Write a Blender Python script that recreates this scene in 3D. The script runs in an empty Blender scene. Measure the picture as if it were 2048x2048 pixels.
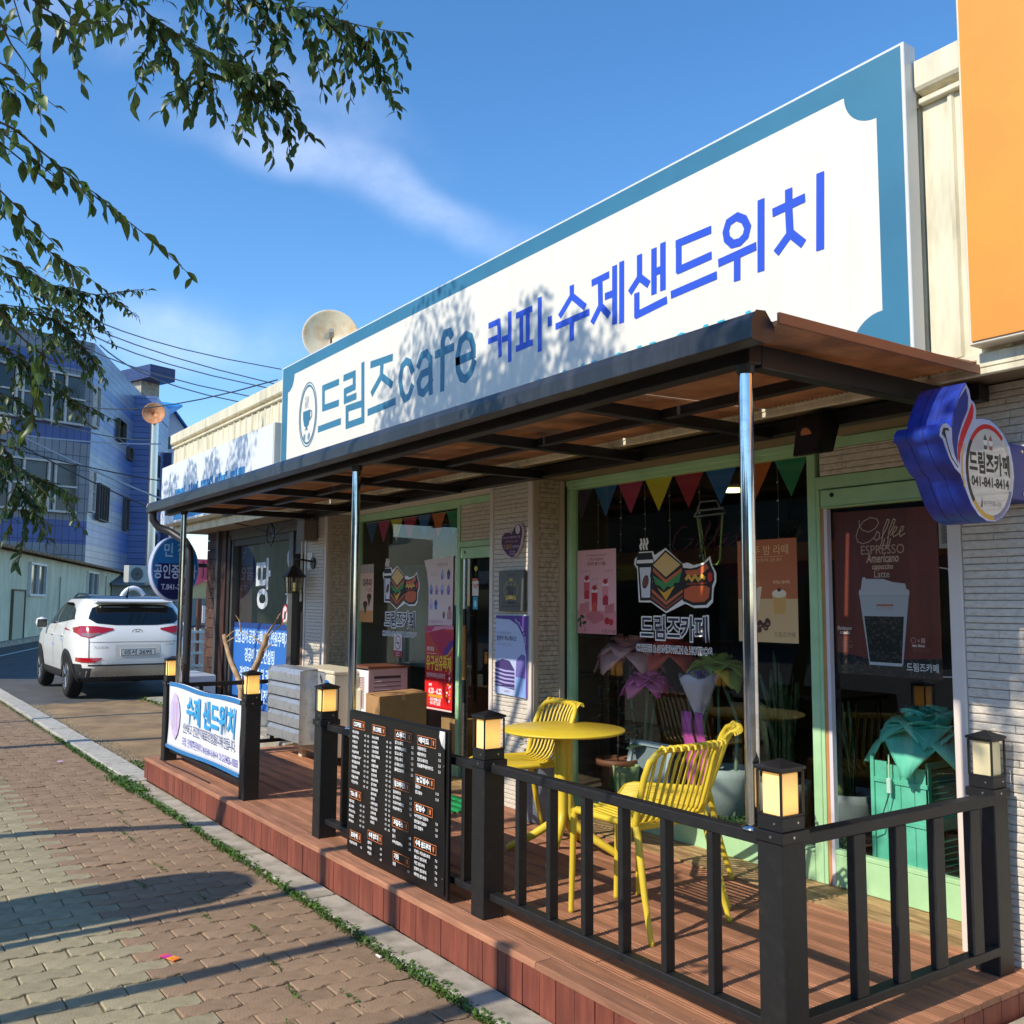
import bpy, bmesh, math, random
from mathutils import Vector, Matrix
random.seed(7)
SC = bpy.context.scene
C = SC.collection
R_ = math.radians

# ------------------------------------------------------------------ camera
cam = bpy.data.cameras.new("camera")
camo = bpy.data.objects.new("camera", cam)
C.objects.link(camo)
cam.sensor_width = 36.0
cam.lens = 33.77
cam.clip_start = 0.05
cam.clip_end = 2000.0
def cam_axes(yaw, pitch, roll):
    cy, sy, cp, sp = math.cos(yaw), math.sin(yaw), math.cos(pitch), math.sin(pitch)
    fw = Vector((-sy*cp, cy*cp, sp)); r0 = Vector((cy, sy, 0.0)); u0 = r0.cross(fw)
    return math.cos(roll)*r0 + math.sin(roll)*u0, -math.sin(roll)*r0 + math.cos(roll)*u0, fw
cr, cu, cw = cam_axes(R_(55.3757), R_(5.4374), R_(0.3185))
mw = Matrix.Identity(4)
for i in range(3):
    mw[i][0], mw[i][1], mw[i][2] = cr[i], cu[i], -cw[i]
mw[2][3] = 1.543
camo.matrix_world = mw
SC.camera = camo

# ------------------------------------------------------------------ world and sun
SUN_EL, SUN_DIR = R_(38.5), Vector((0.045, -1.0, 0.0)).normalized()
W = bpy.data.worlds.new("World")
SC.world = W
W.use_nodes = True
nt = W.node_tree
nt.nodes.clear()
def N(tree, typ, **kw):
    n = tree.nodes.new(typ)
    for k, v in kw.items():
        setattr(n, k, v)
    return n
sky = N(nt, 'ShaderNodeTexSky', sky_type='NISHITA')
sky.sun_disc = False
sky.sun_elevation = SUN_EL
sky.sun_rotation = math.atan2(SUN_DIR.x, SUN_DIR.y)
sky.altitude = 200.0
sky.air_density = 1.0
sky.dust_density = 0.15
sky.ozone_density = 3.2
tc = N(nt, 'ShaderNodeTexCoord')
hs = N(nt, 'ShaderNodeHueSaturation')
hs.inputs['Saturation'].default_value = 1.22
hs.inputs['Value'].default_value = 1.0
nt.links.new(sky.outputs[0], hs.inputs['Color'])
def cloud_band(a, b, width, nscale, amount, prev):
    """thin cirrus streak along the great circle through directions a and b"""
    n = Vector(a).cross(Vector(b)).normalized()
    t = (Vector(b) - Vector(a)).normalized()
    dn = N(nt, 'ShaderNodeVectorMath', operation='DOT_PRODUCT'); dn.inputs[1].default_value = n
    nt.links.new(tc.outputs['Generated'], dn.inputs[0])
    wob = N(nt, 'ShaderNodeTexNoise'); wob.inputs['Scale'].default_value = 3.5; wob.inputs['Detail'].default_value = 3
    nt.links.new(tc.outputs['Generated'], wob.inputs['Vector'])
    w1 = N(nt, 'ShaderNodeMath', operation='MULTIPLY_ADD'); w1.inputs[1].default_value = 0.16; w1.inputs[2].default_value = -0.08
    nt.links.new(wob.outputs[0], w1.inputs[0])
    ad = N(nt, 'ShaderNodeMath', operation='ADD'); nt.links.new(dn.outputs['Value'], ad.inputs[0]); nt.links.new(w1.outputs[0], ad.inputs[1])
    ab = N(nt, 'ShaderNodeMath', operation='ABSOLUTE'); nt.links.new(ad.outputs[0], ab.inputs[0])
    mr = N(nt, 'ShaderNodeMapRange', interpolation_type='SMOOTHERSTEP')
    mr.inputs['From Min'].default_value = width; mr.inputs['From Max'].default_value = 0.0
    nt.links.new(ab.outputs[0], mr.inputs['Value'])
    dt = N(nt, 'ShaderNodeVectorMath', operation='DOT_PRODUCT'); dt.inputs[1].default_value = t
    nt.links.new(tc.outputs['Generated'], dt.inputs[0])
    ta, tb = Vector(a).dot(t), Vector(b).dot(t)
    m1 = N(nt, 'ShaderNodeMapRange', interpolation_type='SMOOTHSTEP')
    m1.inputs['From Min'].default_value = ta - 0.06; m1.inputs['From Max'].default_value = ta + 0.12
    m2 = N(nt, 'ShaderNodeMapRange', interpolation_type='SMOOTHSTEP')
    m2.inputs['From Min'].default_value = tb + 0.10; m2.inputs['From Max'].default_value = tb - 0.08
    nt.links.new(dt.outputs['Value'], m1.inputs['Value']); nt.links.new(dt.outputs['Value'], m2.inputs['Value'])
    mp = N(nt, 'ShaderNodeMapping')
    mp.inputs['Scale'].default_value = (nscale, nscale*1.8, nscale*2.6)
    nt.links.new(tc.outputs['Generated'], mp.inputs['Vector'])
    no = N(nt, 'ShaderNodeTexNoise'); no.inputs['Scale'].default_value = 1.0; no.inputs['Detail'].default_value = 7; no.inputs['Roughness'].default_value = 0.62
    nt.links.new(mp.outputs[0], no.inputs['Vector'])
    nr = N(nt, 'ShaderNodeMapRange'); nr.inputs['From Min'].default_value = 0.3; nr.inputs['From Max'].default_value = 0.72
    nt.links.new(no.outputs[0], nr.inputs['Value'])
    cur = mr.outputs[0]
    for o in (m1.outputs[0], m2.outputs[0], nr.outputs[0]):
        mu = N(nt, 'ShaderNodeMath', operation='MULTIPLY'); nt.links.new(cur, mu.inputs[0]); nt.links.new(o, mu.inputs[1]); cur = mu.outputs[0]
    mu = N(nt, 'ShaderNodeMath', operation='MULTIPLY'); mu.inputs[1].default_value = amount; nt.links.new(cur, mu.inputs[0])
    mx = N(nt, 'ShaderNodeMix', data_type='RGBA')
    nt.links.new(mu.outputs[0], mx.inputs['Factor']); nt.links.new(prev, mx.inputs['A'])
    mx.inputs['B'].default_value = (5.6, 6.0, 7.4, 1)
    return mx.outputs['Result']
c = cloud_band((-0.868, 0.222, 0.443), (-0.759, 0.538, 0.367), 0.04, 3.2, 0.38, hs.outputs[0])
c = cloud_band((-0.948, 0.147, 0.281), (-0.908, 0.344, 0.241), 0.06, 3.0, 0.35, c)
c = cloud_band((-0.95, 0.10, 0.60), (-0.80, 0.42, 0.44), 0.05, 3.5, 0.18, c)
bg = N(nt, 'ShaderNodeBackground'); bg.inputs['Strength'].default_value = 0.15
wo = N(nt, 'ShaderNodeOutputWorld')
nt.links.new(c, bg.inputs[0]); nt.links.new(bg.outputs[0], wo.inputs[0])

sl = bpy.data.lights.new("sun", 'SUN')
sl.energy = 3.0
sl.angle = R_(0.53)
sl.color = (1.0, 0.91, 0.76)
so = bpy.data.objects.new("sun", sl)
C.objects.link(so)
sdir = Vector((SUN_DIR.x*math.cos(SUN_EL), SUN_DIR.y*math.cos(SUN_EL), math.sin(SUN_EL)))
so.rotation_euler = sdir.to_track_quat('Z', 'Y').to_euler()
so.location = (0, -10, 20)
SC.view_settings.view_transform = 'Standard'
SC.view_settings.look = 'None'
SC.view_settings.exposure = 0.66
SC.view_settings.gamma = 1.0
SC.view_settings.use_curve_mapping = False

# ------------------------------------------------------------------ materials
def s2l(v):
    return v/12.92 if v <= 0.04045 else ((v + 0.055)/1.055)**2.4
def hx(h):
    h = h.lstrip('#')
    return tuple(s2l(int(h[i:i+2], 16)/255) for i in (0, 2, 4))
MATS = {}
def mat(name, col, rough=0.5, metal=0.0, var=0.0, vscale=6.0, bump=0.0, bscale=40.0, spec=0.5, emit=None, es=0.0,
        objvar=0.0, col2=None, stretch=(1, 1, 1), coat=0.0, detail=6.0, thr=(0.4, 0.62), trans=0.0, sss=0.0):
    """principled material: base colour varied by noise (towards col2) and per object, plus fine bump"""
    if name in MATS:
        return MATS[name]
    if isinstance(col, str): col = hx(col)
    if isinstance(col2, str): col2 = hx(col2)
    m = bpy.data.materials.new(name); m.use_nodes = True
    t = m.node_tree; b = t.nodes['Principled BSDF']
    b.inputs['Roughness'].default_value = rough
    b.inputs['Metallic'].default_value = metal
    b.inputs['Specular IOR Level'].default_value = spec
    b.inputs['Coat Weight'].default_value = coat
    b.inputs['Base Color'].default_value = (*col, 1)
    cur = None
    tcn = N(t, 'ShaderNodeTexCoord'); mp = N(t, 'ShaderNodeMapping'); mp.inputs['Scale'].default_value = stretch
    t.links.new(tcn.outputs['Object'], mp.inputs['Vector'])
    if var > 0 or col2:
        no = N(t, 'ShaderNodeTexNoise'); no.inputs['Scale'].default_value = vscale; no.inputs['Detail'].default_value = detail; no.inputs['Roughness'].default_value = 0.62
        t.links.new(mp.outputs[0], no.inputs['Vector'])
        mr = N(t, 'ShaderNodeMapRange'); mr.inputs['From Min'].default_value = thr[0]; mr.inputs['From Max'].default_value = thr[1]
        t.links.new(no.outputs[0], mr.inputs['Value'])
        mx = N(t, 'ShaderNodeMix', data_type='RGBA')
        t.links.new(mr.outputs[0], mx.inputs['Factor'])
        c2 = col2 if col2 else tuple(x*(1 - var) for x in col)
        mx.inputs['A'].default_value = (*col, 1); mx.inputs['B'].default_value = (*c2, 1)
        cur = mx.outputs['Result']
    if objvar > 0:
        oi = N(t, 'ShaderNodeObjectInfo'); h = N(t, 'ShaderNodeHueSaturation')
        mr2 = N(t, 'ShaderNodeMapRange'); mr2.inputs['To Min'].default_value = 1 - objvar; mr2.inputs['To Max'].default_value = 1 + objvar
        t.links.new(oi.outputs['Random'], mr2.inputs['Value']); t.links.new(mr2.outputs[0], h.inputs['Value'])
        if cur: t.links.new(cur, h.inputs['Color'])
        else: h.inputs['Color'].default_value = (*col, 1)
        cur = h.outputs[0]
    if cur: t.links.new(cur, b.inputs['Base Color'])
    if bump > 0:
        nb = N(t, 'ShaderNodeTexNoise'); nb.inputs['Scale'].default_value = bscale; nb.inputs['Detail'].default_value = 5
        t.links.new(mp.outputs[0], nb.inputs['Vector'])
        bp = N(t, 'ShaderNodeBump'); bp.inputs['Strength'].default_value = bump; bp.inputs['Distance'].default_value = 0.004
        t.links.new(nb.outputs[0], bp.inputs['Height']); t.links.new(bp.outputs[0], b.inputs['Normal'])
        rr = N(t, 'ShaderNodeMapRange'); rr.inputs['To Min'].default_value = max(0.02, rough - 0.08); rr.inputs['To Max'].default_value = min(1, rough + 0.1)
        t.links.new(nb.outputs[0], rr.inputs['Value']); t.links.new(rr.outputs[0], b.inputs['Roughness'])
    if emit:
        if isinstance(emit, str): emit = hx(emit)
        b.inputs['Emission Color'].default_value = (*emit, 1); b.inputs['Emission Strength'].default_value = es
    if trans > 0:
        tr = N(t, 'ShaderNodeBsdfTranslucent'); ms = N(t, 'ShaderNodeMixShader'); ms.inputs[0].default_value = trans
        if cur: t.links.new(cur, tr.inputs[0])
        else: tr.inputs[0].default_value = (*col, 1)
        t.links.new(b.outputs[0], ms.inputs[1]); t.links.new(tr.outputs[0], ms.inputs[2])
        t.links.new(ms.outputs[0], t.nodes['Material Output'].inputs[0])
    MATS[name] = m
    return m
def glass(name, tint=(0.86, 0.92, 0.9), ior=1.5, rough=0.0, gain=1.0):
    m = bpy.data.materials.new(name); m.use_nodes = True; t = m.node_tree; t.nodes.clear()
    f = N(t, 'ShaderNodeFresnel'); f.inputs['IOR'].default_value = ior
    g = N(t, 'ShaderNodeBsdfGlossy'); g.inputs['Roughness'].default_value = rough
    g.inputs['Color'].default_value = (gain, gain, gain, 1)
    tr = N(t, 'ShaderNodeBsdfTransparent'); tr.inputs[0].default_value = (*tint, 1)
    ms = N(t, 'ShaderNodeMixShader'); o = N(t, 'ShaderNodeOutputMaterial')
    ge = N(t, 'ShaderNodeNewGeometry'); iv = N(t, 'ShaderNodeMath', operation='SUBTRACT'); iv.inputs[0].default_value = 1.0
    t.links.new(ge.outputs['Backfacing'], iv.inputs[1]); mu = N(t, 'ShaderNodeMath', operation='MULTIPLY')
    t.links.new(f.outputs[0], mu.inputs[0]); t.links.new(iv.outputs[0], mu.inputs[1])
    t.links.new(mu.outputs[0], ms.inputs[0]); t.links.new(tr.outputs[0], ms.inputs[1]); t.links.new(g.outputs[0], ms.inputs[2]); t.links.new(ms.outputs[0], o.inputs[0])
    MATS[name] = m
    return m
GLASS = glass('window_glass', (0.93, 0.96, 0.95), 1.5, 0.0, 1.0)
M = mat
black_metal = M('black_metal', (0.010, 0.010, 0.011), 0.42, 0.0, col2=(0.016, 0.015, 0.014), vscale=9, bump=0.15, bscale=260, thr=(0.5, 0.75))
dusty_black = M('dusty_black', (0.011, 0.011, 0.0115), 0.5, col2=(0.02, 0.019, 0.017), vscale=22, bump=0.2, bscale=200, thr=(0.5, 0.72))
canopy_black = M('canopy_black', (0.008, 0.008, 0.009), 0.4, col2=(0.014, 0.014, 0.016), vscale=4, bump=0.1, bscale=120)
gutter_grey = M('gutter_grey', (0.022, 0.023, 0.027), 0.36, col2=(0.045, 0.046, 0.052), vscale=5, stretch=(3, 1, 0.5), bump=0.1, bscale=150, thr=(0.48, 0.7))
chrome = M('chrome', (0.66, 0.66, 0.66), 0.09, 1.0, col2=(0.45, 0.44, 0.42), vscale=12, thr=(0.5, 0.75))
steel = M('steel', (0.55, 0.55, 0.55), 0.28, 1.0, bump=0.05, bscale=80)
screw_m = M('screw_metal', (0.6, 0.58, 0.55), 0.35, 1.0)
deck_top = M('deck_board_wood', '#b37c5c', 0.68, col2='#855a43', vscale=3.5, stretch=(1, 9, 9), bump=0.35, bscale=60, objvar=0.2, thr=(0.32, 0.72))
deck_skirt = M('deck_skirt_wood', '#8f4c39', 0.58, col2='#633026', vscale=3.5, stretch=(9, 9, 1), bump=0.35, bscale=70, objvar=0.18, thr=(0.3, 0.75))
raw_wood = M('raw_wood', '#c3a072', 0.65, col2='#8d6d48', vscale=3, stretch=(1.5, 10, 10), bump=0.3, bscale=50, objvar=0.06)
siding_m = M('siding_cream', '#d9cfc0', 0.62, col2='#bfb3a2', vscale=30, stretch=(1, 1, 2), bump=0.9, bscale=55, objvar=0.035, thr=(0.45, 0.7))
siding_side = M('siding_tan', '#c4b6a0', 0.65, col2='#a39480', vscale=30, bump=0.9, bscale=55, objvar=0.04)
joint_m = M('siding_joint', '#7d7263', 0.9)
trim_cream = M('trim_cream', '#e3d6cb', 0.45, var=0.06, vscale=3, bump=0.05, bscale=60)
trim_tan = M('trim_tan', '#bba994', 0.5, var=0.06, vscale=4)
green_frame = M('green_frame', '#b3dcab', 0.42, col2='#9fcb98', vscale=5, bump=0.08, bscale=150, thr=(0.35, 0.7))
panel_cream = M('panel_cream', '#e2d9bd', 0.5, col2='#b9b096', vscale=4, stretch=(3, 3, 0.6), thr=(0.45, 0.75), bump=0.05)
soffit_m = M('soffit_tan', '#8d7b62', 0.7, var=0.15, vscale=5)
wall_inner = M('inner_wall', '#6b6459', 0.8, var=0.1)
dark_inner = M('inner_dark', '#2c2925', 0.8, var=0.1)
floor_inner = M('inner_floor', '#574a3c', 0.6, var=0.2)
asphalt = M('asphalt', (0.10, 0.098, 0.094), 0.85, col2=(0.055, 0.055, 0.055), vscale=2.2, bump=0.8, bscale=120, detail=12, thr=(0.35, 0.7))
concrete_pale = M('concrete_pale', '#b3ab99', 0.8, col2='#8d8574', vscale=5, bump=0.5, bscale=90, detail=10, objvar=0.05)
kerb_m = M('kerb_granite', '#bcb7ab', 0.75, col2='#a09b90', vscale=18, bump=0.4, bscale=130, detail=10, objvar=0.06)
apron_m = M('apron_concrete', '#a1855f', 0.85, col2='#755f44', vscale=2.2, bump=0.9, bscale=60, detail=12, thr=(0.35, 0.68))
paver_red = M('paver_red', '#9c8166', 0.88, col2='#80684f', vscale=7, bump=0.8, bscale=110, objvar=0.10, detail=12, thr=(0.38, 0.66))
paver_grey = M('paver_grey', '#a89c7c', 0.88, col2='#8b8063', vscale=7, bump=0.8, bscale=110, objvar=0.08, detail=12, thr=(0.38, 0.66))
sand_m = M('joint_sand', '#7d6a4e', 0.95, col2='#5d4f33', vscale=9, bump=0.8, bscale=70)
yellow = M('chair_yellow', '#e2c63e', 0.38, col2='#d8ba34', vscale=5, bump=0.06, bscale=160, spec=0.5)
lamp_lit = M('lamp_shade_lit', '#e6cf95', 0.4, emit='#ffb648', es=0.62)
def lampmat():
    m = MATS['lamp_shade_lit']; t = m.node_tree; b = t.nodes['Principled BSDF']
    tcn = N(t, 'ShaderNodeTexCoord'); sp = N(t, 'ShaderNodeSeparateXYZ'); t.links.new(tcn.outputs['Object'], sp.inputs[0])
    # the bulb sits in the lower middle of the shade, so the glow falls off above and below it
    su = N(t, 'ShaderNodeMath', operation='SUBTRACT'); su.inputs[1].default_value = 0.762; t.links.new(sp.outputs[2], su.inputs[0])
    ab = N(t, 'ShaderNodeMath', operation='ABSOLUTE'); t.links.new(su.outputs[0], ab.inputs[0])
    mr = N(t, 'ShaderNodeMapRange', interpolation_type='SMOOTHSTEP'); mr.inputs['From Min'].default_value = 0.0; mr.inputs['From Max'].default_value = 0.09
    mr.inputs['To Min'].default_value = 0.72; mr.inputs['To Max'].default_value = 0.36
    t.links.new(ab.outputs[0], mr.inputs['Value']); t.links.new(mr.outputs[0], b.inputs['Emission Strength'])
lampmat()
lamp_off = M('lamp_shade_unlit_glow', '#d9cda4', 0.4, emit='#ffdf9a', es=0.08)  # lamp is off; a faint warm glow is put into its shade
wood_dark = M('wood_dark', '#4b2c20', 0.55, col2='#2f1b14', vscale=5, stretch=(6, 6, 1), bump=0.3, bscale=60)
kraft = M('kraft_card', '#b98d5c', 0.75, col2='#a97f50', vscale=4, bump=0.1, bscale=60)
white_pl = M('white_plastic', '#ececea', 0.4, var=0.04)
beige_pl = M('beige_enamel', '#ddd3b8', 0.45, var=0.06, vscale=4)
silver_pl = M('louvre_silver', '#b9bdc2', 0.3, 0.5, col2='#8f9398', vscale=20, thr=(0.5, 0.8))
leaf_m = M('leaf', (0.085, 0.15, 0.026), 0.42, col2=(0.05, 0.10, 0.02), vscale=4, objvar=0.35, trans=0.28)
leaf_mass_m = M('leaf_mass', (0.07, 0.125, 0.024), 0.45, col2=(0.032, 0.07, 0.016), vscale=2.5, trans=0.28, thr=(0.4, 0.6))
bark = M('bark', '#5b4a38', 0.9, col2='#3d3126', vscale=9, stretch=(3, 3, 1), bump=0.9, bscale=40)
grass_m = M('weed_green', (0.10, 0.20, 0.025), 0.6, col2=(0.055, 0.12, 0.02), vscale=9, trans=0.25)
plant_m = M('plant_green', (0.055, 0.11, 0.03), 0.45, col2=(0.10, 0.16, 0.03), vscale=9, trans=0.15)

# ------------------------------------------------------------------ mesh builder
class MB:
    def __init__(s):
        s.v, s.f, s.m, s.sm = [], [], [], []
    def add(s, vs, fs, mi=0, smooth=False):
        k = len(s.v); s.v += [tuple(v) for v in vs]
        for f in fs:
            s.f.append([i + k for i in f]); s.m.append(mi); s.sm.append(smooth)
        return s
    def box(s, x0, x1, y0, y1, z0, z1, mi=0):
        return s.add([(x0, y0, z0), (x1, y0, z0), (x1, y1, z0), (x0, y1, z0), (x0, y0, z1), (x1, y0, z1), (x1, y1, z1), (x0, y1, z1)],
                     [(3, 2, 1, 0), (4, 5, 6, 7), (0, 1, 5, 4), (1, 2, 6, 5), (2, 3, 7, 6), (3, 0, 4, 7)], mi)
    def prism(s, poly, y0, y1, mi=0, plane='xz', smooth=False):
        """poly in a plane, extruded between y0 and y1 along the plane's normal axis"""
        n = len(poly)
        def P(a, b, h):
            return (a, h, b) if plane == 'xz' else ((h, a, b) if plane == 'yz' else (a, b, h))
        vs = [P(a, b, y0) for a, b in poly] + [P(a, b, y1) for a, b in poly]
        s.add(vs, [list(range(n)), list(range(2*n - 1, n - 1, -1))], mi)
        s.add(vs, [(i, (i + 1) % n, n + (i + 1) % n, n + i) for i in range(n)], mi, smooth)
        return s
    def tube(s, path, r, n=8, mi=0, caps=True, flat=1.0, up=None):
        """tube along a path; r may be a list; flat squeezes the second axis"""
        P = [Vector(p) for p in path]; rs = r if isinstance(r, (list, tuple)) else [r]*len(P)
        vs = []; ref = None
        for i, p in enumerate(P):
            t = (P[min(i + 1, len(P) - 1)] - P[max(i - 1, 0)])
            t = t.normalized() if t.length > 1e-9 else Vector((0, 0, 1))
            if ref is None:
                a = Vector(up) if up else (Vector((0, 0, 1)) if abs(t.z) < 0.9 else Vector((1, 0, 0)))
                ref = (a - t*a.dot(t)).normalized()
            else:
                ref = (ref - t*ref.dot(t)).normalized()
            b = t.cross(ref)
            for k in range(n):
                an = 2*math.pi*(k + 0.5)/n
                vs.append(p + (ref*math.cos(an)*flat + b*math.sin(an))*rs[i])
        L = len(P); fs = []
        for i in range(L - 1):
            for k in range(n):
                fs.append((i*n + k, i*n + (k + 1) % n, (i + 1)*n + (k + 1) % n, (i + 1)*n + k))
        s.add(vs, fs, mi, n > 5)
        if caps:
            s.add(vs[:n], [list(range(n - 1, -1, -1))], mi); s.add(vs[-n:], [list(range(n))], mi)
        return s
    def lathe(s, prof, cx=0, cy=0, n=24, mi=0, smooth=True, z0=0.0):
        vs = []
        for r, z in prof:
            for k in range(n):
                a = 2*math.pi*k/n; vs.append((cx + r*math.cos(a), cy + r*math.sin(a), z0 + z))
        fs = []
        for i in range(len(prof) - 1):
            for k in range(n):
                fs.append((i*n + k, i*n + (k + 1) % n, (i + 1)*n + (k + 1) % n, (i + 1)*n + k))
        return s.add(vs, fs, mi, smooth)
    def xf(s, mtx):
        s.v = [tuple(mtx @ Vector(v)) for v in s.v]; return s
    def grid(s, fn, nu, nv, mi=0, smooth=True):
        vs = [fn(i/nu, j/nv) for j in range(nv + 1) for i in range(nu + 1)]
        fs = [(j*(nu + 1) + i, j*(nu + 1) + i + 1, (j + 1)*(nu + 1) + i + 1, (j + 1)*(nu + 1) + i) for j in range(nv) for i in range(nu)]
        return s.add(vs, fs, mi, smooth)
    def mesh(s, name, mats, off=Vector((0, 0, 0))):
        me = bpy.data.meshes.new(name)
        me.from_pydata([(a - off.x, b - off.y, c_ - off.z) for a, b, c_ in s.v], [], s.f)
        for m in (mats if isinstance(mats, (list, tuple)) else [mats]): me.materials.append(m)
        me.polygons.foreach_set('material_index', s.m); me.polygons.foreach_set('use_smooth', s.sm)
        me.update()
        return me
    def build(s, name, mats, parent=None, bevel=0.0, seg=1, kind=None, local=False, solid=0.0, fix=False):
        off = Vector((0, 0, 0))
        p = parent
        if not local:
            while p is not None:
                off = off + p.location; p = p.parent
        me = s.mesh(name, mats, off)
        if fix:
            bm = bmesh.new(); bm.from_mesh(me); bmesh.ops.recalc_face_normals(bm, faces=bm.faces); bm.to_mesh(me); bm.free()
        o = bpy.data.objects.new(name, me); C.objects.link(o)
        o.parent = parent
        if bevel > 0:
            b = o.modifiers.new('bevel', 'BEVEL'); b.width = bevel; b.segments = seg; b.limit_method = 'ANGLE'; b.angle_limit = R_(40)
        if solid:
            q = o.modifiers.new('solid', 'SOLIDIFY'); q.thickness = solid; q.offset = 0
        if kind: o['kind'] = kind
        return o
def tag(o, label, cat=None, group=None, kind=None):
    o['label'] = label
    if cat: o['category'] = cat
    if group: o['group'] = group
    if kind: o['kind'] = kind
    return o
def thing(name, label, cat, loc=(0, 0, 0), rz=0.0, group=None):
    o = bpy.data.objects.new(name, None); C.objects.link(o)
    o.empty_display_size = 0.1
    o.location = loc; o.rotation_euler = (0, 0, rz)
    return tag(o, label, cat, group)
def copy_tree(o, parent=None):
    c_ = o.copy(); C.objects.link(c_)
    if parent is not None: c_.parent = parent
    for ch in list(o.children):
        copy_tree(ch, c_)
    return c_
def bx(name, x0, x1, y0, y1, z0, z1, m, parent=None, bevel=0.003, kind=None):
    return MB().box(min(x0, x1), max(x0, x1), min(y0, y1), max(y0, y1), z0, z1).build(name, m, parent, bevel, kind=kind)

# ------------------------------------------------------------------ flat print on a surface
CM = {}
def pm(h, rough=0.55, em=0.0):
    k = (h, rough, em)
    if k not in CM:
        CM[k] = mat('print_' + h.strip('#') + ('' if rough == 0.55 else '_r%d' % int(rough*100)) + ('' if not em else '_e'), h, rough, emit=h if em else None, es=em)
    return CM[k]
TXC = bpy.data.curves.new('lettering', 'FONT'); TXO = bpy.data.objects.new('lettering', TXC)
class Print:
    """ink layers laid on a flat carrier: origin o, axes u and v, normal n"""
    def __init__(s, o, u=(1, 0, 0), v=(0, 0, 1), n=(0, -1, 0), step=0.0006, parent=None):
        step = step*0.06 if step < .0015 else step*.5
        s.o, s.u, s.v, s.n = Vector(o), Vector(u), Vector(v), Vector(n)
        s.step = step; s.mb = MB(); s.mats = []; s.k = 1; s.parent = parent; s.flip = s.u.cross(s.v).dot(s.n) < 0; s.tx = 0
    def mi(s, m):
        if isinstance(m, str): m = pm(m)
        if m not in s.mats: s.mats.append(m)
        return s.mats.index(m)
    def P(s, a, b, h=None):
        return s.o + s.u*a + s.v*b + s.n*(s.step*s.k if h is None else h)
    def poly(s, pts, m, hold=False):
        f = list(range(len(pts)))
        s.mb.add([s.P(a, b) for a, b in pts], [f], s.mi(m))
        if not hold: s.k += 1
        return s
    def rect(s, a0, b0, a1, b1, m):
        return s.poly([(a0, b0), (a1, b0), (a1, b1), (a0, b1)], m)
    def ell(s, a, b, ra, rb, m, n=20, rot=0.0, t0=0.0, t1=2*math.pi):
        full = abs(t1 - t0 - 2*math.pi) < 1e-6
        pts = []
        for i in range(n if full else n + 1):
            t = t0 + (t1 - t0)*i/n; x, y = ra*math.cos(t), rb*math.sin(t)
            pts.append((a + x*math.cos(rot) - y*math.sin(rot), b + x*math.sin(rot) + y*math.cos(rot)))
        return s.poly(pts, m)
    def line(s, pts, w, m, closed=False, ext=0.0):
        P = [Vector((a, b)) for a, b in pts]
        if ext and not closed:
            P[0] = P[0] + (P[0] - P[1]).normalized()*ext; P[-1] = P[-1] + (P[-1] - P[-2]).normalized()*ext
        n = len(P); vs = []
        for i in range(n):
            d0 = P[i] - P[i - 1] if (i > 0 or closed) else None
            d1 = P[(i + 1) % n] - P[i] if (i < n - 1 or closed) else None
            if d0 is None: d0 = d1
            if d1 is None: d1 = d0
            if d0.length < 1e-9: d0 = d1
            if d1.length < 1e-9: d1 = d0
            d0 = d0.normalized(); d1 = d1.normalized()
            n0 = Vector((-d0.y, d0.x)); n1 = Vector((-d1.y, d1.x)); nm = n0 + n1
            nm = nm.normalized() if nm.length > 1e-6 else n0
            k = w/2/max(0.45, nm.dot(n0))
            vs.append(P[i] + nm*k); vs.append(P[i] - nm*k)
        fs = [(2*i, 2*i + 1, 2*i + 3, 2*i + 2) for i in range(n - 1)]
        if closed: fs.append((2*n - 2, 2*n - 1, 1, 0))
        s.mb.add([s.P(q.x, q.y) for q in vs], fs, s.mi(m)); s.k += 1
        return s
    def text(s, txt, a, b, h, m, bold=0.0, align='LEFT', sx=1.0, line=1.0, shear=0.0, width=None, hold=False):
        """lettering whose capital height is about 0.72 h, baseline at b"""
        cu_ = TXC; cu_.body = txt; cu_.size = h; cu_.align_x = align
        cu_.space_line = line; cu_.shear = shear; cu_.offset = bold; cu_.resolution_u = 3
        me = TXO.to_mesh()
        vs = [v.co.copy() for v in me.vertices]; fs = [list(q.vertices) for q in me.polygons]
        TXO.to_mesh_clear()
        if not vs: return s
        if width:
            x0, x1 = min(v.x for v in vs), max(v.x for v in vs); k = width/max(1e-6, x1 - x0)
            base = {'LEFT': x0, 'CENTER': (x0 + x1)/2, 'RIGHT': x1}[align]
            vs = [Vector(((v.x - base)*k, v.y, 0)) for v in vs]; sx = 1
        s.mb.add([s.P(a + v.x*sx, b + v.y) for v in vs], fs, s.mi(m))
        if not hold: s.k += 1
        return s
    def done(s, name='print'):
        return s.mb.build(name, s.mats, s.parent)

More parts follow.
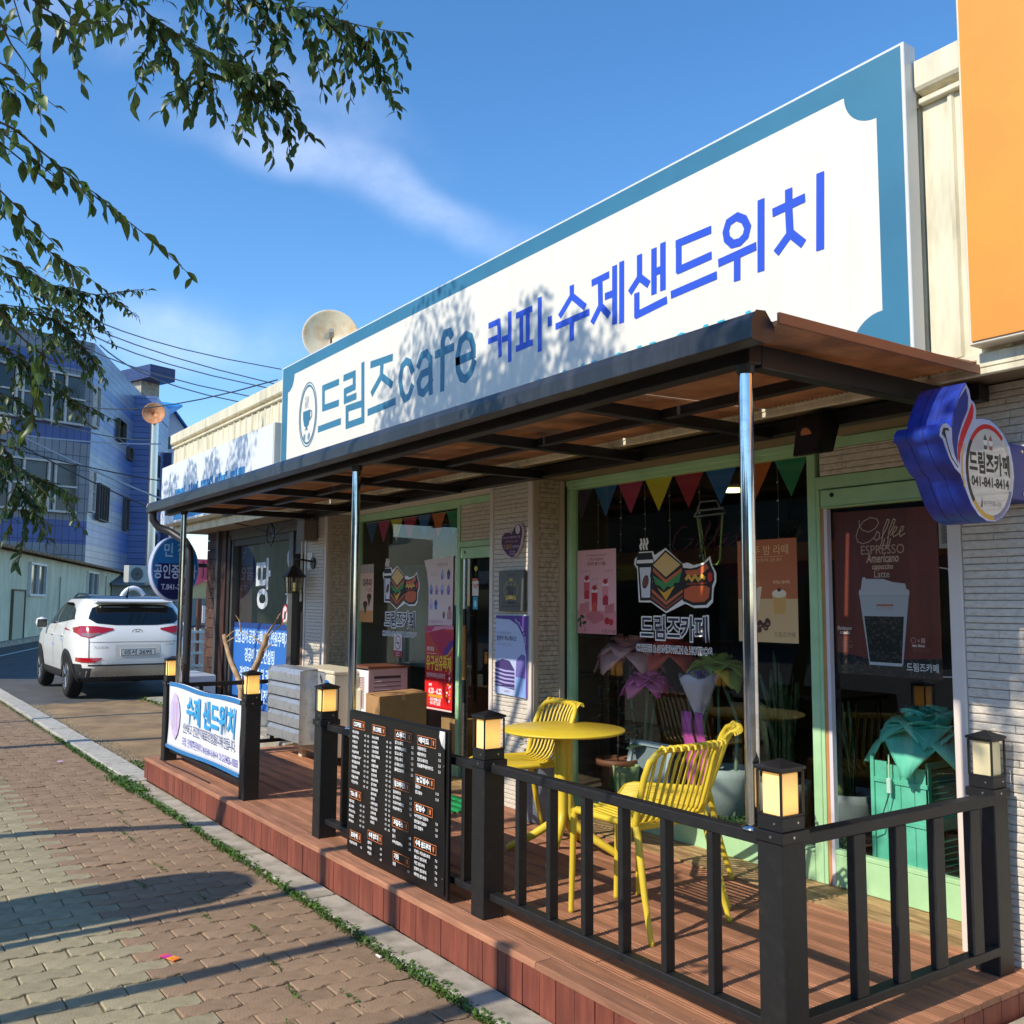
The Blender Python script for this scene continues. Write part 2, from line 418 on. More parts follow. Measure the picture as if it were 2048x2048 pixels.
# ================================================================== GROUND
def sheet(name, x0, x1, y0, y1, z, m, nx=1, ny=1):
    o = MB().grid(lambda a, b: (x0 + (x1 - x0)*a, y0 + (y1 - y0)*b, z), nx, ny, smooth=False).build(name, m)
    o['kind'] = 'structure'
    return o
sheet('ground', -600, 300, -300, 600, -0.035, asphalt)
sheet('road', -140, 60, -16, -4.2, -0.02, asphalt)
walk = sheet('sidewalk', -60, 12, -4.1, 2.055, -0.0075, sand_m)
ap = MB()
ap.grid(lambda a, b: (-15.9 + (-8.62 + 15.9)*a + 0.12*math.sin(b*23), 2.36 + 1.6*b, 0.004 + 0.006*math.sin(a*7)*math.sin(b*5)), 40, 10)
ap.build('concrete_apron', apron_m)['kind'] = 'structure'
sheet('side_lot', -60, -12.6, 2.34, 30, -0.015, asphalt)
MB().box(-16.0, -12.7, 3.98, 4.9, -0.03, 0.03).build('concrete_edge_slab', concrete_pale, bevel=0.01)['kind'] = 'structure'
# painted line on the far road
MB().grid(lambda a, b: (-30.2 - 6*a, 3.45 + 0.12*b + 2.1*a, -0.008), 6, 1, smooth=False).build('road_line', M('road_paint', (0.7, 0.7, 0.68), 0.7, var=0.2, vscale=20))['kind'] = 'structure'

# kerb: granite pieces, each proud of the sidewalk by a little
kerb = sheet('kerb_bed', -60, 12, 2.02, 2.36, -0.02, sand_m)
def piece_mesh(x0, x1, y0, y1, z0, z1, b):
    return MB().box(x0, x1, y0, y1, z0, z1)
x = -9.0
kl = 1.0
i = 0
base = None
for i in range(24):
    xx = -8.72 - i*kl
    o = MB().box(-kl + 0.006, -0.004, 2.09, 2.315, -0.02, 0.024).mesh('kerb_stone', kerb_m) if base is None else None
    if base is None: base = o
    ob = bpy.data.objects.new('kerb_stone', base); C.objects.link(ob); ob.parent = kerb
    ob.location = (xx, random.uniform(-.003, .003), random.uniform(-0.004, 0.004)); ob.rotation_euler = (0, 0, random.uniform(-.002, .002))
    b = ob.modifiers.new('bevel', 'BEVEL'); b.width = 0.006; b.segments = 1
base = None
for i in range(13):      # pale strip in front of the deck
    w = 0.98
    if base is None: base = MB().box(-w + 0.005, -0.004, 2.055, 2.225, -0.02, 0.012).mesh('edge_slab', concrete_pale)
    ob = bpy.data.objects.new('edge_slab', base); C.objects.link(ob); ob.parent = kerb
    ob.location = (3.0 - i*w, random.uniform(-.004, .004), random.uniform(-0.004, 0.003)); ob.rotation_euler = (0, 0, random.uniform(-.003, .003))
    b = ob.modifiers.new('bevel', 'BEVEL'); b.width = 0.008; b.segments = 1

# pavers: wavy interlocking blocks, long side across the sidewalk
PL_, PW_ = 0.226, 0.1135
def wave(y):      # same wave on every long joint, period = half a block
    t = (y/(PL_/2)) % 1.0
    pts = [(0, 0), (0.30, 0.0), (0.52, 0.011), (0.80, 0.011), (1.0, 0.0)]
    for (a, va), (b, vb) in zip(pts, pts[1:]):
        if a <= t <= b:
            return va + (vb - va)*(t - a)/(b - a) - 0.005
    return -0.005
def paver_mb(y0=0.0, g=0.0028, top=0.0, bev=0.004, sides=True, x=0.0, z=0.0, dz=(0, 0, 0), full=2):
    ts = [0, .30, .52, .80, 1.0, 1.30, 1.52, 1.80, 2.0][:9 if full == 2 else 5]
    ys = [t*PL_/2 for t in ts]; ys[0] += g; ys[-1] -= g
    A = [(wave(t*PL_/2 if 0 < t < full else 0) + g, y) for t, y in zip(ts, ys)]
    B = [(wave(t*PL_/2 if 0 < t < full else 0) + PW_ - g, y) for t, y in zip(ts, ys)]
    out = A + B[::-1]
    cx, cy = PW_/2, PL_/2
    inn = []
    for a, b in out:
        inn.append((a + (bev if a < cx else -bev), min(max(b, ys[0] + bev), ys[-1] - bev)))
    n = len(out); mb = MB()
    zz = lambda a, b, h: h + dz[0] + dz[1]*(a - cx) + dz[2]*(b - cy)
    vt = [(x + a, y0 + b, z + zz(a, b, top)) for a, b in inn]; ve = [(x + a, y0 + b, z + zz(a, b, top - 0.0045)) for a, b in out]
    mb.add(vt, [list(range(n - 1, -1, -1))])
    mb.add(vt + ve, [(i, (i + 1) % n, n + (i + 1) % n, n + i) for i in range(n)], 0, False)
    if sides:
        vb = [(x + a, y0 + b, z - 0.02) for a, b in out]
        mb.add(ve + vb, [(i, (i + 1) % n, n + (i + 1) % n, n + i) for i in range(n)], 0, False)
    return mb
pm_red = paver_mb().mesh('paver', paver_red); pm_grey = paver_mb().mesh('paver', paver_grey)
cells = []
for row in range(-20, 420):
    xr = -1.6 - row*PW_
    if xr > 0: continue
    off = (row % 2)*PL_/2 + (0.0565 if row % 4 > 1 else 0)*0
    k0 = -14
    if row % 2: cells.append((xr, 2.03 - PL_/2, 1))
    for k in range(-6, 10):
        y0 = 2.03 - (k + 1)*PL_ - off + PL_/2*0
        if y0 + PL_ > 2.04 + 1e-6 or y0 < -0.6: continue
        cells.append((xr, y0, 2))
camp = Vector((0, 0, 1.543))
def in_view(px_, py_):
    d = Vector((px_, py_, 0)) - camp; f = d.dot(cw)
    if f <= 0.2: return False
    u = d.dot(cr)/f*1921.14; v = -d.dot(cu)/f*1921.14
    return -1130 < u < 1130 and v < 1130
vis = [c_ for c_ in cells if in_view(c_[0] + .05, c_[1] + .11)]
vis.sort(key=lambda c_: (Vector((c_[0], c_[1], 0)) - camp).length)
near = set(vis[:300]); rest_r, rest_g = MB(), MB()
rng = random.Random(11)
def is_red(y0, xr):
    return y0 + PL_/2 > 1.19
for c_ in cells:
    red = is_red(c_[1], c_[0])
    dz = (rng.uniform(-.0022, .0022), rng.uniform(-.025, .025), rng.uniform(-.018, .018))
    if c_ in near and c_[2] == 2:
        ob = bpy.data.objects.new('paver', pm_red if red else pm_grey); C.objects.link(ob); ob.parent = walk
        ob.location = (c_[0], c_[1], dz[0]); ob.rotation_euler = (dz[2], dz[1], rng.uniform(-.006, .006))
    elif c_ in set() or c_[0] > -34:
        if c_[0] < -1.0:
            mbp = paver_mb(y0=c_[1], x=c_[0], dz=dz, sides=False, full=c_[2])
            (rest_r if red else rest_g).add(mbp.v, mbp.f)
for mb, m in ((rest_r, paver_red), (rest_g, paver_grey)):
    o = mb.build('paver_field', m, walk, kind='stuff')
bx('sidewalk_far_slab', -60, -34, -0.6, 2.03, -0.02, 0.0, paver_red, walk, 0)
bx('sidewalk_back_slab', -34, 3, -4.1, -0.62, -0.02, 0.0, paver_grey, walk, 0)

# gravel between kerb and apron
gv = MB(); rg = random.Random(5)
for i in range(2600):
    gx = -8.75 - 7.2*rg.random(); gy = 2.335 + abs(rg.gauss(0, 0.07)); s = rg.uniform(0.004, 0.014)
    if gy > 2.62: continue
    a = rg.random()*6.28; z = 0.003
    vs = [(gx + s*math.cos(a + t*2.09), gy + s*math.sin(a + t*2.09), z) for t in range(3)] + [(gx, gy, z + s*rg.uniform(.5, .9))]
    gv.add(vs, [(0, 1, 3), (1, 2, 3), (2, 0, 3)])
tag(gv.build('gravel', M('gravel', '#a89a80', 0.9, col2='#6d6250', vscale=30, thr=(.35, .65))), 'loose gravel scattered between the kerb and the tan concrete apron', 'gravel', kind='stuff')

# weeds along the sidewalk edge and in joints
def weed_blade(mb, x, y, z, h, a, w, lean):
    dx, dy = math.cos(a), math.sin(a)
    p0 = Vector((x, y, z)); p1 = p0 + Vector((dx*lean*h*0.45, dy*lean*h*0.45, h*0.62)); p2 = p0 + Vector((dx*lean*h, dy*lean*h, h*0.72))
    s = Vector((-dy, dx, 0))*w
    mb.add([p0 - s*0.35, p0 + s*0.35, p1 + s, p1 - s, p2], [(0, 1, 2, 3), (3, 2, 4)])
wd = MB(); rw = random.Random(3)
def dens(x):
    return 0.35 + 0.65*max(0, math.sin(x*5.1 + 1.0))*max(0.3, math.sin(x*1.7))
for i in range(9000):
    x = -2.5 - 9.5*rw.random()**1.25
    if rw.random() > dens(x) + (0.45 if -9 < x < -7.2 else 0): continue
    y = 2.045 + rw.gauss(0, 0.017 + (0.02 if -9.2 < x < -8.2 else 0))
    h = rw.uniform(0.012, 0.034)*(1.5 if -9.0 < x < -8.2 else 1)
    weed_blade(wd, x, y, 0.0, h, rw.random()*6.28, h*0.22, rw.uniform(0.5, 1.5))
for i in range(1100):
    x = -9 - 9*rw.random(); y = 2.05 + rw.gauss(0, .012); h = rw.uniform(.008, .022)
    weed_blade(wd, x, y, 0, h, rw.random()*6.28, h*.3, 1)
for cl in [(-7.2, 1.70, .05), (-6.9, 1.62, .04), (-7.6, 1.75, .03), (-6.6, 1.62, .05), (-5.9, 1.60, .04), (-5.6, 1.42, .03), (-5.2, 1.63, .04), (-4.9, 1.55, .03), (-4.55, 1.69, .03), (-4.1, 1.60, .03), (-3.75, 1.55, .03), (-3.6, 1.72, .03), (-3.45, 1.43, .03)]:
    for q in range(38):
        x = cl[0] + rw.gauss(0, cl[2]*1.6); y = cl[1] + rw.gauss(0, 0.006); h = rw.uniform(.005, .014)
        weed_blade(wd, x, y, 0, h, rw.random()*6.28, h*.35, 1.1)
for i in range(500):      # by the deck corner and along the gravel
    x = -8.75 - 1.1*rw.random(); y = 2.36 + rw.gauss(0, 0.05); h = rw.uniform(.012, .035)
    if y < 2.33: continue
    weed_blade(wd, x, y, 0.003, h, rw.random()*6.28, h*.25, 1)
for i in range(260):
    x = -13.4 - 2.6*rw.random(); y = 3.95 + rw.gauss(0, 0.05); h = rw.uniform(.02, .06)
    weed_blade(wd, x, y, 0.003, h, rw.random()*6.28, h*.25, 1)
tag(wd.build('weeds', grass_m), 'low green weeds growing along the kerb joint and between the sidewalk pavers', 'weeds', kind='stuff')

t = thing('paper_scrap', 'pink and orange striped paper scrap lying on the sidewalk pavers', 'litter', (-4.40, 1.25, 0.004), 0.35)
for k, (c_, a) in enumerate((('#e0556a', -.045), ('#c22fa0', -.015), ('#f2a21c', .012), ('#f5862a', .035))):
    MB().box(a - 0.014, a + 0.0135, -0.018, 0.018, 0.001, 0.003 + 0.001*k).build('stripe', pm(c_), t, local=True)
t = MB(); t.lathe([(0.0, .004), (.02, .005), (.032, .002)], -10.26, 1.80, 10)
tag(t.build('petal_litter', pm('#e9b6dc')), 'single pale pink petal lying far along the sidewalk', 'litter')
t = MB().box(-3.93, -3.89, 2.0, 2.012, 0.004, .012)
tag(t.build('cigarette_end', pm('#e8e0d4'), bevel=.002), 'white cigarette end beside the weeds at the slab edge', 'litter')

# ================================================================== DECK
ZD = 0.193
deck = thing('deck', 'reddish brown timber deck in front of the cafe with plank skirting', 'deck', (-5.3, 2.9, 0))
DX0, DX1 = -8.83, -1.90
rows = [(2.222, 2.300, True), (2.304, 2.418, False)]
y = 2.423
while y < 3.70:
    y1 = min(y + 0.1175, 3.705); rows.append((y, y1, False)); y = y1 + 0.0045
rr = random.Random(21)
def board(name, x0, x1, y0, y1, zt, m, groove=True, nose=False):
    w = y1 - y0
    if nose:
        pr = [(y0, zt - 0.024), (y0 + .002, zt - .004), (y0 + .008, zt), (y1 - .002, zt), (y1, zt - .002), (y1, zt - .024)]
    elif groove and w > 0.06:
        g = 0.0035; pr = [(y0, zt - .022), (y0, zt - .002), (y0 + .002, zt)]
        for f in (0.12, 0.88):
            c0 = y0 + w*f; pr += [(c0 - g, zt), (c0, zt - .0035), (c0 + g, zt)]
        pr += [(y1 - .002, zt), (y1, zt - .002), (y1, zt - .022)]
    else:
        pr = [(y0, zt - .022), (y0, zt), (y1, zt), (y1, zt - .022)]
    n = len(pr)
    mb = MB().add([(x0, a, b) for a, b in pr] + [(x1, a, b) for a, b in pr],
                  [(i, i + 1, n + i + 1, n + i) for i in range(n - 1)] + [list(range(n)), list(range(2*n - 1, n - 1, -1)), (n - 1, 0, n, 2*n - 1)])
    return mb.build(name, m, deck)
for ri, (y0, y1, nose) in enumerate(rows):
    cuts = [DX0]
    xx = DX0 + rr.uniform(0.7, 2.4)
    while xx < DX1 - 0.5:
        cuts.append(xx); xx += 2.4
    cuts.append(DX1)
    for a, b in zip(cuts, cuts[1:]):
        dz = rr.uniform(-.0012, .0012)
        board('deck_board', a + 0.0015, b - 0.0015, y0, y1, ZD + (0.001 if nose else 0) + dz, deck_top, nose=nose)
# skirting planks
xx = DX0
while xx < DX1:
    w = rr.choice([0.112, 0.112, 0.112, 0.056]) if rr.random() < .8 else 0.1
    x1 = min(xx + w, DX1)
    d = rr.uniform(0, .003)
    bx('skirt_board', xx + .0025, x1 - .0015, 2.2275 - d, 2.2465 - d, 0.008 + rr.uniform(0, .006), ZD - 0.024, deck_skirt, deck, 0.0015)
    xx = x1
yy = 2.24
while yy < 3.70:
    bx('skirt_board', DX1 - .02, DX1 - .002, yy + .002, min(yy + .114, 3.7), 0.008, ZD - .024, deck_skirt, deck, .0015)
    bx('skirt_board', DX0 + .002, DX0 + .02, yy + .002, min(yy + .114, 3.7), 0.008, ZD - .024, deck_skirt, deck, .0015)
    yy += .116
bx('deck_frame', DX0 + .03, DX1 - .03, 2.26, 3.7, 0.0, ZD - .026, M('deck_frame_dark', '#2b1c16', .9), deck, 0)
# timber threshold strip between deck and shopfront
bx('threshold_board', -8.4, -2.18, 3.708, 3.86, ZD - .03, ZD + .006, raw_wood, deck, .002)
bx('threshold_board', -8.4, -2.18, 3.864, 4.005, ZD - .03, ZD + .008, raw_wood, deck, .002)
ds = M('deck_speck', '#cbb59a', .8)
sp = MB()
for i in range(420):
    x = rr.uniform(-6, -1.95); y = rr.uniform(2.235, 3.6); s = rr.uniform(.0012, .0032)
    sp.add([(x - s, y - s, ZD + .0028), (x + s, y - s*.7, ZD + .0028), (x + s*.8, y + s, ZD + .0028), (x - s*.6, y + s, ZD + .0028)], [(0, 1, 2, 3)])
sp.build('paint_speck', ds, deck, kind='stuff')
o = MB().prism([(-1.885, 3.0), (-1.2, 2.75), (-0.9, 3.7), (-1.885, 3.7)], 0.0, 0.10, plane='xy').build('side_slab', concrete_pale, bevel=.012)
o['kind'] = 'structure'

# ---------- lamp posts
def lamp_post(x1, y0, lit, label, w=0.098, d=0.11):
    """x1: right face, y0: street face"""
    xc, yc = x1 - w/2, y0 + d/2
    t = thing('lamp_post', label, 'lamp post', (xc, yc, ZD), 0, 'lamp posts of the deck railing')
    k = MB().box(xc - w/2, xc + w/2, yc - d/2, yc + d/2, ZD, 0.838).build('post', dusty_black, t, .004)
    c = bx('collar', xc - w/2 - .008, xc + w/2 + .008, yc - d/2 - .008, yc + d/2 + .008, .830, .862, black_metal, t, .002)
    for dx in (-.02,):
        for (a, b, n_) in ((xc + .012, yc - d/2 - .0095, 'y'), (xc + w/2 + .0095, yc - .01, 'x')):
            s = MB()
            if n_ == 'y': s.tube([(a, b + .003, .847), (a, b, .847)], .0042, 8)
            else: s.tube([(a - .003, b, .847), (a, b, .847)], .0042, 8)
            s.build('screw', screw_m, c)
    bx('lamp_base', xc - w/2 + .001, xc + w/2 - .001, yc - d/2 + .001, yc + d/2 - .001, .862, .905, black_metal, t, .003)
    s = MB(); s.tube([(xc + .02, yc - d/2 - .001, .886), (xc + .02, yc - d/2 + .001, .886)], .0035, 8); s.tube([(xc + w/2 + .001, yc + .02, .886), (xc + w/2 - .001, yc + .02, .886)], .0035, 8)
    s.build('screw', screw_m, t)
    cg = MB(); r = .0032
    for sx in (-1, 1):
        for sy in (-1, 1):
            a, b = xc + sx*(w/2 - r - .001), yc + sy*(d/2 - r - .001)
            cg.box(a - r, a + r, b - r, b + r, .905, 1.040)
    for z in (.905, 1.036):
        for sy in (-1, 1):
            b = yc + sy*(d/2 - r - .0012); cg.box(xc - w/2 + .008, xc + w/2 - .008, b - r*.8, b + r*.8, z, z + .006)
        for sx in (-1, 1):
            a = xc + sx*(w/2 - r - .0012); cg.box(a - r*.8, a + r*.8, yc - d/2 + .008, yc + d/2 - .008, z, z + .006)
    cg.build('cage', black_metal, t)
    sh = bx('lamp_shade', xc - w/2 + .013, xc + w/2 - .013, yc - d/2 + .013, yc + d/2 - .013, .9065, 1.034, lamp_lit if lit else lamp_off, t, .004)
    e = .004; h0, h1 = 1.0425, 1.052
    cap = MB().add([(xc - w/2 - e, yc - d/2 - e, h0), (xc + w/2 + e, yc - d/2 - e, h0), (xc + w/2 + e, yc + d/2 + e, h0), (xc - w/2 - e, yc + d/2 + e, h0),
                    (xc - w/2 - e, yc - d/2 - e, h1), (xc + w/2 + e, yc - d/2 - e, h1), (xc + w/2 + e, yc + d/2 + e, h1), (xc - w/2 - e, yc + d/2 + e, h1), (xc, yc, 1.074)],
                   [(3, 2, 1, 0), (0, 1, 5, 4), (1, 2, 6, 5), (2, 3, 7, 6), (3, 0, 4, 7), (4, 5, 8), (5, 6, 8), (6, 7, 8), (7, 4, 8)])
    cap.build('cap', black_metal, t, .0015)
    return t
lamp_post(-8.53, 2.305, True, 'lit lamp post at the far left corner of the deck, left of the sandwich banner')
lamp_post(-6.54, 2.305, True, 'lit lamp post right of the sandwich banner, before the air conditioner')
lamp_post(-5.28, 2.310, True, 'lit lamp post just left of the black menu board')
lamp_post(-3.56, 2.318, True, 'lit lamp post between the menu board and the long railing')
lamp_post(-1.962, 2.340, True, 'large lit lamp post at the near front corner of the deck')
lamp_post(-1.984, 3.550, False, 'unlit lamp post standing against the cream wall at the right', d=.098)

# ---------- railings
def railing(label, a, b, along, pos, zt=.838, zb=.302, bars=(), th=.05, bw=.026, bd=.045, hh=.036, group='black deck railings'):
    """along 'x': from x=a to x=b with street face y=pos; along 'y': from y=a to y=b with right face x=pos"""
    t = thing('railing', label, 'railing', ((a + b)/2, pos, ZD) if along == 'x' else (pos, (a + b)/2, ZD), 0, group)
    def q(n, u0, u1, d0, d1, z0, z1, m=dusty_black, bev=.003):
        if along == 'x': return bx(n, u0, u1, pos + d0, pos + d1, z0, z1, m, t, bev)
        return bx(n, pos - d1, pos - d0, u0, u1, z0, z1, m, t, bev)
    q('top_rail', a, b, 0, th, zt - hh, zt)
    q('bottom_rail', a, b, 0, th, zb - .03, zb)
    for u in bars:
        q('baluster', u - bw/2, u + bw/2, .0025, .0025 + bd, zb, zt - hh)
    return t
railing('long black railing at the front of the deck beside the yellow chairs', -3.559, -2.061, 'x', 2.35, .845, .302, [-3.36, -3.145, -2.925, -2.711, -2.49, -2.272])
railing('short black railing behind the menu board', -5.279, -3.658, 'x', 2.345, .838, .302, [-5.07, -4.85, -4.63, -4.41, -4.19, -3.97, -3.78])
railing('black railing carrying the sandwich banner at the far left', -8.529, -6.639, 'x', 2.345, .838, .302, [-8.3, -8.0, -7.7, -7.4, -7.1, -6.8])
railing('black railing on the near right end of the deck', 2.452, 3.549, 'y', -1.975, .845, .302, [2.735, 2.96, 3.18, 3.41], bw=.064, bd=.03, th=.052)
railing('black railing on the far left end of the deck', 2.416, 3.69, 'y', -8.575, .838, .302, [2.62, 2.84, 3.06, 3.28, 3.5], bw=.03, bd=.03, th=.05)
bx('wall_post', -2.06, -2.03, 3.60, 3.64, ZD, .84, black_metal, bpy.data.objects['railing.003'], .002)

# ================================================================== CANOPY
can = thing('canopy', 'long dark metal canopy with brown ribbed sheet roof over the cafe deck', 'canopy', (-5.2, 2.9, ZD))
CX0, CX1 = -9.05, -1.92
g = MB()
prof = [(2.205, 2.345), (2.205, 2.400), (2.222, 2.432), (2.262, 2.436), (2.300, 2.395), (2.300, 2.350), (2.26, 2.340)]
n = len(prof)
g.add([(CX0, a, b) for a, b in prof] + [(CX1, a, b) for a, b in prof], [(i, (i + 1) % n, n + (i + 1) % n, n + i) for i in range(n)] + [list(range(n)), list(range(2*n - 1, n - 1, -1))])
g.build('gutter', gutter_grey, can, .003)
bx('front_beam', -8.98, -2.065, 2.352, 2.412, 2.322, 2.386, canopy_black, can, .003)
bx('rear_beam', -8.98, -2.0, 3.60, 3.668, 2.345, 2.41, canopy_black, can, .003)
bx('side_beam', -2.125, -2.065, 2.414, 3.598, 2.312, 2.388, canopy_black, can, .003)
for xr in (-3.045, -3.965, -4.895, -5.87, -6.80, -7.70, -8.60):
    bx('rafter', xr - .025, xr + .025, 2.414, 3.598, 2.332, 2.384, canopy_black, can, .003)
xs = [-2.127, -3.018, -3.938, -4.868, -5.843, -6.773, -7.673, -8.573]
xe = [-3.022, -3.942, -4.872, -5.847, -6.777, -7.677, -8.577, -8.96]
xl = [-2.127, -3.072, -3.992, -4.922, -5.897, -6.827, -7.727, -8.627]
for a, b in zip(xl, [-3.018, -3.938, -4.868, -5.843, -6.773, -7.673, -8.573, -8.96]):
    bx('purlin', b, a, 2.87, 2.915, 2.345, 2.386, canopy_black, can, .002)
# ribbed translucent brown sheets
poly_m = M('brown_sheet', '#b58f6e', 0.25, col2='#8a6a52', vscale=5, stretch=(1, 1, 1), trans=0.6, thr=(0.3, 0.72), spec=0.6)
xx = -8.98
panels = [(-8.98, -7.72), (-7.70, -6.44), (-6.42, -5.16), (-5.14, -3.88), (-3.86, -2.92), (-2.90, -1.90)]
for a, b in panels:
    mb = MB(); st = 0.0125; k = int((b - a)/st)
    pts = []
    for i in range(k + 1):
        xq = a + (b - a)*i/k
        pts.append((xq, 0.0 if i % 2 else 0.0085))
    for y0, y1, z0, z1 in ((2.29, 3.42, 2.392, 2.430),):
        vs = [(xq, y0, z0 + h) for xq, h in pts] + [(xq, y1, z1 + h) for xq, h in pts]
        mb.add(vs, [(i, i + 1, k + 1 + i + 1, k + 1 + i) for i in range(k)], 0, False)
        vs = [(xq, y0, z0 + .016) for xq, h in pts] + [(xq, y1, z1 + .016) for xq, h in pts]
        mb.add([vs[0], vs[k], vs[2*k + 1], vs[k + 1]], [(0, 1, 2, 3)])
    mb.build('roof_sheet', poly_m, can)
bx('sheet_end_strip', -1.899, -1.888, 2.29, 3.42, 2.398, 2.432, M('brown_trim', '#8a5b44', .5), can, .001)
bx('sheet_joint_strip', -8.98, -1.90, 3.40, 3.421, 2.446, 2.452, trim_tan, can, 0)
for xp, yp, zb in ((-2.105, 2.378, .846), (-5.02, 2.378, .839), (-8.455, 2.378, .839)):
    p = MB().tube([(xp, yp, zb), (xp, yp, 2.30)], .0235, 20).build('pole', chrome, can)
    MB().lathe([(.0, .0), (.038, .0), (.038, .004), (.0275, .012), (.025, .014)], xp, yp, 20, z0=zb).build('base_ring', chrome, p)
    MB().lathe([(.0245, -.03), (.031, -.02), (.033, .0)], xp, yp, 20, z0=2.322).build('top_socket', canopy_black, p)
dp = MB(); pts = [(-8.98, 2.25, 2.36), (-8.99, 2.26, 2.27), (-8.985, 2.31, 2.20), (-8.96, 2.40, 2.165), (-8.62, 2.62, 2.09), (-8.61, 2.65, 2.0), (-8.61, 2.66, 1.8), (-8.61, 2.66, .3)]
pts = [(-8.99, 2.25, 2.36), (-8.995, 2.255, 2.28), (-8.98, 2.30, 2.215), (-8.92, 2.40, 2.17), (-8.72, 2.47, 2.08), (-8.66, 2.49, 2.02), (-8.655, 2.50, 1.9), (-8.655, 2.50, .21)]
dp.tube(pts, .034, 12); dp.build('downpipe', M('downpipe_dark', '#2f2f33', .45), can)

# ================================================================== CAFE BUILDING
cafe = thing('cafe_building', 'low cream panelled cafe building with pale green shopfront frames', 'cafe', (-5.3, 3.7, 0))
ZT = 2.42
# roof, parapet and interior shell
bx('roof', -12.75, 6.0, 3.46, 11.9, 3.45, 3.56, panel_cream, cafe, 0)
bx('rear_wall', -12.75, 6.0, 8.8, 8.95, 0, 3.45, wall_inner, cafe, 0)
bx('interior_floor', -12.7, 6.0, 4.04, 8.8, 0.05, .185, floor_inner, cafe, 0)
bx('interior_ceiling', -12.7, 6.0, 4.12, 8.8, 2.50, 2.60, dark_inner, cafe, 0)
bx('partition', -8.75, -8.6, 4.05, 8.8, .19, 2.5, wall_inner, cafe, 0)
bx('partition', 0.5, 0.6, 4.05, 8.8, .19, 2.5, wall_inner, cafe, 0)
bx('counter', -7.9, -6.3, 6.3, 6.9, .19, 1.2, M('counter_wood', '#6f4c31', .5, var=.3), cafe, .01)
bx('orange_band', -9.0, -2.6, 7.2, 7.26, 1.95, 2.12, M('interior_orange', '#b5792b', .5), cafe, 0)
bx('end_wall', -12.8, -12.7, 4.3, 8.95, 0, 3.5, panel_cream, cafe, 0)
# parapet fascia with ribs, split by what stands in front
def fascia(x0, x1, z0=2.42, z1=3.60):
    bx('fascia_panel', x0, x1, 3.425, 3.45, z0, z1, panel_cream, cafe, 0)
    x = x0 + 0.12
    mb = MB()
    while x < x1 - .05:
        mb.prism([(x - .016, 3.4248), (x - .008, 3.412), (x + .008, 3.412), (x + .016, 3.4248)], z0 + .06, z1 - .02, plane='xy')
        x += 0.19
    mb.build('fascia_rib', panel_cream, cafe)
    bx('fascia_base', x0, x1, 3.405, 3.4235, z0, z0 + .055, panel_cream, cafe, .003)
    c_ = MB().prism([(3.385, 3.575), (3.375, 3.59), (3.375, 3.70), (3.48, 3.712), (3.48, 3.565), (3.44, 3.565)], x0, x1, plane='yz')
    c_.build('fascia_cap', panel_cream, cafe, .003)
    bx('fascia_moulding', x0, x1, 3.395, 3.424, 3.525, 3.550, panel_cream, cafe, .004)
fascia(-12.75, -8.70); fascia(-8.69, -2.10); fascia(-2.09, 5.0)
bx('soffit', -12.75, -9.0, 3.44, 4.02, 2.425, 2.44, soffit_m, cafe, 0)
bx('soffit', -8.99, 5.0, 3.44, 4.06, 2.425, 2.44, soffit_m, cafe, 0)
bx('soffit_trim', -12.75, 5.0, 3.408, 3.436, 2.395, 2.42, panel_cream, cafe, .003)

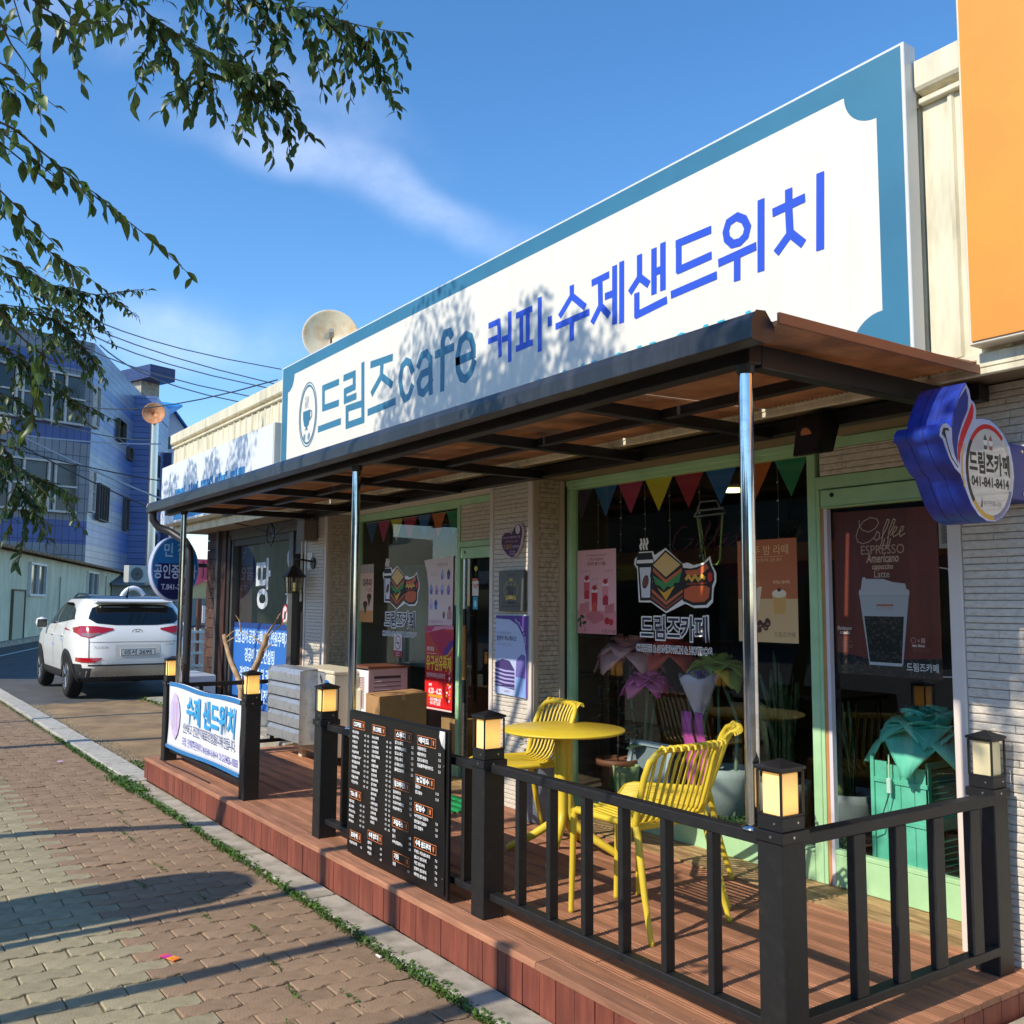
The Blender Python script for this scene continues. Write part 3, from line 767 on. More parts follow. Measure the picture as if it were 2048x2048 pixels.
# siding panels: courses with recessed joints
rs = random.Random(77)
NS = [0]
def siding(x0, x1, z0, z1, y, axis='y', m=siding_m, indiv=True, course=0.0315, pos=None):
    """axis 'y': faces the street at y; axis 'x': faces +x at x=pos, running y0=x0..y1=x1"""
    th = .012
    if axis == 'y': bx('siding_backing', x0, x1, y + .0095, y + .03, z0, z1, joint_m, cafe, 0)
    else: bx('siding_backing', pos - .03, pos - .0095, x0, x1, z0, z1, joint_m, cafe, 0)
    z = z0; mass = MB()
    while z < z1 - .004:
        h = course*rs.choice([0.85, 1, 1, 1.15]); zt = min(z + h, z1)
        d = rs.uniform(0, .0022)
        cuts = [x0]; u = x0 + rs.uniform(.12, .8)
        while u < x1 - .1 and axis == 'y' and (x1 - x0) > .3:
            cuts.append(u); u += rs.uniform(.35, .95)
        cuts = cuts[:5] + [x1]
        mb = MB()
        for a, b in zip(cuts, cuts[1:]):
            e = rs.uniform(0, .0014)
            if axis == 'y':
                y_ = y + d + e
                mb.add([(a + .001, y_ + .002, z + .0018), (b - .001, y_ + .002, z + .0018), (b - .001, y_ + .0018, zt - .0016), (a + .001, y_ + .0018, zt - .0016),
                        (a + .001, y + th, z + .0008), (b - .001, y + th, z + .0008), (b - .001, y + th, zt - .0008), (a + .001, y + th, zt - .0008),
                        (a + .003, y_, z + .0055), (b - .003, y_, z + .0055), (b - .003, y_, zt - .0055), (a + .003, y_, zt - .0055)],
                       [(8, 9, 10, 11), (0, 1, 9, 8), (1, 2, 10, 9), (2, 3, 11, 10), (3, 0, 8, 11), (4, 5, 1, 0), (5, 6, 2, 1), (6, 7, 3, 2), (7, 4, 0, 3)])
            else:
                p_ = pos - d - e
                mb.add([(p_ - .002, a + .001, z + .0018), (p_ - .002, b - .001, z + .0018), (p_ - .002, b - .001, zt - .0016), (p_ - .002, a + .001, zt - .0016),
                        (pos - th, a + .001, z + .0008), (pos - th, b - .001, z + .0008), (pos - th, b - .001, zt - .0008), (pos - th, a + .001, zt - .0008),
                        (p_, a + .003, z + .0055), (p_, b - .003, z + .0055), (p_, b - .003, zt - .0055), (p_, a + .003, zt - .0055)],
                       [(8, 9, 10, 11), (0, 1, 9, 8), (1, 2, 10, 9), (2, 3, 11, 10), (3, 0, 8, 11), (4, 5, 1, 0), (5, 6, 2, 1), (6, 7, 3, 2), (7, 4, 0, 3)])
        if indiv and NS[0] < 296:
            mb.build('siding_course', m, cafe); NS[0] += 1
        else: mass.add(mb.v, mb.f)
        z = zt
    if mass.v: mass.build('siding_mass', m, cafe, kind='stuff')
siding(-2.158, -1.20, .06, ZT, 3.70)
siding(-5.585, -5.165, ZD, 2.375, 3.70)
siding(-8.90, -8.50, ZD, 2.375, 3.70)
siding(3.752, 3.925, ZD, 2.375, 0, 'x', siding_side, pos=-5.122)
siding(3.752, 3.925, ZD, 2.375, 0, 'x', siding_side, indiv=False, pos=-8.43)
siding(-6.045-.44, -5.64, 2.03, 2.315, 3.985, indiv=False)
siding(-3.06, -2.225, 2.186, 2.318, 3.985, indiv=False)
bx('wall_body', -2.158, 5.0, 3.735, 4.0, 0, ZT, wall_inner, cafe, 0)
siding(-1.198, 3.0, .06, ZT, 3.70, indiv=False)
# pillar bodies and trims
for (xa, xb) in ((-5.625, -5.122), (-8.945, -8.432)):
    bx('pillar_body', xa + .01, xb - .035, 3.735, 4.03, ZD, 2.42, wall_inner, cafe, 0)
    bx('corner_trim', xb - .043, xb, 3.695, 3.712, ZD, 2.38, trim_cream, cafe, .002)
    bx('corner_trim', xb - .016, xb + .003, 3.713, 3.751, ZD, 2.38, trim_tan, cafe, .002)
    bx('corner_trim', xa, xa + .038, 3.694, 3.99, ZD, 2.38, trim_cream, cafe, .002)
    bx('corner_trim', xb - .016, xb + .003, 3.926, 3.968, ZD, 2.372, trim_tan, cafe, .002)
bx('corner_trim', -2.216, -2.159, 3.692, 3.98, ZD - .1, 2.42, trim_cream, cafe, .003)
bx('fascia_sill', -8.95, -2.05, 3.672, 3.70, 2.382, 2.418, trim_tan, cafe, .003)
bx('fascia_sill', -8.42, -5.64, 3.80, 3.985, 2.372, 2.396, trim_cream, cafe, .003)
bx('fascia_sill', -5.11, -2.22, 3.72, 3.985, 2.372, 2.396, soffit_m, cafe, .003)
# green frames.  front face y=4.0-ish
def fr(x0, x1, z0, z1, y0=3.985, y1=4.05, par=None, bev=.003, m=None):
    return bx('frame', x0, x1, y0, y1, z0, z1, m or green_frame, par or cafe, bev)
def window(x0, x1, z0, z1, par=cafe, pane=True, e=.0):
    w = MB(); o = fr(x0, x1, z1, 2.371); o.name = 'window'
    return o
# big window (between pillar and right door)
w1 = fr(-5.118, -3.14, 2.308, 2.371); w1.name = 'window'
for a in ((-5.118, -5.075, .355, 2.307), (-5.118, -3.14, ZD + .004, .353), (-3.138, -3.088, ZD + .004, 2.371)):
    q = fr(*a, par=w1)
fr(-5.118, -3.14, 2.335, 2.371, 3.975, 3.984, w1)
fr(-5.074, -3.14, .340, .352, 3.976, 3.984, w1)
bx('pane', -5.074, -3.139, 4.0265, 4.0325, .354, 2.307, GLASS, w1, 0)
# left window
w2 = fr(-8.425, -6.50, 2.308, 2.371); w2.name = 'window'
for a in ((-8.425, -8.37, .355, 2.307), (-8.425, -6.547, ZD + .004, .353), (-6.545, -6.497, ZD + .004, 2.307)):
    fr(*a, par=w2)
bx('pane', -8.369, -6.546, 4.0265, 4.0325, .354, 2.307, GLASS, w2, 0)
# left door bay
fr(-6.496, -5.63, 2.316, 2.371, par=w2)
d1 = fr(-6.496, -5.63, 1.980, 2.028); d1.name = 'door'
fr(-6.46, -5.63, 1.892, 1.976, 3.972, 4.02, d1)
bx('stile', -6.452, -6.425, 3.99, 4.03, .2, 1.890, steel, d1, .002)
bx('pane', -6.424, -5.62, 4.003, 4.009, .33, 1.891, GLASS, d1, 0)
fr(-6.452, -5.63, .2, .33, 3.99, 4.02, d1)
s = MB().tube([(-6.36, 3.95, 1.50), (-6.36, 3.95, 1.37)], .013, 12).tube([(-6.36, 3.95, .96), (-6.36, 3.95, .78)], .013, 12)
h = s.build('handle', black_metal, d1)
MB().tube([(-6.36, 3.95, 1.372), (-6.36, 3.95, .958)], .0165, 14).build('grip', M('handle_wood', '#b9813f', .4, var=.15), h)
for z in (1.45, .83):
    MB().tube([(-6.36, 3.95, z), (-6.36, 4.01, z)], .007, 8).build('standoff', steel, h)
MB().tube([(-6.40, 3.9715, 1.94), (-6.40, 3.969, 1.94)], .011, 12).build('lock', black_metal, d1)
# right door bay
fr(-3.087, -2.218, 2.319, 2.371, par=w1)
d2 = fr(-3.087, -2.218, 2.120, 2.183); d2.name = 'door'
fr(-3.05, -2.218, 2.030, 2.113, 3.975, 4.03, d2)
fr(-3.05, -2.218, 2.022, 2.029, 3.97, 4.03, d2)
MB().tube([(-2.98, 3.974, 2.085), (-2.98, 3.971, 2.085)], .0115, 14).build('lock', black_metal, d2)
bx('jamb_strip', -3.087, -3.067, 3.99, 4.03, ZD + .004, 2.118, green_frame, d2, 0)
bx('jamb_strip', -3.0665, -3.044, 3.995, 4.02, ZD + .004, 2.021, M('strip_wood', '#c48f57', .5, var=.15), d2, 0)
bx('jamb_strip', -3.0435, -3.024, 3.99, 4.02, ZD + .004, 2.021, M('strip_white', '#d9d4dc', .4), d2, 0)
bx('pane', -3.023, -2.218, 4.0265, 4.0325, .375, 2.021, GLASS, d2, 0)
fr(-3.023, -2.218, .352, .374, 3.985, 4.03, d2)
fr(-3.023, -2.218, ZD + .01, .351, 3.988, 4.03, d2)

# =============== neighbouring estate agent's unit
grey_metal = M('grey_frame', '#55524f', .45, .2, var=.15)
dark_metal = M('dark_frame', '#33302f', .45, .2, var=.15)
agent = thing('shop_unit', "estate agent's glazed shop unit with brown pilasters left of the cafe", 'shop', (-10.8, 3.9, 0))
bx('wall', -12.6, -11.2, 3.98, 4.05, 0.0, 2.42, wood_dark, agent, 0)
col = bx('column', -12.50, -12.10, 3.86, 3.97, 0.0, 2.42, wood_dark, agent, .004)
z = .1; brm = M('brown_tile', '#5e3f30', .6, col2='#3b261c', vscale=9, bump=.5, objvar=.35)
while z < 2.4:
    bx('tile', -12.515, -12.085, 3.835, 3.859, z, z + .118, brm, col, .003); z += .124
bx('pipe_cover', -12.06, -11.98, 3.80, 3.97, .05, 2.42, grey_metal, agent, .004)
bx('pilaster', -11.96, -11.80, 3.84, 3.97, .05, 2.42, wood_dark, agent, .004)
bx('frame', -11.79, -11.70, 3.86, 3.97, .05, 2.36, dark_metal, agent, .004)
bx('frame', -11.69, -11.64, 3.88, 3.97, .05, 2.30, grey_metal, agent, .004)
bx('header', -11.95, -9.0, 3.87, 3.98, 2.30, 2.42, grey_metal, agent, .004)
bx('frame', -11.64, -9.80, 3.89, 3.96, 2.22, 2.298, dark_metal, agent, .003)
bx('frame', -9.80, -9.68, 3.87, 3.97, .1, 2.298, grey_metal, agent, .004)
bx('frame', -9.67, -9.0, 3.89, 3.97, 2.05, 2.298, grey_metal, agent, .004)
bx('frame', -9.67, -9.0, 3.89, 3.97, 1.66, 1.80, dark_metal, agent, .004)
bx('pane', -11.64, -9.80, 3.935, 3.941, .33, 2.22, GLASS, agent, 0)
bx('pane', -9.67, -9.0, 3.935, 3.941, .2, 2.05, GLASS, agent, 0)
bx('plinth', -11.95, -9.68, 3.87, 3.97, 0.0, .33, M('metal_plinth', '#9a9a98', .4, .4, var=.2), agent, .004)
bx('step', -11.4, -8.96, 3.55, 3.86, 0.0, .19, concrete_pale, agent, .01)
bx('side_post', -9.04, -8.98, 3.80, 3.86, .1, 2.40, M('post_brown', '#4d382c', .5), agent, .004)
P = Print((0, 3.933, 0), parent=agent)
P.text('땅', -10.95, 1.52, .62, '#c9ced2', bold=.012, width=.46)
P.ell(-9.95, 2.02, .05, .09, '#b9bcc0', 12); P.rect(-10.02, 1.62, -9.83, 1.86, '#a9aeb3'); P.rect(-9.98, 1.52, -9.87, 1.61, '#9fb0c9')
P.ell(-10.02, 1.40, .085, .12, '#b3323e', 24); P.ell(-10.02, 1.40, .066, .10, '#d9d9d9', 24)
P.line([(-10.075, 1.34), (-9.965, 1.46)], .02, '#b3323e'); P.ell(-10.02, 1.40, .03, .05, '#5a3330', 12)
P.rect(-10.13, 1.275, -9.90, 1.325, '#1e1e1e'); P.text('금연', -10.125, 1.285, .045, '#e05560'); P.text('마스크', -10.03, 1.285, .045, '#8fd39a')
P.done('window_print')
P = Print((0, 3.926, 0))
P.rect(-11.64, .335, -9.80, 1.30, '#1c3f80')
P.rect(-11.64, .335, -9.805, 1.235, '#2f6fc0')
for a, b, w, txt in ((-11.60, 1.075, 1.72, '전답.임야.공장.주택상가.전원주택지'), (-11.24, .865, .96, '경공매 전문컨설팅'), (-11.40, .645, 1.30, '경매물건투자 및 권리분석'), (-11.30, .42, 1.02, '급매.공매전문')):
    P.text(txt, a, b, .17, '#cfe4f6', bold=.004, width=w)
tag(P.done('window_banner'), "blue banner with white property lettering across the estate agent's window", 'banner')

# ================================================================== SIGNS
SY = 3.32
sg = thing('shop_sign', 'long white cafe fascia sign with teal border and blue Korean lettering', 'shop sign', (-5.39, SY, 2.5))
bx('sign_box', -8.69, -2.098, SY + .001, 3.40, 2.50, 3.772, M('sign_edge', '#d8d9d6', .4, var=.05), sg, .003)
TEALC, BLUEC, WHITEC = '#3d86ac', '#2a50c8', '#f4f1e8'
P = Print((0, SY + .0004, 0), parent=sg)
tealm = M('sign_teal', '#387795', .45, col2='#34708d', vscale=2)
whitem = M('sign_white', '#e2ded2', .5, col2='#d9d5c9', vscale=2.5, stretch=(6, 1, .6), thr=(.4, .8))
P.rect(-8.675, 2.51, -2.112, 3.760, tealm)
def arc(cx, cz, r, a0, a1, n=10):
    return [(cx + r*math.cos(R_(a0 + (a1 - a0)*i/n)), cz + r*math.sin(R_(a0 + (a1 - a0)*i/n))) for i in range(n + 1)]
xl, xr_, zb, zt, r = -8.535, -2.228, 2.56, 3.658, .15
pts = arc(xr_, zt, r, 180, 270) + arc(xr_, zb, r, 90, 180) + arc(xl, zb, r, 0, 90) + arc(xl, zt, r, 270, 360)
P.poly(pts, whitem)
TL = [[(-7.71, 3.401), (-7.411, 3.397)], [(-7.71, 3.401), (-7.7, 3.222)], [(-7.7, 3.222), (-7.404, 3.216)], [(-7.786, 3.05), (-7.355, 3.051)], [(-7.279, 3.409), (-7.093, 3.407)], [(-7.093, 3.407), (-7.088, 3.297)], [(-7.261, 3.292), (-7.088, 3.297)], [(-7.261, 3.292), (-7.256, 3.213)], [(-7.256, 3.213), (-7.064, 3.215)], [(-6.934, 3.449), (-6.922, 3.175)], [(-7.216, 3.138), (-6.92, 3.133)], [(-6.92, 3.133), (-6.913, 2.997)], [(-6.913, 2.997), (-7.209, 2.996)], [(-7.209, 2.996), (-7.216, 3.138)], [(-6.774, 3.42), (-6.438, 3.404)], [(-6.594, 3.408), (-6.602, 3.293)], [(-6.602, 3.293), (-6.751, 3.191)], [(-6.602, 3.293), (-6.436, 3.198)], [(-6.807, 3.043), (-6.38, 3.054)], [(-6.105, 3.237), (-6.145, 3.303), (-6.2, 3.327), (-6.265, 3.299), (-6.291, 3.197), (-6.258, 3.097), (-6.208, 3.044), (-6.151, 3.054), (-6.106, 3.116)], [(-6.01, 3.258), (-5.966, 3.318), (-5.898, 3.326), (-5.841, 3.269), (-5.828, 3.031)], [(-5.839, 3.188), (-5.962, 3.183), (-6.008, 3.132), (-5.992, 3.061), (-5.935, 3.039), (-5.858, 3.076), (-5.83, 3.11)], [(-5.668, 3.026), (-5.67, 3.355), (-5.639, 3.408), (-5.576, 3.405), (-5.555, 3.375)], [(-5.754, 3.284), (-5.539, 3.287)], [(-5.469, 3.175), (-5.267, 3.18), (-5.268, 3.233), (-5.304, 3.304), (-5.363, 3.333), (-5.432, 3.306), (-5.47, 3.202), (-5.458, 3.114), (-5.417, 3.052), (-5.367, 3.034), (-5.299, 3.061), (-5.262, 3.122)]]
BL = [[(-5.076, 3.329), (-4.968, 3.33)], [(-4.968, 3.33), (-4.949, 3.106)], [(-5.079, 3.227), (-4.964, 3.228)], [(-4.919, 3.202), (-4.846, 3.201)], [(-4.845, 3.353), (-4.842, 3.053)], [(-4.765, 3.318), (-4.614, 3.321)], [(-4.719, 3.317), (-4.717, 3.113)], [(-4.651, 3.318), (-4.649, 3.115)], [(-4.763, 3.108), (-4.609, 3.112)], [(-4.527, 3.36), (-4.526, 3.05)], [(-4.426, 3.218), (-4.426, 3.181)], [(-4.217, 3.349), (-4.217, 3.297)], [(-4.217, 3.297), (-4.324, 3.211)], [(-4.217, 3.297), (-4.104, 3.207)], [(-4.359, 3.153), (-4.07, 3.163)], [(-4.217, 3.157), (-4.217, 3.046)], [(-4.027, 3.323), (-3.9, 3.329)], [(-3.965, 3.324), (-3.962, 3.174)], [(-3.962, 3.174), (-4.028, 3.102)], [(-3.962, 3.174), (-3.896, 3.108)], [(-3.913, 3.215), (-3.844, 3.215)], [(-3.843, 3.355), (-3.845, 3.053)], [(-3.785, 3.361), (-3.788, 3.046)], [(-3.644, 3.356), (-3.645, 3.245)], [(-3.645, 3.245), (-3.714, 3.189)], [(-3.645, 3.245), (-3.583, 3.194)], [(-3.534, 3.356), (-3.537, 3.136)], [(-3.536, 3.239), (-3.474, 3.24)], [(-3.468, 3.365), (-3.471, 3.139)], [(-3.667, 3.156), (-3.668, 3.049)], [(-3.668, 3.049), (-3.454, 3.07)], [(-3.365, 3.339), (-3.147, 3.337)], [(-3.355, 3.336), (-3.357, 3.201)], [(-3.357, 3.201), (-3.147, 3.209)], [(-3.402, 3.089), (-3.115, 3.102)], [(-2.972, 3.346), (-2.93, 3.319), (-2.909, 3.275), (-2.922, 3.237), (-2.958, 3.219), (-3.002, 3.223), (-3.036, 3.258), (-3.043, 3.296), (-3.025, 3.336), (-2.972, 3.346)], [(-3.081, 3.158), (-2.872, 3.169)], [(-2.975, 3.16), (-2.978, 3.051)], [(-2.828, 3.367), (-2.836, 3.055)], [(-2.672, 3.36), (-2.673, 3.299)], [(-2.752, 3.293), (-2.597, 3.3)], [(-2.674, 3.294), (-2.67, 3.166)], [(-2.67, 3.166), (-2.74, 3.109)], [(-2.67, 3.17), (-2.607, 3.106)], [(-2.504, 3.371), (-2.514, 3.056)]]
for s in TL:
    curved = len(s) > 2 and len(s) > 4
    P.line(s, .058, tealm, ext=0.024)
bluem = M('sign_blue', BLUEC, .45)
for i, s in enumerate(BL):
    closed = len(s) == 10
    P.line(s[:-1] if closed else s, .040 if len(s) > 1 else .04, bluem, closed=closed, ext=0.012)
# oval emblem with a cup
P.line([(-8.04 + .175*math.cos(t*.1963), 3.222 + .262*math.sin(t*.1963)) for t in range(32)], .018, tealm, closed=True)
P.line([(-8.04 + .200*math.cos(t*.1963), 3.222 + .290*math.sin(t*.1963)) for t in range(32)], .010, tealm, closed=True)
P.poly([(-8.15, 3.26), (-7.985, 3.26), (-7.99, 3.19), (-8.02, 3.125), (-8.05, 3.11), (-8.05, 3.095), (-8.02, 3.085), (-8.11, 3.085), (-8.085, 3.095), (-8.085, 3.11), (-8.12, 3.13), (-8.145, 3.19)], tealm)
P.line([(-7.985, 3.25), (-7.955, 3.24), (-7.95, 3.20), (-7.995, 3.165)], .012, tealm)
for k in (-.03, 0, .03):
    P.line([(-8.07 + k, 3.285), (-8.08 + k, 3.32), (-8.06 + k, 3.35), (-8.07 + k, 3.39)], .006, tealm)
for k in (-8.11, -8.01):
    P.ell(k, 3.02, .022, .034, tealm, 12, rot=-.3); P.line([(k - .004, 2.99), (k + .004, 3.05)], .006, whitem)
# phone line, mostly behind the canopy
cy = M('sign_cyan', '#35b3cf', .45)
P.ell(-4.545, 2.79, .085, .085, cy, 24)
P.text('041 841 8414', -4.38, 2.62, .36, cy, bold=.012, width=1.48, shear=.25)
P.done('sign_print')

ns = thing('shop_sign', 'plain white neighbour fascia sign with blue lettering along its lower edge', 'shop sign', (-10.65, 3.25, 2.5))
bx('sign_box', -12.62, -8.68, 3.252, 3.40, 2.50, 3.245, M('nsign_edge', '#d6d0c2', .5, var=.05), ns, .004)
P = Print((0, 3.25, 0), parent=ns)
P.rect(-12.60, 2.515, -8.70, 3.235, M('nsign_white', '#dfe2e6', .4, var=.04))
nb = M('nsign_blue', '#2b86c4', .5)
P.rect(-12.0, 2.53, -9.2, 2.60, nb)
P.text('토지 상가 주택 매매 전문', -12.0, 2.65, .30, nb, bold=.03, width=2.55)
P.done('sign_print')
osn = thing('shop_sign', 'large plain orange fascia sign at the upper right', 'shop sign', (-.5, 3.33, 3.4))
bx('sign_box', -1.885, 3.0, 3.333, 3.42, 2.49, 4.6, M('orange_edge', '#ddd3bd', .5), osn, .004)
bx('sign_face', -1.872, 2.99, 3.3265, 3.3325, 2.503, 4.59, M('sign_orange', '#ef9a38', .35, col2='#e8923a', vscale=1.5), osn, 0)
bx('sign_channel', -1.70, 3.0, 3.36, 3.44, 2.44, 2.488, trim_tan, osn, .003)

# projecting droplet sign, faces +x
SX = -1.80
def yz(x0=SX):
    return dict(o=(x0, 0, 0), u=(0, 1, 0), v=(0, 0, 1), n=(1, 0, 0))
dp_ = thing('projecting_sign', 'blue droplet shaped sign box projecting from the wall with cafe name and phone number', 'projecting sign', (-2.0, 3.3, 1.75))
OUT = [(3.161, 2.316), (3.18, 2.295), (3.189, 2.262), (3.211, 2.252), (3.221, 2.227), (3.214, 2.196), (3.261, 2.203), (3.309, 2.202), (3.357, 2.186), (3.4, 2.158), (3.436, 2.116), (3.454, 2.057), (3.457, 2.006), (3.442, 1.944), (3.41, 1.889), (3.364, 1.854), (3.313, 1.837), (3.26, 1.837), (3.208, 1.854), (3.164, 1.891), (3.132, 1.94), (3.105, 1.989), (3.071, 2.009), (3.045, 2.035), (3.023, 2.067), (3.003, 2.102), (2.984, 2.111), (2.988, 2.137), (3.007, 2.156), (3.032, 2.161), (3.06, 2.147), (3.071, 2.186), (3.097, 2.235), (3.13, 2.283)]
side_blue = M('droplet_blue', '#2747b8', .4, col2='#182b7a', vscale=9, stretch=(1, 1, 1), bump=.3, bscale=30, thr=(.35, .7), coat=.15)
MB().prism(OUT, -1.975, -1.806, plane='yz', smooth=True).build('sign_box', side_blue, dp_, 0)
for xr in (-1.925, -1.865):
    rib = [((y - 3.2)*1.006 + 3.2, (z - 2.05)*1.005 + 2.05) for y, z in OUT]
    MB().prism(rib, xr - .0012, xr + .0012, plane='yz').build('seam', M('seam_navy', '#16225e', .6), dp_)
rust = M('droplet_rust', '#5a4a58', .7, col2='#3a3f86', vscale=14, thr=(.4, .6))
# red dust settled along the upper slope
bk = bx('bracket', -1.99, -1.85, 3.44, 3.70, 1.935, 2.145, M('bracket_navy', '#1d2f86', .5, var=.3), dp_, .004)
for z in (2.12, 1.96):
    MB().tube([(-1.849, 3.6, z), (-1.846, 3.6, z)], .006, 8).build('bolt', screw_m, bk)
P = Print((-1.8055, 0, 0), (0, 1, 0), (0, 0, 1), (1, 0, 0), parent=dp_)
P.poly([((y - 3.22)*.985 + 3.22, (z - 2.04)*.985 + 2.04) for y, z in OUT], M('droplet_face', '#aab2cf', .12, coat=.6))
cyc = (3.292, 2.013)
P.ell(*cyc, .150, .168, '#b9b4ae', 40)
def ringarc(t0, t1, col, w=.017, ra=.144, rb=.162):
    P.line([(cyc[0] + ra*math.cos(R_(t0 + (t1 - t0)*i/18)), cyc[1] + rb*math.sin(R_(t0 + (t1 - t0)*i/18))) for i in range(19)], w, col)
ringarc(50, 140, '#b3121c'); ringarc(140, 222, '#121214'); ringarc(222, 276, '#c99a35'); ringarc(276, 338, '#77748f')
P.ell(*cyc, .135, .152, M('droplet_white', '#bcb7b2', .1, coat=.7), 40)
P.poly([(3.16, 2.297), (3.173, 2.265), (3.165, 2.22), (3.128, 2.169), (3.101, 2.12), (3.091, 2.074), (3.093, 2.025), (3.074, 2.055), (3.063, 2.099), (3.064, 2.148), (3.079, 2.198), (3.113, 2.251)], '#1d2c7c')
P.poly([(3.196, 2.252), (3.205, 2.228), (3.196, 2.194), (3.162, 2.15), (3.134, 2.109), (3.11, 2.064), (3.104, 2.018), (3.093, 2.048), (3.097, 2.091), (3.12, 2.14), (3.16, 2.196)], '#b81a26')
P.line([(3.137, 2.10), (3.118, 2.05), (3.116, 2.0), (3.128, 1.95)], .009, '#c99a35')
P.poly([(3.04, 2.145), (3.033, 2.142), (3.013, 2.142), (3.002, 2.121), (3.023, 2.104), (3.038, 2.069), (3.053, 2.042), (3.091, 2.011), (3.096, 2.014), (3.059, 2.045), (3.043, 2.072), (3.026, 2.115), (3.022, 2.132), (3.032, 2.135), (3.047, 2.132)], '#101014')
P.text('드림즈카페', 3.163, 2.012, .082, '#0d0d10', bold=.003, width=.262)
P.text('041-841-8414', 3.172, 1.960, .046, '#0d0d10', bold=.0018, width=.244)
P.text('유구전통시장', 3.245, 1.893, .020, '#4d4a4a', width=.115); P.poly([(3.222, 1.885), (3.232, 1.91), (3.228, 1.925), (3.24, 1.905), (3.236, 1.885)], '#6d5a62')
for k, cc in ((3.27, '#3a3f46'), (3.305, '#8f4a40')):      # two tiny figures
    P.ell(k, 2.118, .013, .013, '#cfc9c0', 10); P.poly([(k - .012, 2.125), (k, 2.147), (k + .012, 2.125)], cc); P.rect(k - .010, 2.092, k + .010, 2.106, cc)
P.done('sign_print')

# round estate agent's sign far left
rsn = thing('projecting_sign', "round blue estate agent's sign projecting beside the left canopy pole", 'projecting sign', (-12.95, 3.54, 1.97))
rsn.scale = (1.0, 0.72, 1.0)
MB().tube([(-13.06, 3.54, 1.972), (-12.90, 3.54, 1.972)], .425, 40).build('sign_box', M('round_edge', '#b9c3dd', .35, var=.05), rsn)
bx('bracket', -13.0, -12.96, 3.9, 4.3, 2.0, 2.05, grey_metal, rsn, .002)
P = Print((-12.899, 0, 0), (0, 1, 0), (0, 0, 1), (1, 0, 0), step=.002, parent=rsn)
P.ell(3.54, 1.972, .405, .405, M('round_blue', '#1f6fae', .3), 40)
a0 = -.14
pts = [(3.54 + .405*math.cos(t), 1.972 + .405*math.sin(t)) for t in [(-math.pi + .75) + (math.pi - 1.5)*i/20 for i in range(21)]]
P.poly([(3.24, 2.04), (3.24, 1.70)] + pts + [(3.84, 1.70), (3.84, 2.04)], M('round_navy', '#0b1550', .3))
P.text('민 정', 3.33, 2.14, .20, '#9fc0df', bold=.003, width=.40)
P.text('공인중개사', 3.165, 1.86, .20, '#b9c4e4', bold=.004, width=.76)
P.text('T.841-2482', 3.30, 1.70, .10, '#b9c4e4', bold=.002, width=.50)
P.done('sign_print')

# ================================================================== SHOPFRONT POSTERS
def poster(name, label, cat, x0, x1, z0, z1, y=4.036, th=.0012, bg='#ffffff', bgm=None, skew=None, rough=.55):
    t = thing(name, label, cat, ((x0 + x1)/2, y, z0))
    bx('sheet', x0, x1, y + .0004, y + th, z0, z1, bgm or pm(bg, rough), t, 0)
    P = Print((0, y, 0), step=.0002, parent=t)
    return t, P
# --- strawberry
t, P = poster('poster', 'pink strawberry drinks poster at the left of the big window', 'poster', -5.054, -4.660, 1.349, 1.897, bg='#e9b3b6', y=4.0245)
P.rect(-5.054, 1.349, -4.66, 1.50, '#d98f93')
P.text('An adolescent view of', -4.857, 1.855, .022, '#8d4a50', align='CENTER'); P.text('STRAWBERRY', -4.857, 1.825, .026, '#a3333c', align='CENTER')
P.text('- 천지의 딸기 시절 -', -4.857, 1.795, .026, '#8f2c38', align='CENTER', bold=.0006)
for a, b, w in ((-5.01, 1.752, .1), (-4.77, 1.752, .08), (-4.90, 1.70, .07)):
    P.text('딸기 라떼 스무디', a, b, .013, '#8d4a50', width=w)
for xc, zb_, h, ca, cb in ((-4.955, 1.575, .135, '#d8616f', '#c43a4c'), (-4.875, 1.485, .16, '#c92f35', '#d9534a'), (-4.765, 1.535, .15, '#e38f95', '#b8293a')):
    P.poly([(xc - .026, zb_), (xc + .026, zb_), (xc + .033, zb_ + h), (xc - .033, zb_ + h)], ca)
    P.poly([(xc - .026, zb_), (xc + .026, zb_), (xc + .028, zb_ + h*.35), (xc, zb_ + h*.45), (xc - .028, zb_ + h*.3)], cb)
    P.rect(xc - .030, zb_ + h*.82, xc + .031, zb_ + h*.97, '#f2d9d6'); P.ell(xc, zb_ + h*1.02, .024, .018, '#b92a35', 8); P.line([(xc + .01, zb_ + h), (xc + .03, zb_ + h*1.2)], .004, '#4b3a3a')
P.poly([(-5.03, 1.54), (-4.93, 1.56), (-4.93, 1.49), (-5.03, 1.47)], '#d58085'); P.poly([(-4.96, 1.48), (-4.84, 1.50), (-4.78, 1.47), (-4.78, 1.44), (-4.88, 1.41), (-4.96, 1.45)], '#c97074')
P.poly([(-4.77, 1.53), (-4.68, 1.55), (-4.68, 1.49), (-4.77, 1.475)], '#cf777b')
P.ell(-4.75, 1.435, .026, .024, '#b5202c', 12); P.ell(-4.71, 1.428, .024, .022, '#c2313a', 12)
for a, b, rt in ((-5.03, 1.44, .6), (-5.0, 1.46, -.3), (-5.02, 1.41, 1.4), (-4.98, 1.42, .2)):
    P.ell(a, b, .024, .011, '#2f4a2a', 10, rot=rt)
P.line([(-4.99, 1.405), (-4.965, 1.37), (-4.985, 1.365)], .004, '#8a4038')
P.text('드림즈카페', -4.67, 1.357, .028, '#5c2f2f', align='RIGHT', width=.13)
P.done()
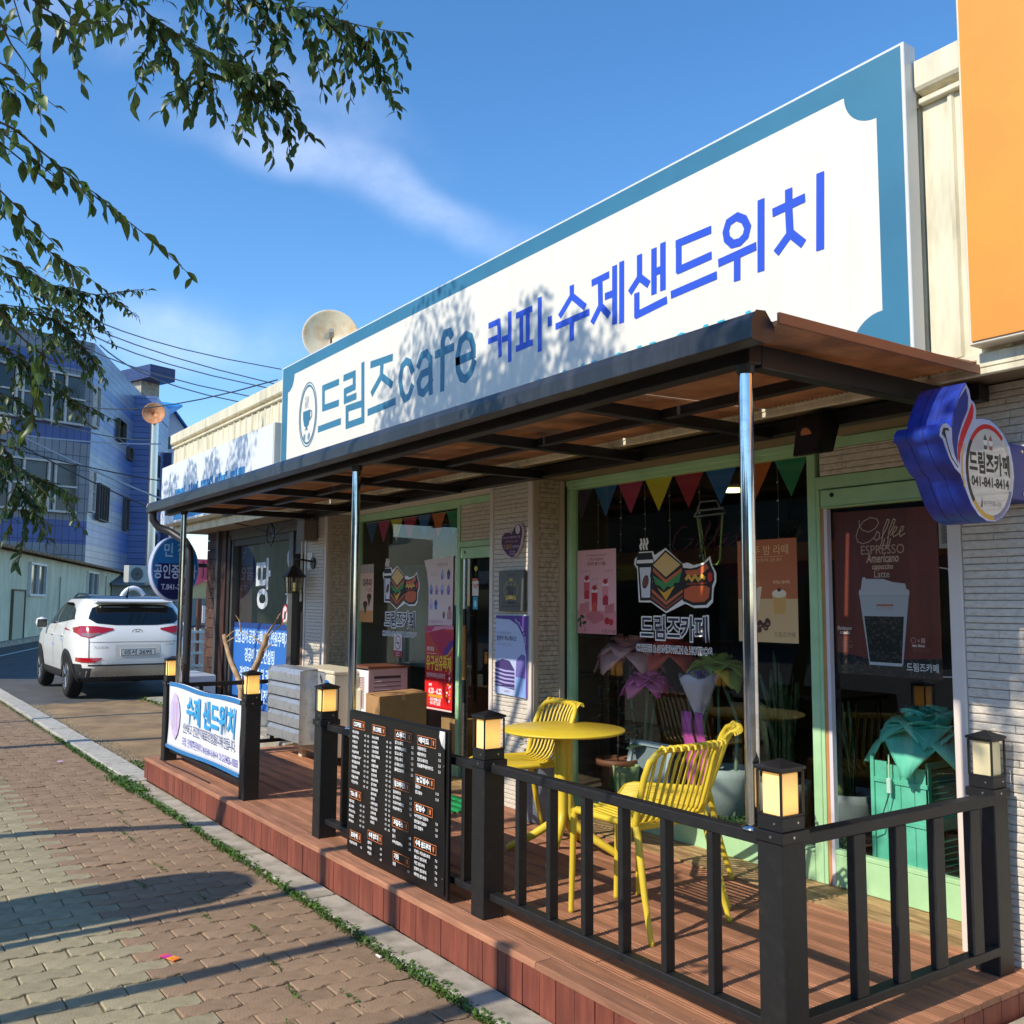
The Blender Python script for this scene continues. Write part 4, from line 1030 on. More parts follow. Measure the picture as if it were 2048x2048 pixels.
# --- chestnut latte
t, P = poster('poster', 'brown and beige latte poster behind the tall chrome pole', 'poster', -3.642, -3.241, 1.346, 1.891, bg='#dcb884', y=4.0245)
P.rect(-3.642, 1.575, -3.241, 1.891, '#bb6c40')
P.text('공주 밤 라떼', -3.441, 1.812, .058, '#f0c48a', align='CENTER', width=.29); P.rect(-3.56, 1.797, -3.33, 1.799, '#f0c48a'); P.text('공주밤 한가득, 깊은 풍미', -3.441, 1.773, .02, '#f0c48a', align='CENTER')
P.text('떠먹는 밤라떼', -3.40, 1.655, .019, '#f0c48a', bold=.0004)
P.poly([(-3.58, 1.51), (-3.50, 1.51), (-3.475, 1.64), (-3.605, 1.64)], '#ecd6b0'); P.ell(-3.54, 1.655, .055, .03, '#c9803f', 14); P.ell(-3.53, 1.68, .02, .02, '#4f2a1c', 10)
P.poly([(-3.395, 1.495), (-3.325, 1.495), (-3.313, 1.60), (-3.408, 1.60)], '#d9a95e'); P.ell(-3.36, 1.602, .047, .022, '#efe0c2', 16); P.ell(-3.36, 1.622, .014, .010, '#452028', 10)
for a, b in ((-3.49, 1.44), (-3.455, 1.43), (-3.44, 1.45)):
    P.ell(a, b, .019, .024, '#4a2a1e', 12, rot=.3); P.ell(a, b - .008, .010, .006, '#a97c58', 8)
P.ell(-3.50, 1.41, .02, .016, '#5c3a2a', 10)
P.text('드림즈카페', -3.262, 1.378, .030, '#8a6f4a', align='RIGHT', width=.135)
P.done()
# --- coffee poster (inside the right door)
pbg = M('coffee_poster_bg', '#6e2f26', .35, col2='#8b4030', vscale=1.6, stretch=(3, 1, .2), thr=(.42, .62))
t = thing('poster', 'large dark red coffee poster behind the right glass door', 'poster', (-2.76, 4.05, 1.21))
MB().add([(-3.022, 4.0375, 1.213), (-2.466, 4.0375, 1.214), (-2.466, 4.0375, 1.995), (-3.022, 4.0375, 2.004), (-3.022, 4.0385, 1.213), (-2.466, 4.0385, 1.214), (-2.466, 4.0385, 1.995), (-3.022, 4.0385, 2.004)],
         [(0, 1, 2, 3), (7, 6, 5, 4), (0, 4, 5, 1), (1, 5, 6, 2), (2, 6, 7, 3), (3, 7, 4, 0)]).build('sheet', pbg, t)
P = Print((0, 4.037, 0), step=.0002, parent=t)
for i in range(14):
    pass
beanbg = M('bean_print', '#17120f', .4, col2='#4d4038', vscale=60, thr=(.52, .62), detail=2)
P.poly([(-3.021, 1.214), (-2.467, 1.215), (-2.467, 1.305), (-2.60, 1.30), (-2.72, 1.285), (-2.80, 1.28), (-2.90, 1.30), (-3.021, 1.315)], beanbg)
def script(pts, w, m, cxx=0): P.line(pts, w, m)
CW = '#ecc3a8'
script([(-2.872, 1.955), (-2.872, 1.925), (-2.855, 1.905), (-2.82, 1.895), (-2.785, 1.91), (-2.765, 1.935), (-2.775, 1.955), (-2.81, 1.965), (-2.85, 1.948), (-2.878, 1.915), (-2.893, 1.878), (-2.883, 1.85), (-2.855, 1.84), (-2.82, 1.848), (-2.79, 1.87)], .0035, CW)
script([(-2.79, 1.87), (-2.775, 1.895), (-2.762, 1.885), (-2.765, 1.86), (-2.783, 1.852), (-2.795, 1.868)], .0045, CW)
for k in (0, .032):
    script([(-2.755 + k, 1.86), (-2.722 + k, 1.91), (-2.708 + k, 1.945), (-2.718 + k, 1.95), (-2.742 + k, 1.90), (-2.752 + k, 1.84), (-2.765 + k, 1.815), (-2.752 + k, 1.812), (-2.735 + k, 1.86)], .0045, CW)
for k in (0, .035):
    script([(-2.705 + k, 1.872), (-2.675 + k, 1.895), (-2.668 + k, 1.91), (-2.68 + k, 1.912), (-2.694 + k, 1.885), (-2.688 + k, 1.865), (-2.663 + k, 1.878)], .0045, CW)
P.text('ESPRESSO', -2.867, 1.787, .062, '#dcae96', width=.232)
P.text('Americano', -2.84, 1.748, .058, '#ecc3a8', width=.175, bold=.0012, shear=.2)
P.text('cappuccino', -2.808, 1.715, .038, '#ecc3a8', width=.112, bold=.0008, shear=.25)
P.text('Latte', -2.798, 1.676, .046, '#e6c9ba', width=.082)
P.poly([(-2.839, 1.268), (-2.66, 1.268), (-2.618, 1.60), (-2.884, 1.60)], '#c9c6ce')
P.poly([(-2.835, 1.276), (-2.666, 1.276), (-2.648, 1.492), (-2.860, 1.492)], beanbg)
P.poly([(-2.838, 1.262), (-2.664, 1.262), (-2.668, 1.276), (-2.835, 1.276)], '#d6d3d8')
P.poly([(-2.886, 1.592), (-2.616, 1.592), (-2.616, 1.612), (-2.622, 1.618), (-2.630, 1.618), (-2.637, 1.645), (-2.70, 1.652), (-2.75, 1.668), (-2.845, 1.67), (-2.850, 1.678), (-2.862, 1.678), (-2.866, 1.665), (-2.875, 1.618), (-2.884, 1.616)], '#d3cfd4')
P.rect(-2.872, 1.588, -2.63, 1.590, '#a9a5ae')
P.text('COFFEE', -2.747, 1.522, .03, '#c29a86', align='CENTER', width=.085); P.rect(-2.79, 1.54, -2.70, 1.549, '#c96b4a')
P.text('Boisson\n  made', -3.015, 1.424, .026, '#e6d5cc', bold=.0006, line=.8, shear=.2)
for i in range(8):
    P.rect(-3.012, 1.386 - i*.0095, -3.012 + rs.uniform(.06, .09), 1.389 - i*.0095, '#a3756c')
P.line([(-2.604 + .012*math.cos(t), 1.385 + .012*math.sin(t)) for t in [i*.5236 for i in range(12)]], .002, '#dcb6a6', closed=True); P.text('&', -2.583, 1.378, .02, '#dcb6a6'); P.rect(-2.565, 1.374, -2.545, 1.396, '#c99d90')
P.text('tea time', -2.612, 1.356, .018, '#f0d8cc', bold=.0008, width=.064)
for i in range(3): P.rect(-2.608, 1.346 - i*.006, -2.52, 1.3475 - i*.006, '#a3635a')
P.text('드림즈카페', -2.642, 1.247, .042, '#f2efee', bold=.0008, width=.158)
P.done()
# bits inside the right door
P = Print((0, 4.037, 0), step=.0004)
P.line([(-2.465, 1.715), (-2.425, 1.708), (-2.42, 1.70), (-2.392, 1.236), (-2.396, 1.231), (-2.465, 1.228)], .0055, '#cfcfcd')
tag(P.done('window_line_decal'), 'white outline decal on the right glass door beside the coffee poster', 'decal')
t, P = poster('notice', 'small white paper notice at the top right of the right glass door', 'notice', -2.46, -2.23, 1.80, 1.95, bg='#c9c2b6', y=4.036)
P.rect(-2.448, 1.82, -2.25, 1.905, '#9d978f')
for i in range(5): P.text('영업시간 안내문', -2.44, 1.89 - i*.016, .012, '#4f4a46')
P.done()
# --- ice flakes poster, red festival poster
t = thing('poster', 'pale pink poster of purple ice cups at the right of the left window', 'poster', (-6.85, 4.0, 1.36))
sh_ = [(-7.126, 1.903), (-6.647, 1.924), (-6.650, 1.62), (-6.654, 1.373), (-7.044, 1.356), (-7.040, 1.55), (-7.045, 1.68), (-7.075, 1.80)]
MB().prism(sh_, 4.0185, 4.0195).build('sheet', pm('#e6d2cc'), t)
P = Print((0, 4.0183, 0), step=.0003, parent=t)
P.text('· 캔젤라또', -6.93, 1.845, .035, '#8d6d66', width=.2)
def cup(a, b, c1, c2, s=1.0):
    P.poly([(a - .018*s, b), (a + .018*s, b), (a + .026*s, b + .045*s), (a - .026*s, b + .045*s)], c1); P.ell(a, b + .052*s, .027*s, .016*s, c2, 10); P.ell(a, b + .068*s, .017*s, .012*s, c2, 8); P.line([(a, b + .07*s), (a + .008*s, b + .095*s)], .004, '#6d5580')
for a, b, c1, c2 in ((-6.82, 1.735, '#7a8fc4', '#aab4dc'), (-6.72, 1.735, '#6d4f86', '#4b2f60'), (-7.0, 1.615, '#5d6aa8', '#8f97cc'), (-6.91, 1.612, '#a06fa8', '#cc9fc8'), (-6.82, 1.612, '#6f86c8', '#b0b8e0'), (-6.72, 1.61, '#8a5fae', '#b07fc0'), (-7.0, 1.49, '#b59fd0', '#d0b8dc'), (-6.92, 1.49, '#4f86c4', '#2f4f96')):
    cup(a, b, c1, c2)
P.ell(-6.70, 1.44, .04, .05, '#c98f8f', 14); P.ell(-6.70, 1.50, .022, .02, '#b5606a', 10); P.ell(-6.79, 1.445, .018, .03, '#6d4c46', 10)
for i in range(4): P.rect(-7.02, 1.80 - i*.011, -6.90, 1.803 - i*.011, '#c9b3ac')
P.rect(-7.04, 1.362, -6.66, 1.41, '#dfbfc4'); P.text('여름한정 빙수 컵빙수', -7.0, 1.38, .02, '#a5607a', width=.2)
P.done()
t = thing('poster', 'red textile festival poster with yellow lettering at the right of the left window', 'poster', (-6.85, 4.0, .67))
MB().prism([(-7.092, 1.349), (-6.635, 1.366), (-6.646, .682), (-7.080, .667)], 4.0185, 4.0195).build('sheet', pm('#c4141a', .35), t)
P = Print((0, 4.0183, 0), step=.0003, parent=t)
P.poly([(-7.09, 1.345), (-6.637, 1.362), (-6.637, 1.33), (-6.80, 1.335), (-7.0, 1.30), (-7.085, 1.30)], '#e08fa6'); P.poly([(-7.09, 1.345), (-6.93, 1.352), (-6.98, 1.31), (-7.085, 1.30)], '#c43a6a')
P.poly([(-7.04, 1.30), (-6.82, 1.33), (-6.66, 1.30), (-6.64, 1.27), (-6.78, 1.13), (-6.82, 1.12)], '#b81444')
P.poly([(-6.64, 1.25), (-6.70, 1.23), (-6.78, 1.16), (-6.80, 1.12), (-6.72, 1.13), (-6.64, 1.20)], '#5a2382'); P.poly([(-6.64, 1.20), (-6.72, 1.13), (-6.80, 1.11), (-6.83, 1.13), (-6.81, 1.10), (-6.72, 1.115), (-6.64, 1.175)], '#e09a2a')
P.text('문화다채로움', -7.06, 1.15, .04, '#e9d5cf', width=.12, bold=.001); P.rect(-7.06, 1.125, -6.90, 1.131, '#e9b0a8')
P.text('유구섬유축제', -7.065, 1.005, .13, '#f2cf2a', width=.40, bold=.0035)
P.text('찬란하게 피어난 유구의 멋', -7.06, .935, .045, '#f0cfc4', width=.30, bold=.001)
P.rect(-7.085, .70, -6.645, .905, '#e01a1c')
P.text('2025', -7.02, .865, .025, '#ffffff', bold=.001); P.text('6.20 - 6.22', -7.02, .805, .062, '#ffffff', width=.21, bold=.0018); P.rect(-7.02, .775, -6.80, .797, '#f2a53a')
P.text('· 유구전통시장', -7.01, .745, .03, '#ffffff', width=.19, bold=.0008); P.text('· 유구천 일원', -7.01, .715, .03, '#ffffff', width=.18, bold=.0008)
for i in range(18):
    P.ell(-6.70 + rs.uniform(-.035, .035), .76 + i*.013, rs.uniform(.008, .016), rs.uniform(.008, .014), rs.choice(['#f2c92a', '#e8b020', '#ffffff', '#2a2a2a', '#f28fa6']), 8)
P.rect(-7.07, .675, -6.65, .688, '#e8d0cc')
P.done()
t, P = poster('poster', 'narrow peach tea poster at the left edge of the left window', 'poster', -8.36, -8.075, 1.361, 1.902, bg='#e5c3ac', y=4.020)
P.rect(-8.36, 1.82, -8.075, 1.902, '#b09a92')
for i in range(9): P.line([(-8.345 + i*.031, 1.822), (-8.345 + i*.031, 1.895)], .010, '#d4ccc8')
P.text('대추차', -8.30, 1.70, .08, '#3a2a26', width=.19, bold=.002); P.rect(-8.36, 1.361, -8.075, 1.47, '#dc9a62')
for a, b in ((-8.16, 1.60), (-8.24, 1.53)):
    P.ell(a, b, .05, .03, '#8a4a2a', 14); P.ell(a, b + .003, .04, .02, '#5c2c1c', 14); P.poly([(a - .04, b - .01), (a + .04, b - .01), (a, b - .10)], '#4a4030')
for i in range(12): P.ell(-8.16 + rs.uniform(-.05, .06), 1.69 + rs.uniform(-.05, .05), .009, .008, '#c45a62', 7)
P.done()
# --- no smoking
t, P = poster('no_smoking_sign', 'white and red no smoking sticker on the left window', 'sign', -7.652, -7.499, 1.072, 1.268, bg='#dcd2cf', y=4.0185)
P.rect(-7.652, 1.072, -7.499, 1.125, '#b9252c'); P.text('금연구역', -7.576, 1.098, .018, '#ffffff', align='CENTER'); P.text('NO SMOKING', -7.576, 1.08, .012, '#ffffff', align='CENTER')
P.line([(-7.576 + .056*math.cos(i*.2618), 1.195 + .058*math.sin(i*.2618)) for i in range(24)], .008, '#b9252c', closed=True)
P.rect(-7.61, 1.186, -7.56, 1.196, '#1d1d1d'); P.rect(-7.56, 1.186, -7.545, 1.196, '#8d5a3a'); P.line([(-7.615, 1.237), (-7.537, 1.153)], .007, '#b9252c'); P.line([(-7.55, 1.20), (-7.545, 1.215), (-7.555, 1.225)], .003, '#8f8f8f')
P.done()

# --- cafe logo decals
def logo(label, ax, az, k, y):
    """coffee cup, sandwich and hot dog; (ax, az) top of the sandwich, k scale in metres per unit"""
    t = thing('window_decal', label, 'window decal', (ax, y, az - k*2))
    P = Print((0, y, 0), step=.00022, parent=t)
    T = lambda pts: [(ax + a*k, az + b*k) for a, b in pts]
    K, Wh = '#17110f', '#f1efec'
    # outer white silhouette
    P.poly(T([(-1.32, -.02), (-.62, -.02), (-.54, -.16), (0, .06), (.8, -.50), (1.0, -.46), (1.3, -.56), (1.75, -.48), (2.02, -.28), (2.12, -.6), (2.28, -.82), (2.28, -1.1), (2.16, -1.32), (2.12, -1.75), (1.9, -1.92), (1.3, -1.94), (.9, -1.8), (0, -2.12), (-.72, -1.76), (-1.35, -1.76), (-1.42, -.62), (-1.58, -.42), (-1.54, -.25), (-1.4, -.18)]), Wh)
    for q in (-1.20, -1.05, -.90):
        P.line(T([(q, .04), (q - .06, .18), (q + .03, .3), (q - .03, .44)]), .055*k*1.6, Wh)
    # cup
    P.poly(T([(-1.36, -.06), (-.68, -.06), (-.60, -.28), (-.54, -.46), (-.60, -.5), (-.68, -1.70), (-1.28, -1.70), (-1.38, -.52), (-1.48, -.46), (-1.44, -.26)]), K)
    P.poly(T([(-1.42, -.30), (-.62, -.30), (-.60, -.42), (-1.44, -.42)]), Wh); P.poly(T([(-1.30, -.56), (-.72, -.56), (-.78, -1.60), (-1.20, -1.60)]), '#d9dbe6')
    P.ell(ax - 1.0*k, az - 1.06*k, .15*k, .24*k, K, 16, rot=-.35); P.ell(ax - 1.0*k, az - 1.06*k, .11*k, .20*k, '#8b4a34', 16, rot=-.35); P.line(T([(-1.06, -1.24), (-.98, -1.06), (-.94, -.88)]), .03*k, K)
    # hot dog
    P.poly(T([(.78, -.62), (1.15, -.66), (1.45, -.62), (1.75, -.54), (1.98, -.40), (2.04, -.56), (2.18, -.80), (2.20, -1.05), (2.10, -1.22), (2.06, -1.66), (1.82, -1.84), (1.25, -1.86), (.80, -1.72), (.66, -1.5), (.74, -.9)]), K)
    P.poly(T([(.90, -.72), (1.45, -.70), (1.85, -.52), (1.96, -.66), (1.6, -.88), (1.0, -.92)]), '#d1683f'); P.poly(T([(.80, -1.35), (1.2, -1.22), (1.8, -1.22), (2.0, -1.30), (1.94, -1.60), (1.75, -1.74), (1.25, -1.76), (.82, -1.62)]), '#cf6235')
    P.poly(T([(2.0, -.78), (2.10, -.86), (2.10, -1.06), (1.98, -1.12), (1.9, -1.0), (1.92, -.84)]), '#d42f24')
    P.line(T([(.92, -1.02), (1.05, -.90), (1.2, -1.04), (1.35, -.90), (1.5, -1.04), (1.65, -.90), (1.8, -1.0)]), .11*k, '#e8b443')
    P.poly(T([(.95, -1.14), (1.9, -1.12), (1.8, -1.17), (1.0, -1.19)]), '#9c3a2a')
    # sandwich
    P.poly(T([(0, 0), (.80, -.52), (.84, -.82), (.72, -1.02), (.86, -1.36), (.84, -1.62), (0, -2.06), (-.76, -1.70), (-.72, -1.30), (-.62, -1.05), (-.78, -.88), (-.66, -.46)]), K)
    P.poly(T([(0, -.08), (.70, -.52), (0, -.92), (-.62, -.50)]), '#e4bf7c'); P.poly(T([(-.62, -.58), (0, -1.0), (.76, -.62), (.74, -.76), (0, -1.14), (-.62, -.72)]), '#c8693f')
    P.poly(T([(-.64, -.84), (-.3, -1.0), (0, -1.12), (.74, -.74), (.62, -1.10), (.40, -1.12), (.3, -1.28), (.06, -1.22), (-.1, -1.36), (-.3, -1.2), (-.5, -1.16)]), '#3f8f4c')
    P.poly(T([(-.42, -1.26), (-.1, -1.44), (.1, -1.34), (.42, -1.22), (.0, -1.70)]), '#e3a72e')
    P.poly(T([(-.68, -1.30), (0, -1.74), (.78, -1.34), (.80, -1.42), (0, -1.86), (-.68, -1.42)]), '#c8693f'); P.poly(T([(-.70, -1.50), (0, -1.92), (.80, -1.50), (.76, -1.60), (0, -2.0), (-.70, -1.64)]), '#8d4634')
    P.text('드림즈카페', ax - 1.30*k, az - 2.93*k, .86*k, Wh, bold=.19*k*.32, width=3.24*k)
    P.text('드림즈카페', ax - 1.25*k, az - 2.93*k, .86*k, '#20283f', bold=.014*k, width=3.13*k)
    P.text('COFFEE & SANDWICH & HOTDOG', ax + .28*k, az - 3.42*k, .32*k, Wh, align='CENTER', bold=.026*k, width=3.56*k)
    P.text('COFFEE & SANDWICH & HOTDOG', ax + .28*k, az - 3.42*k, .32*k, '#20283f', align='CENTER', bold=.0, width=3.53*k)
    P.done()
logo('large coffee, sandwich and hot dog decal on the big window', -4.208, 1.868, .1782, 4.0250)
logo('smaller coffee, sandwich and hot dog decal on the left window', -7.621, 1.862, .179, 4.0250)

# --- pillar signs
t = thing('wall_plaque', 'purple heart shaped plaque on the cream pillar beside the left door', 'plaque', (-5.33, 3.69, 1.84))
hp = [(-5.322, 1.842), (-5.27, 1.872), (-5.225, 1.925), (-5.203, 2.0), (-5.203, 2.045), (-5.225, 2.072), (-5.265, 2.078), (-5.30, 2.055), (-5.335, 2.012), (-5.37, 2.025), (-5.42, 2.025), (-5.455, 2.0), (-5.465, 1.955), (-5.44, 1.905), (-5.38, 1.862)]
MB().prism(hp, 3.681, 3.694).build('board', pm('#c7b3c4'), t, .002)
P = Print((0, 3.6808, 0), step=.0004, parent=t)
P.poly([((a + 5.33)*.93 - 5.33, (b - 1.96)*.94 + 1.96) for a, b in hp], '#4d1f4f')
P.ell(-5.262, 2.037, .026, .030, '#e4dce2', 16); P.text('S', -5.275, 2.020, .045, '#4d1f4f', shear=.2)
P.text('2023 공주시 예비문화도시 지정', -5.335, 1.982, .017, '#d9c4d4', align='CENTER', width=.20); P.text('공유가게 (Shop In Shop)', -5.335, 1.955, .017, '#c9a24a', align='CENTER', width=.15)
P.text('드림즈', -5.43, 1.912, .036, '#d9a93f', width=.10); P.text('문화전파소', -5.322, 1.915, .022, '#d9c4d4', width=.09)
P.text('공주시문화', -5.36, 1.885, .015, '#d9c4d4'); P.text('공주문화관광재단', -5.36, 1.868, .012, '#d9c4d4')
P.done()
t = thing('wall_plaque', 'dark grey award plaque with gold laurel on the cream pillar', 'plaque', (-5.32, 3.69, 1.49))
bx('board', -5.472, -5.176, 3.672, 3.694, 1.490, 1.763, M('plaque_grey', '#55544f', .35, .1), t, .002)
P = Print((0, 3.6715, 0), step=.0004, parent=t)
GD = M('gold', '#b9953a', .35, .6)
P.text('유구상인', -5.324, 1.725, .022, '#15130f', align='CENTER', width=.09)
P.poly([(-5.342, 1.692), (-5.347, 1.712), (-5.335, 1.703), (-5.325, 1.716), (-5.315, 1.703), (-5.303, 1.712), (-5.308, 1.692)], GD)
for sx in (-1, 1):
    for i in range(9):
        an = R_(-70 + i*17); a, b = -5.325 + sx*.082*math.cos(an), 1.632 + .062*math.sin(an)
        P.ell(a, b, .008, .0035, GD, 8, rot=(an + 1.2)*(1 if sx > 0 else -1) + (0 if sx > 0 else 3.14))
for a in (-5.365, -5.325, -5.285): P.ell(a, 1.668, .005, .007, GD, 6)
P.text('최우수', -5.325, 1.628, .034, '#15130f', align='CENTER', bold=.0006); P.text('점포', -5.325, 1.597, .034, '#15130f', align='CENTER', bold=.0006)
P.poly([(-5.39, 1.565), (-5.38, 1.592), (-5.325, 1.60), (-5.27, 1.592), (-5.26, 1.565), (-5.325, 1.573)], GD); P.text('2024', -5.325, 1.575, .018, '#f2ead0', align='CENTER')
P.rect(-5.43, 1.546, -5.375, 1.548, '#15130f'); P.rect(-5.275, 1.546, -5.22, 1.548, '#15130f'); P.text('드림즈카페', -5.325, 1.540, .019, '#15130f', align='CENTER', bold=.0006)
P.text('위 점포는 유구시장 최우수 점포로 선정되었습니다', -5.325, 1.520, .013, '#15130f', align='CENTER', width=.23)
P.done()
t = thing('poster', 'purple framed honey cake poster on the cream pillar', 'poster', (-5.34, 3.69, .93))
MB().prism([(-5.528, 1.462), (-5.143, 1.462), (-5.155, .925), (-5.540, .937)], 3.6882, 3.6908).build('sheet', pm('#b9c6e6', .3), t)
P = Print((0, 3.6880, 0), step=.0003, parent=t)
P.poly([(-5.527, 1.461), (-5.144, 1.461), (-5.156, .926), (-5.172, .926), (-5.168, 1.20), (-5.20, 1.32), (-5.27, 1.40), (-5.36, 1.435), (-5.527, 1.44)], '#5b3790')
for i, ch in enumerate('The Miracle of Honey'):
    u = i/19; an = R_(72 - 70*u); P.text(ch, -5.35 + .165*math.cos(an), 1.262 + .17*math.sin(an), .024, '#e9e2f4')
P.text('오로라와 함께 꿀 케이크', -5.515, 1.335, .022, '#8f8fa6', width=.17); P.text('말렌카 허니케이크', -5.515, 1.295, .036, '#2c2838', width=.235, bold=.0008)
for i in range(2): P.rect(-5.515, 1.272 - i*.012, -5.34, 1.2755 - i*.012, '#9aa0b8')
P.poly([(-5.535, .99), (-5.30, .97), (-5.30, 1.10), (-5.36, 1.16), (-5.45, 1.17), (-5.535, 1.14)], '#43366e')
for i in range(5):
    P.poly([(-5.535, 1.10 - i*.026), (-5.42, 1.085 - i*.026), (-5.30, 1.085 - i*.026), (-5.30, 1.095 - i*.026), (-5.42, 1.097 - i*.026), (-5.535, 1.112 - i*.026)], '#a9a4d6')
P.poly([(-5.29, 1.06), (-5.175, 1.05), (-5.178, 1.20), (-5.22, 1.21), (-5.28, 1.17)], '#6f66ae'); P.poly([(-5.29, .93), (-5.17, .93), (-5.172, 1.05), (-5.29, 1.06)], '#86a9de')
for k in (-5.235, -5.225, -5.215): P.line([(k, 1.03), (k + .012, .98), (k + .02, .955)], .003, '#6f90cc')
P.rect(-5.53, .985, -5.30, .995, '#3a3060'); P.text('marlenka', -5.42, .952, .018, '#a05a8c', width=.06)
P.done()

# ================================================================== BUNTING
def bunting(label, xs, zt, tips, cols, y=4.05):
    t = thing('bunting', label, 'bunting', (sum(xs)/len(xs), y, zt))
    for i in range(len(xs) - 1):
        a, b = xs[i], xs[i + 1] - .012; zc = tips
        bl = rs.uniform(-.008, .008)
        o = MB().prism([(a, zt), (b, zt), ((a + b)/2 + bl, zc)], y - .0004, y + .0004)
        o.build('flag', pm(cols[i], .7), t)
    MB().tube([(xs[0], y, zt), (xs[-1], y, zt)], .002, 5).build('string', pm('#d8d0c0'), t)
bunting('row of coloured pennant flags hanging inside the top of the big window', [-5.173, -4.905, -4.663, -4.411, -4.154, -3.899, -3.648, -3.397, -3.165], 2.314, 2.108,
        ['#3a2348', '#2a66a0', '#b83a62', '#e0c534', '#a8283f', '#2a66a8', '#cf6a2e', '#2f8a62'])
bunting('row of coloured pennant flags hanging inside the top of the left window', [-8.311, -8.066, -7.815, -7.568, -7.306, -7.062, -6.818, -6.57], 2.294, 2.09,
        ['#2a5f94', '#b83a6e', '#d8bf2e', '#b02a4a', '#2a66a8', '#cf6a2e', '#2f8a62'])
# second, longer bunting deeper in the room
bunting('far row of pennant flags inside the cafe behind the left window', [-8.2, -7.9, -7.6, -7.3, -7.0, -6.7], 2.28, 2.06, ['#7a3050', '#2a5f94', '#2f8a62', '#b02a4a', '#cf6a2e'], 4.6)

# ================================================================== BANNER AND MENU BOARD
t = thing('banner', 'white sandwich banner with blue edges tied to the far left deck railing', 'banner', (-7.55, 2.31, .32))
def bz(u): return .863 - .006*u + .008*math.sin(u*9)
def bb_(u): return .317 + .017*u - .006*math.sin(u*7)
def bn(u, v):
    e = .035*math.sin(math.pi*v)
    x0, x1 = -8.50 + e*.2 + .046*v, -6.652 - .03*math.sin(math.pi*v)**1 + .01*v
    x = x0 + (x1 - x0)*u; z = bb_(u)*(1 - v) + bz(u)*v
    return (x, 2.318 + .006*math.sin(u*11 + 1)*math.sin(v*5), z)
MB().grid(bn, 30, 10).build('cloth', pm('#e9e9ee', .5), t, solid=.0012)
P = Print((0, 2.3085, 0), step=.0003, parent=t)
def edge(v0, v1, colr):
    mb = []
    up = [bn(i/24, v1) for i in range(25)]; lo = [bn(i/24, v0) for i in range(25)]
    P.poly([(p[0], p[2]) for p in lo] + [(p[0], p[2]) for p in up[::-1]], colr)
edge(0.0, .055, '#2f7bb8'); edge(.94, 1.0, '#2f7bb8')
lil = M('banner_lilac', '#c5c0ea', .5, col2='#d9bfd6', vscale=5)
P.poly([(-8.27, .79), (-8.21, .77), (-8.14, .70), (-8.11, .62), (-8.12, .54), (-8.17, .46), (-8.22, .42), (-8.26, .405), (-8.31, .44), (-8.37, .51), (-8.395, .60), (-8.38, .69), (-8.33, .76)], lil)
for k, cc in ((-8.31, '#b5405a'), (-8.285, '#c96a7a'), (-8.215, '#c0506a'), (-8.19, '#a83a50')):
    P.line([(k + .006*math.sin(i*2.1), .48 + i*.026) for i in range(10)], .006, cc)
P.line([(-8.25, .50), (-8.255, .60), (-8.25, .70)], .01, '#8fae94')
P.text('수제 샌드위치', -7.94, .60, .225, '#37a3dc', bold=.008, width=1.17)
P.text('신선하고 건강한 재료로 정성을 다해 만듭니다.', -8.02, .497, .09, '#4d5f86', bold=.001, width=1.28)
P.text('포장. 단체주문예약 041)841-8414 / 010-5426-1008', -8.03, .395, .075, '#6a6ab8', bold=.0006, width=1.34)
P.done()
for x, z in ((-8.47, .85), (-8.47, .34), (-6.66, .85), (-6.66, .34), (-7.6, .335)):
    MB().tube([(x, 2.30, z), (x - .01, 2.345, z - .01), (x, 2.40, z)], .003, 5).build('tie', pm('#dadada'), t)

t = thing('menu_board', 'black menu board with white Korean lettering leaning on the deck railing', 'menu board', (-4.36, 2.30, .22))
bx('panel', -4.885, -3.835, 2.306, 2.322, .208, .962, M('menu_black', '#101012', .38, bump=.05, bscale=80), t, .002)
def mw(u, v): return (-4.878 + 1.02*u, 2.300 + .004*math.sin(u*8)*math.sin(v*6), .222 + .732*v)
MB().grid(mw, 16, 12).build('sheet', M('menu_sheet', '#0f0f11', .33), t)
MB().add([(-3.905, 2.298, .954), (-3.858, 2.298, .954), (-3.858, 2.298, .875), (-3.868, 2.285, .895), (-3.885, 2.283, .93)], [(0, 1, 2, 3, 4)]).build('peeled_corner', pm('#d9d6d2', .4), t, solid=.0006)
P = Print((0, 2.2945, 0), step=.0002, parent=t)
OC = '#d97b45'; WM = '#dedede'
def header(x0, z1, w, txt, tw):
    h = .042
    P.line([(x0, z1), (x0 + w, z1), (x0 + w, z1 - h), (x0, z1 - h)], .0028, OC, closed=True); P.line([(x0 + w*.76, z1), (x0 + w*.76, z1 - h)], .0022, OC)
    P.text(txt, x0 + .010, z1 - h + .011, .030, '#f2f2f2', bold=.0012, width=tw)
    c = x0 + w*.88; P.poly([(c - .007, z1 - .012), (c + .007, z1 - .012), (c + .005, z1 - .032), (c - .005, z1 - .032)], OC); P.line([(c - .008, z1 - .010), (c + .008, z1 - .010)], .0025, OC)
header(-4.823, .914, .143, 'COFFEE', .09); header(-4.59, .912, .143, '非 COFFEE', .09); header(-4.338, .912, .166, '스무디', .10); header(-4.108, .912, .172, '에이드', .10)
header(-4.346, .673, .163, '밀크쉐이크', .11); header(-4.124, .727, .178, '눈꽃빙수', .12); header(-4.846, .546, .136, 'TEA 류', .085); header(-4.128, .595, .17, '컵빙수', .09)
header(-4.35, .486, .162, '과일주스', .10); header(-4.125, .433, .205, '수제 샌드위치', .145); header(-4.83, .334, .13, '프라페', .08); header(-4.618, .373, .157, '수제 쌍화차', .11); header(-4.338, .325, .165, '기타', .05)
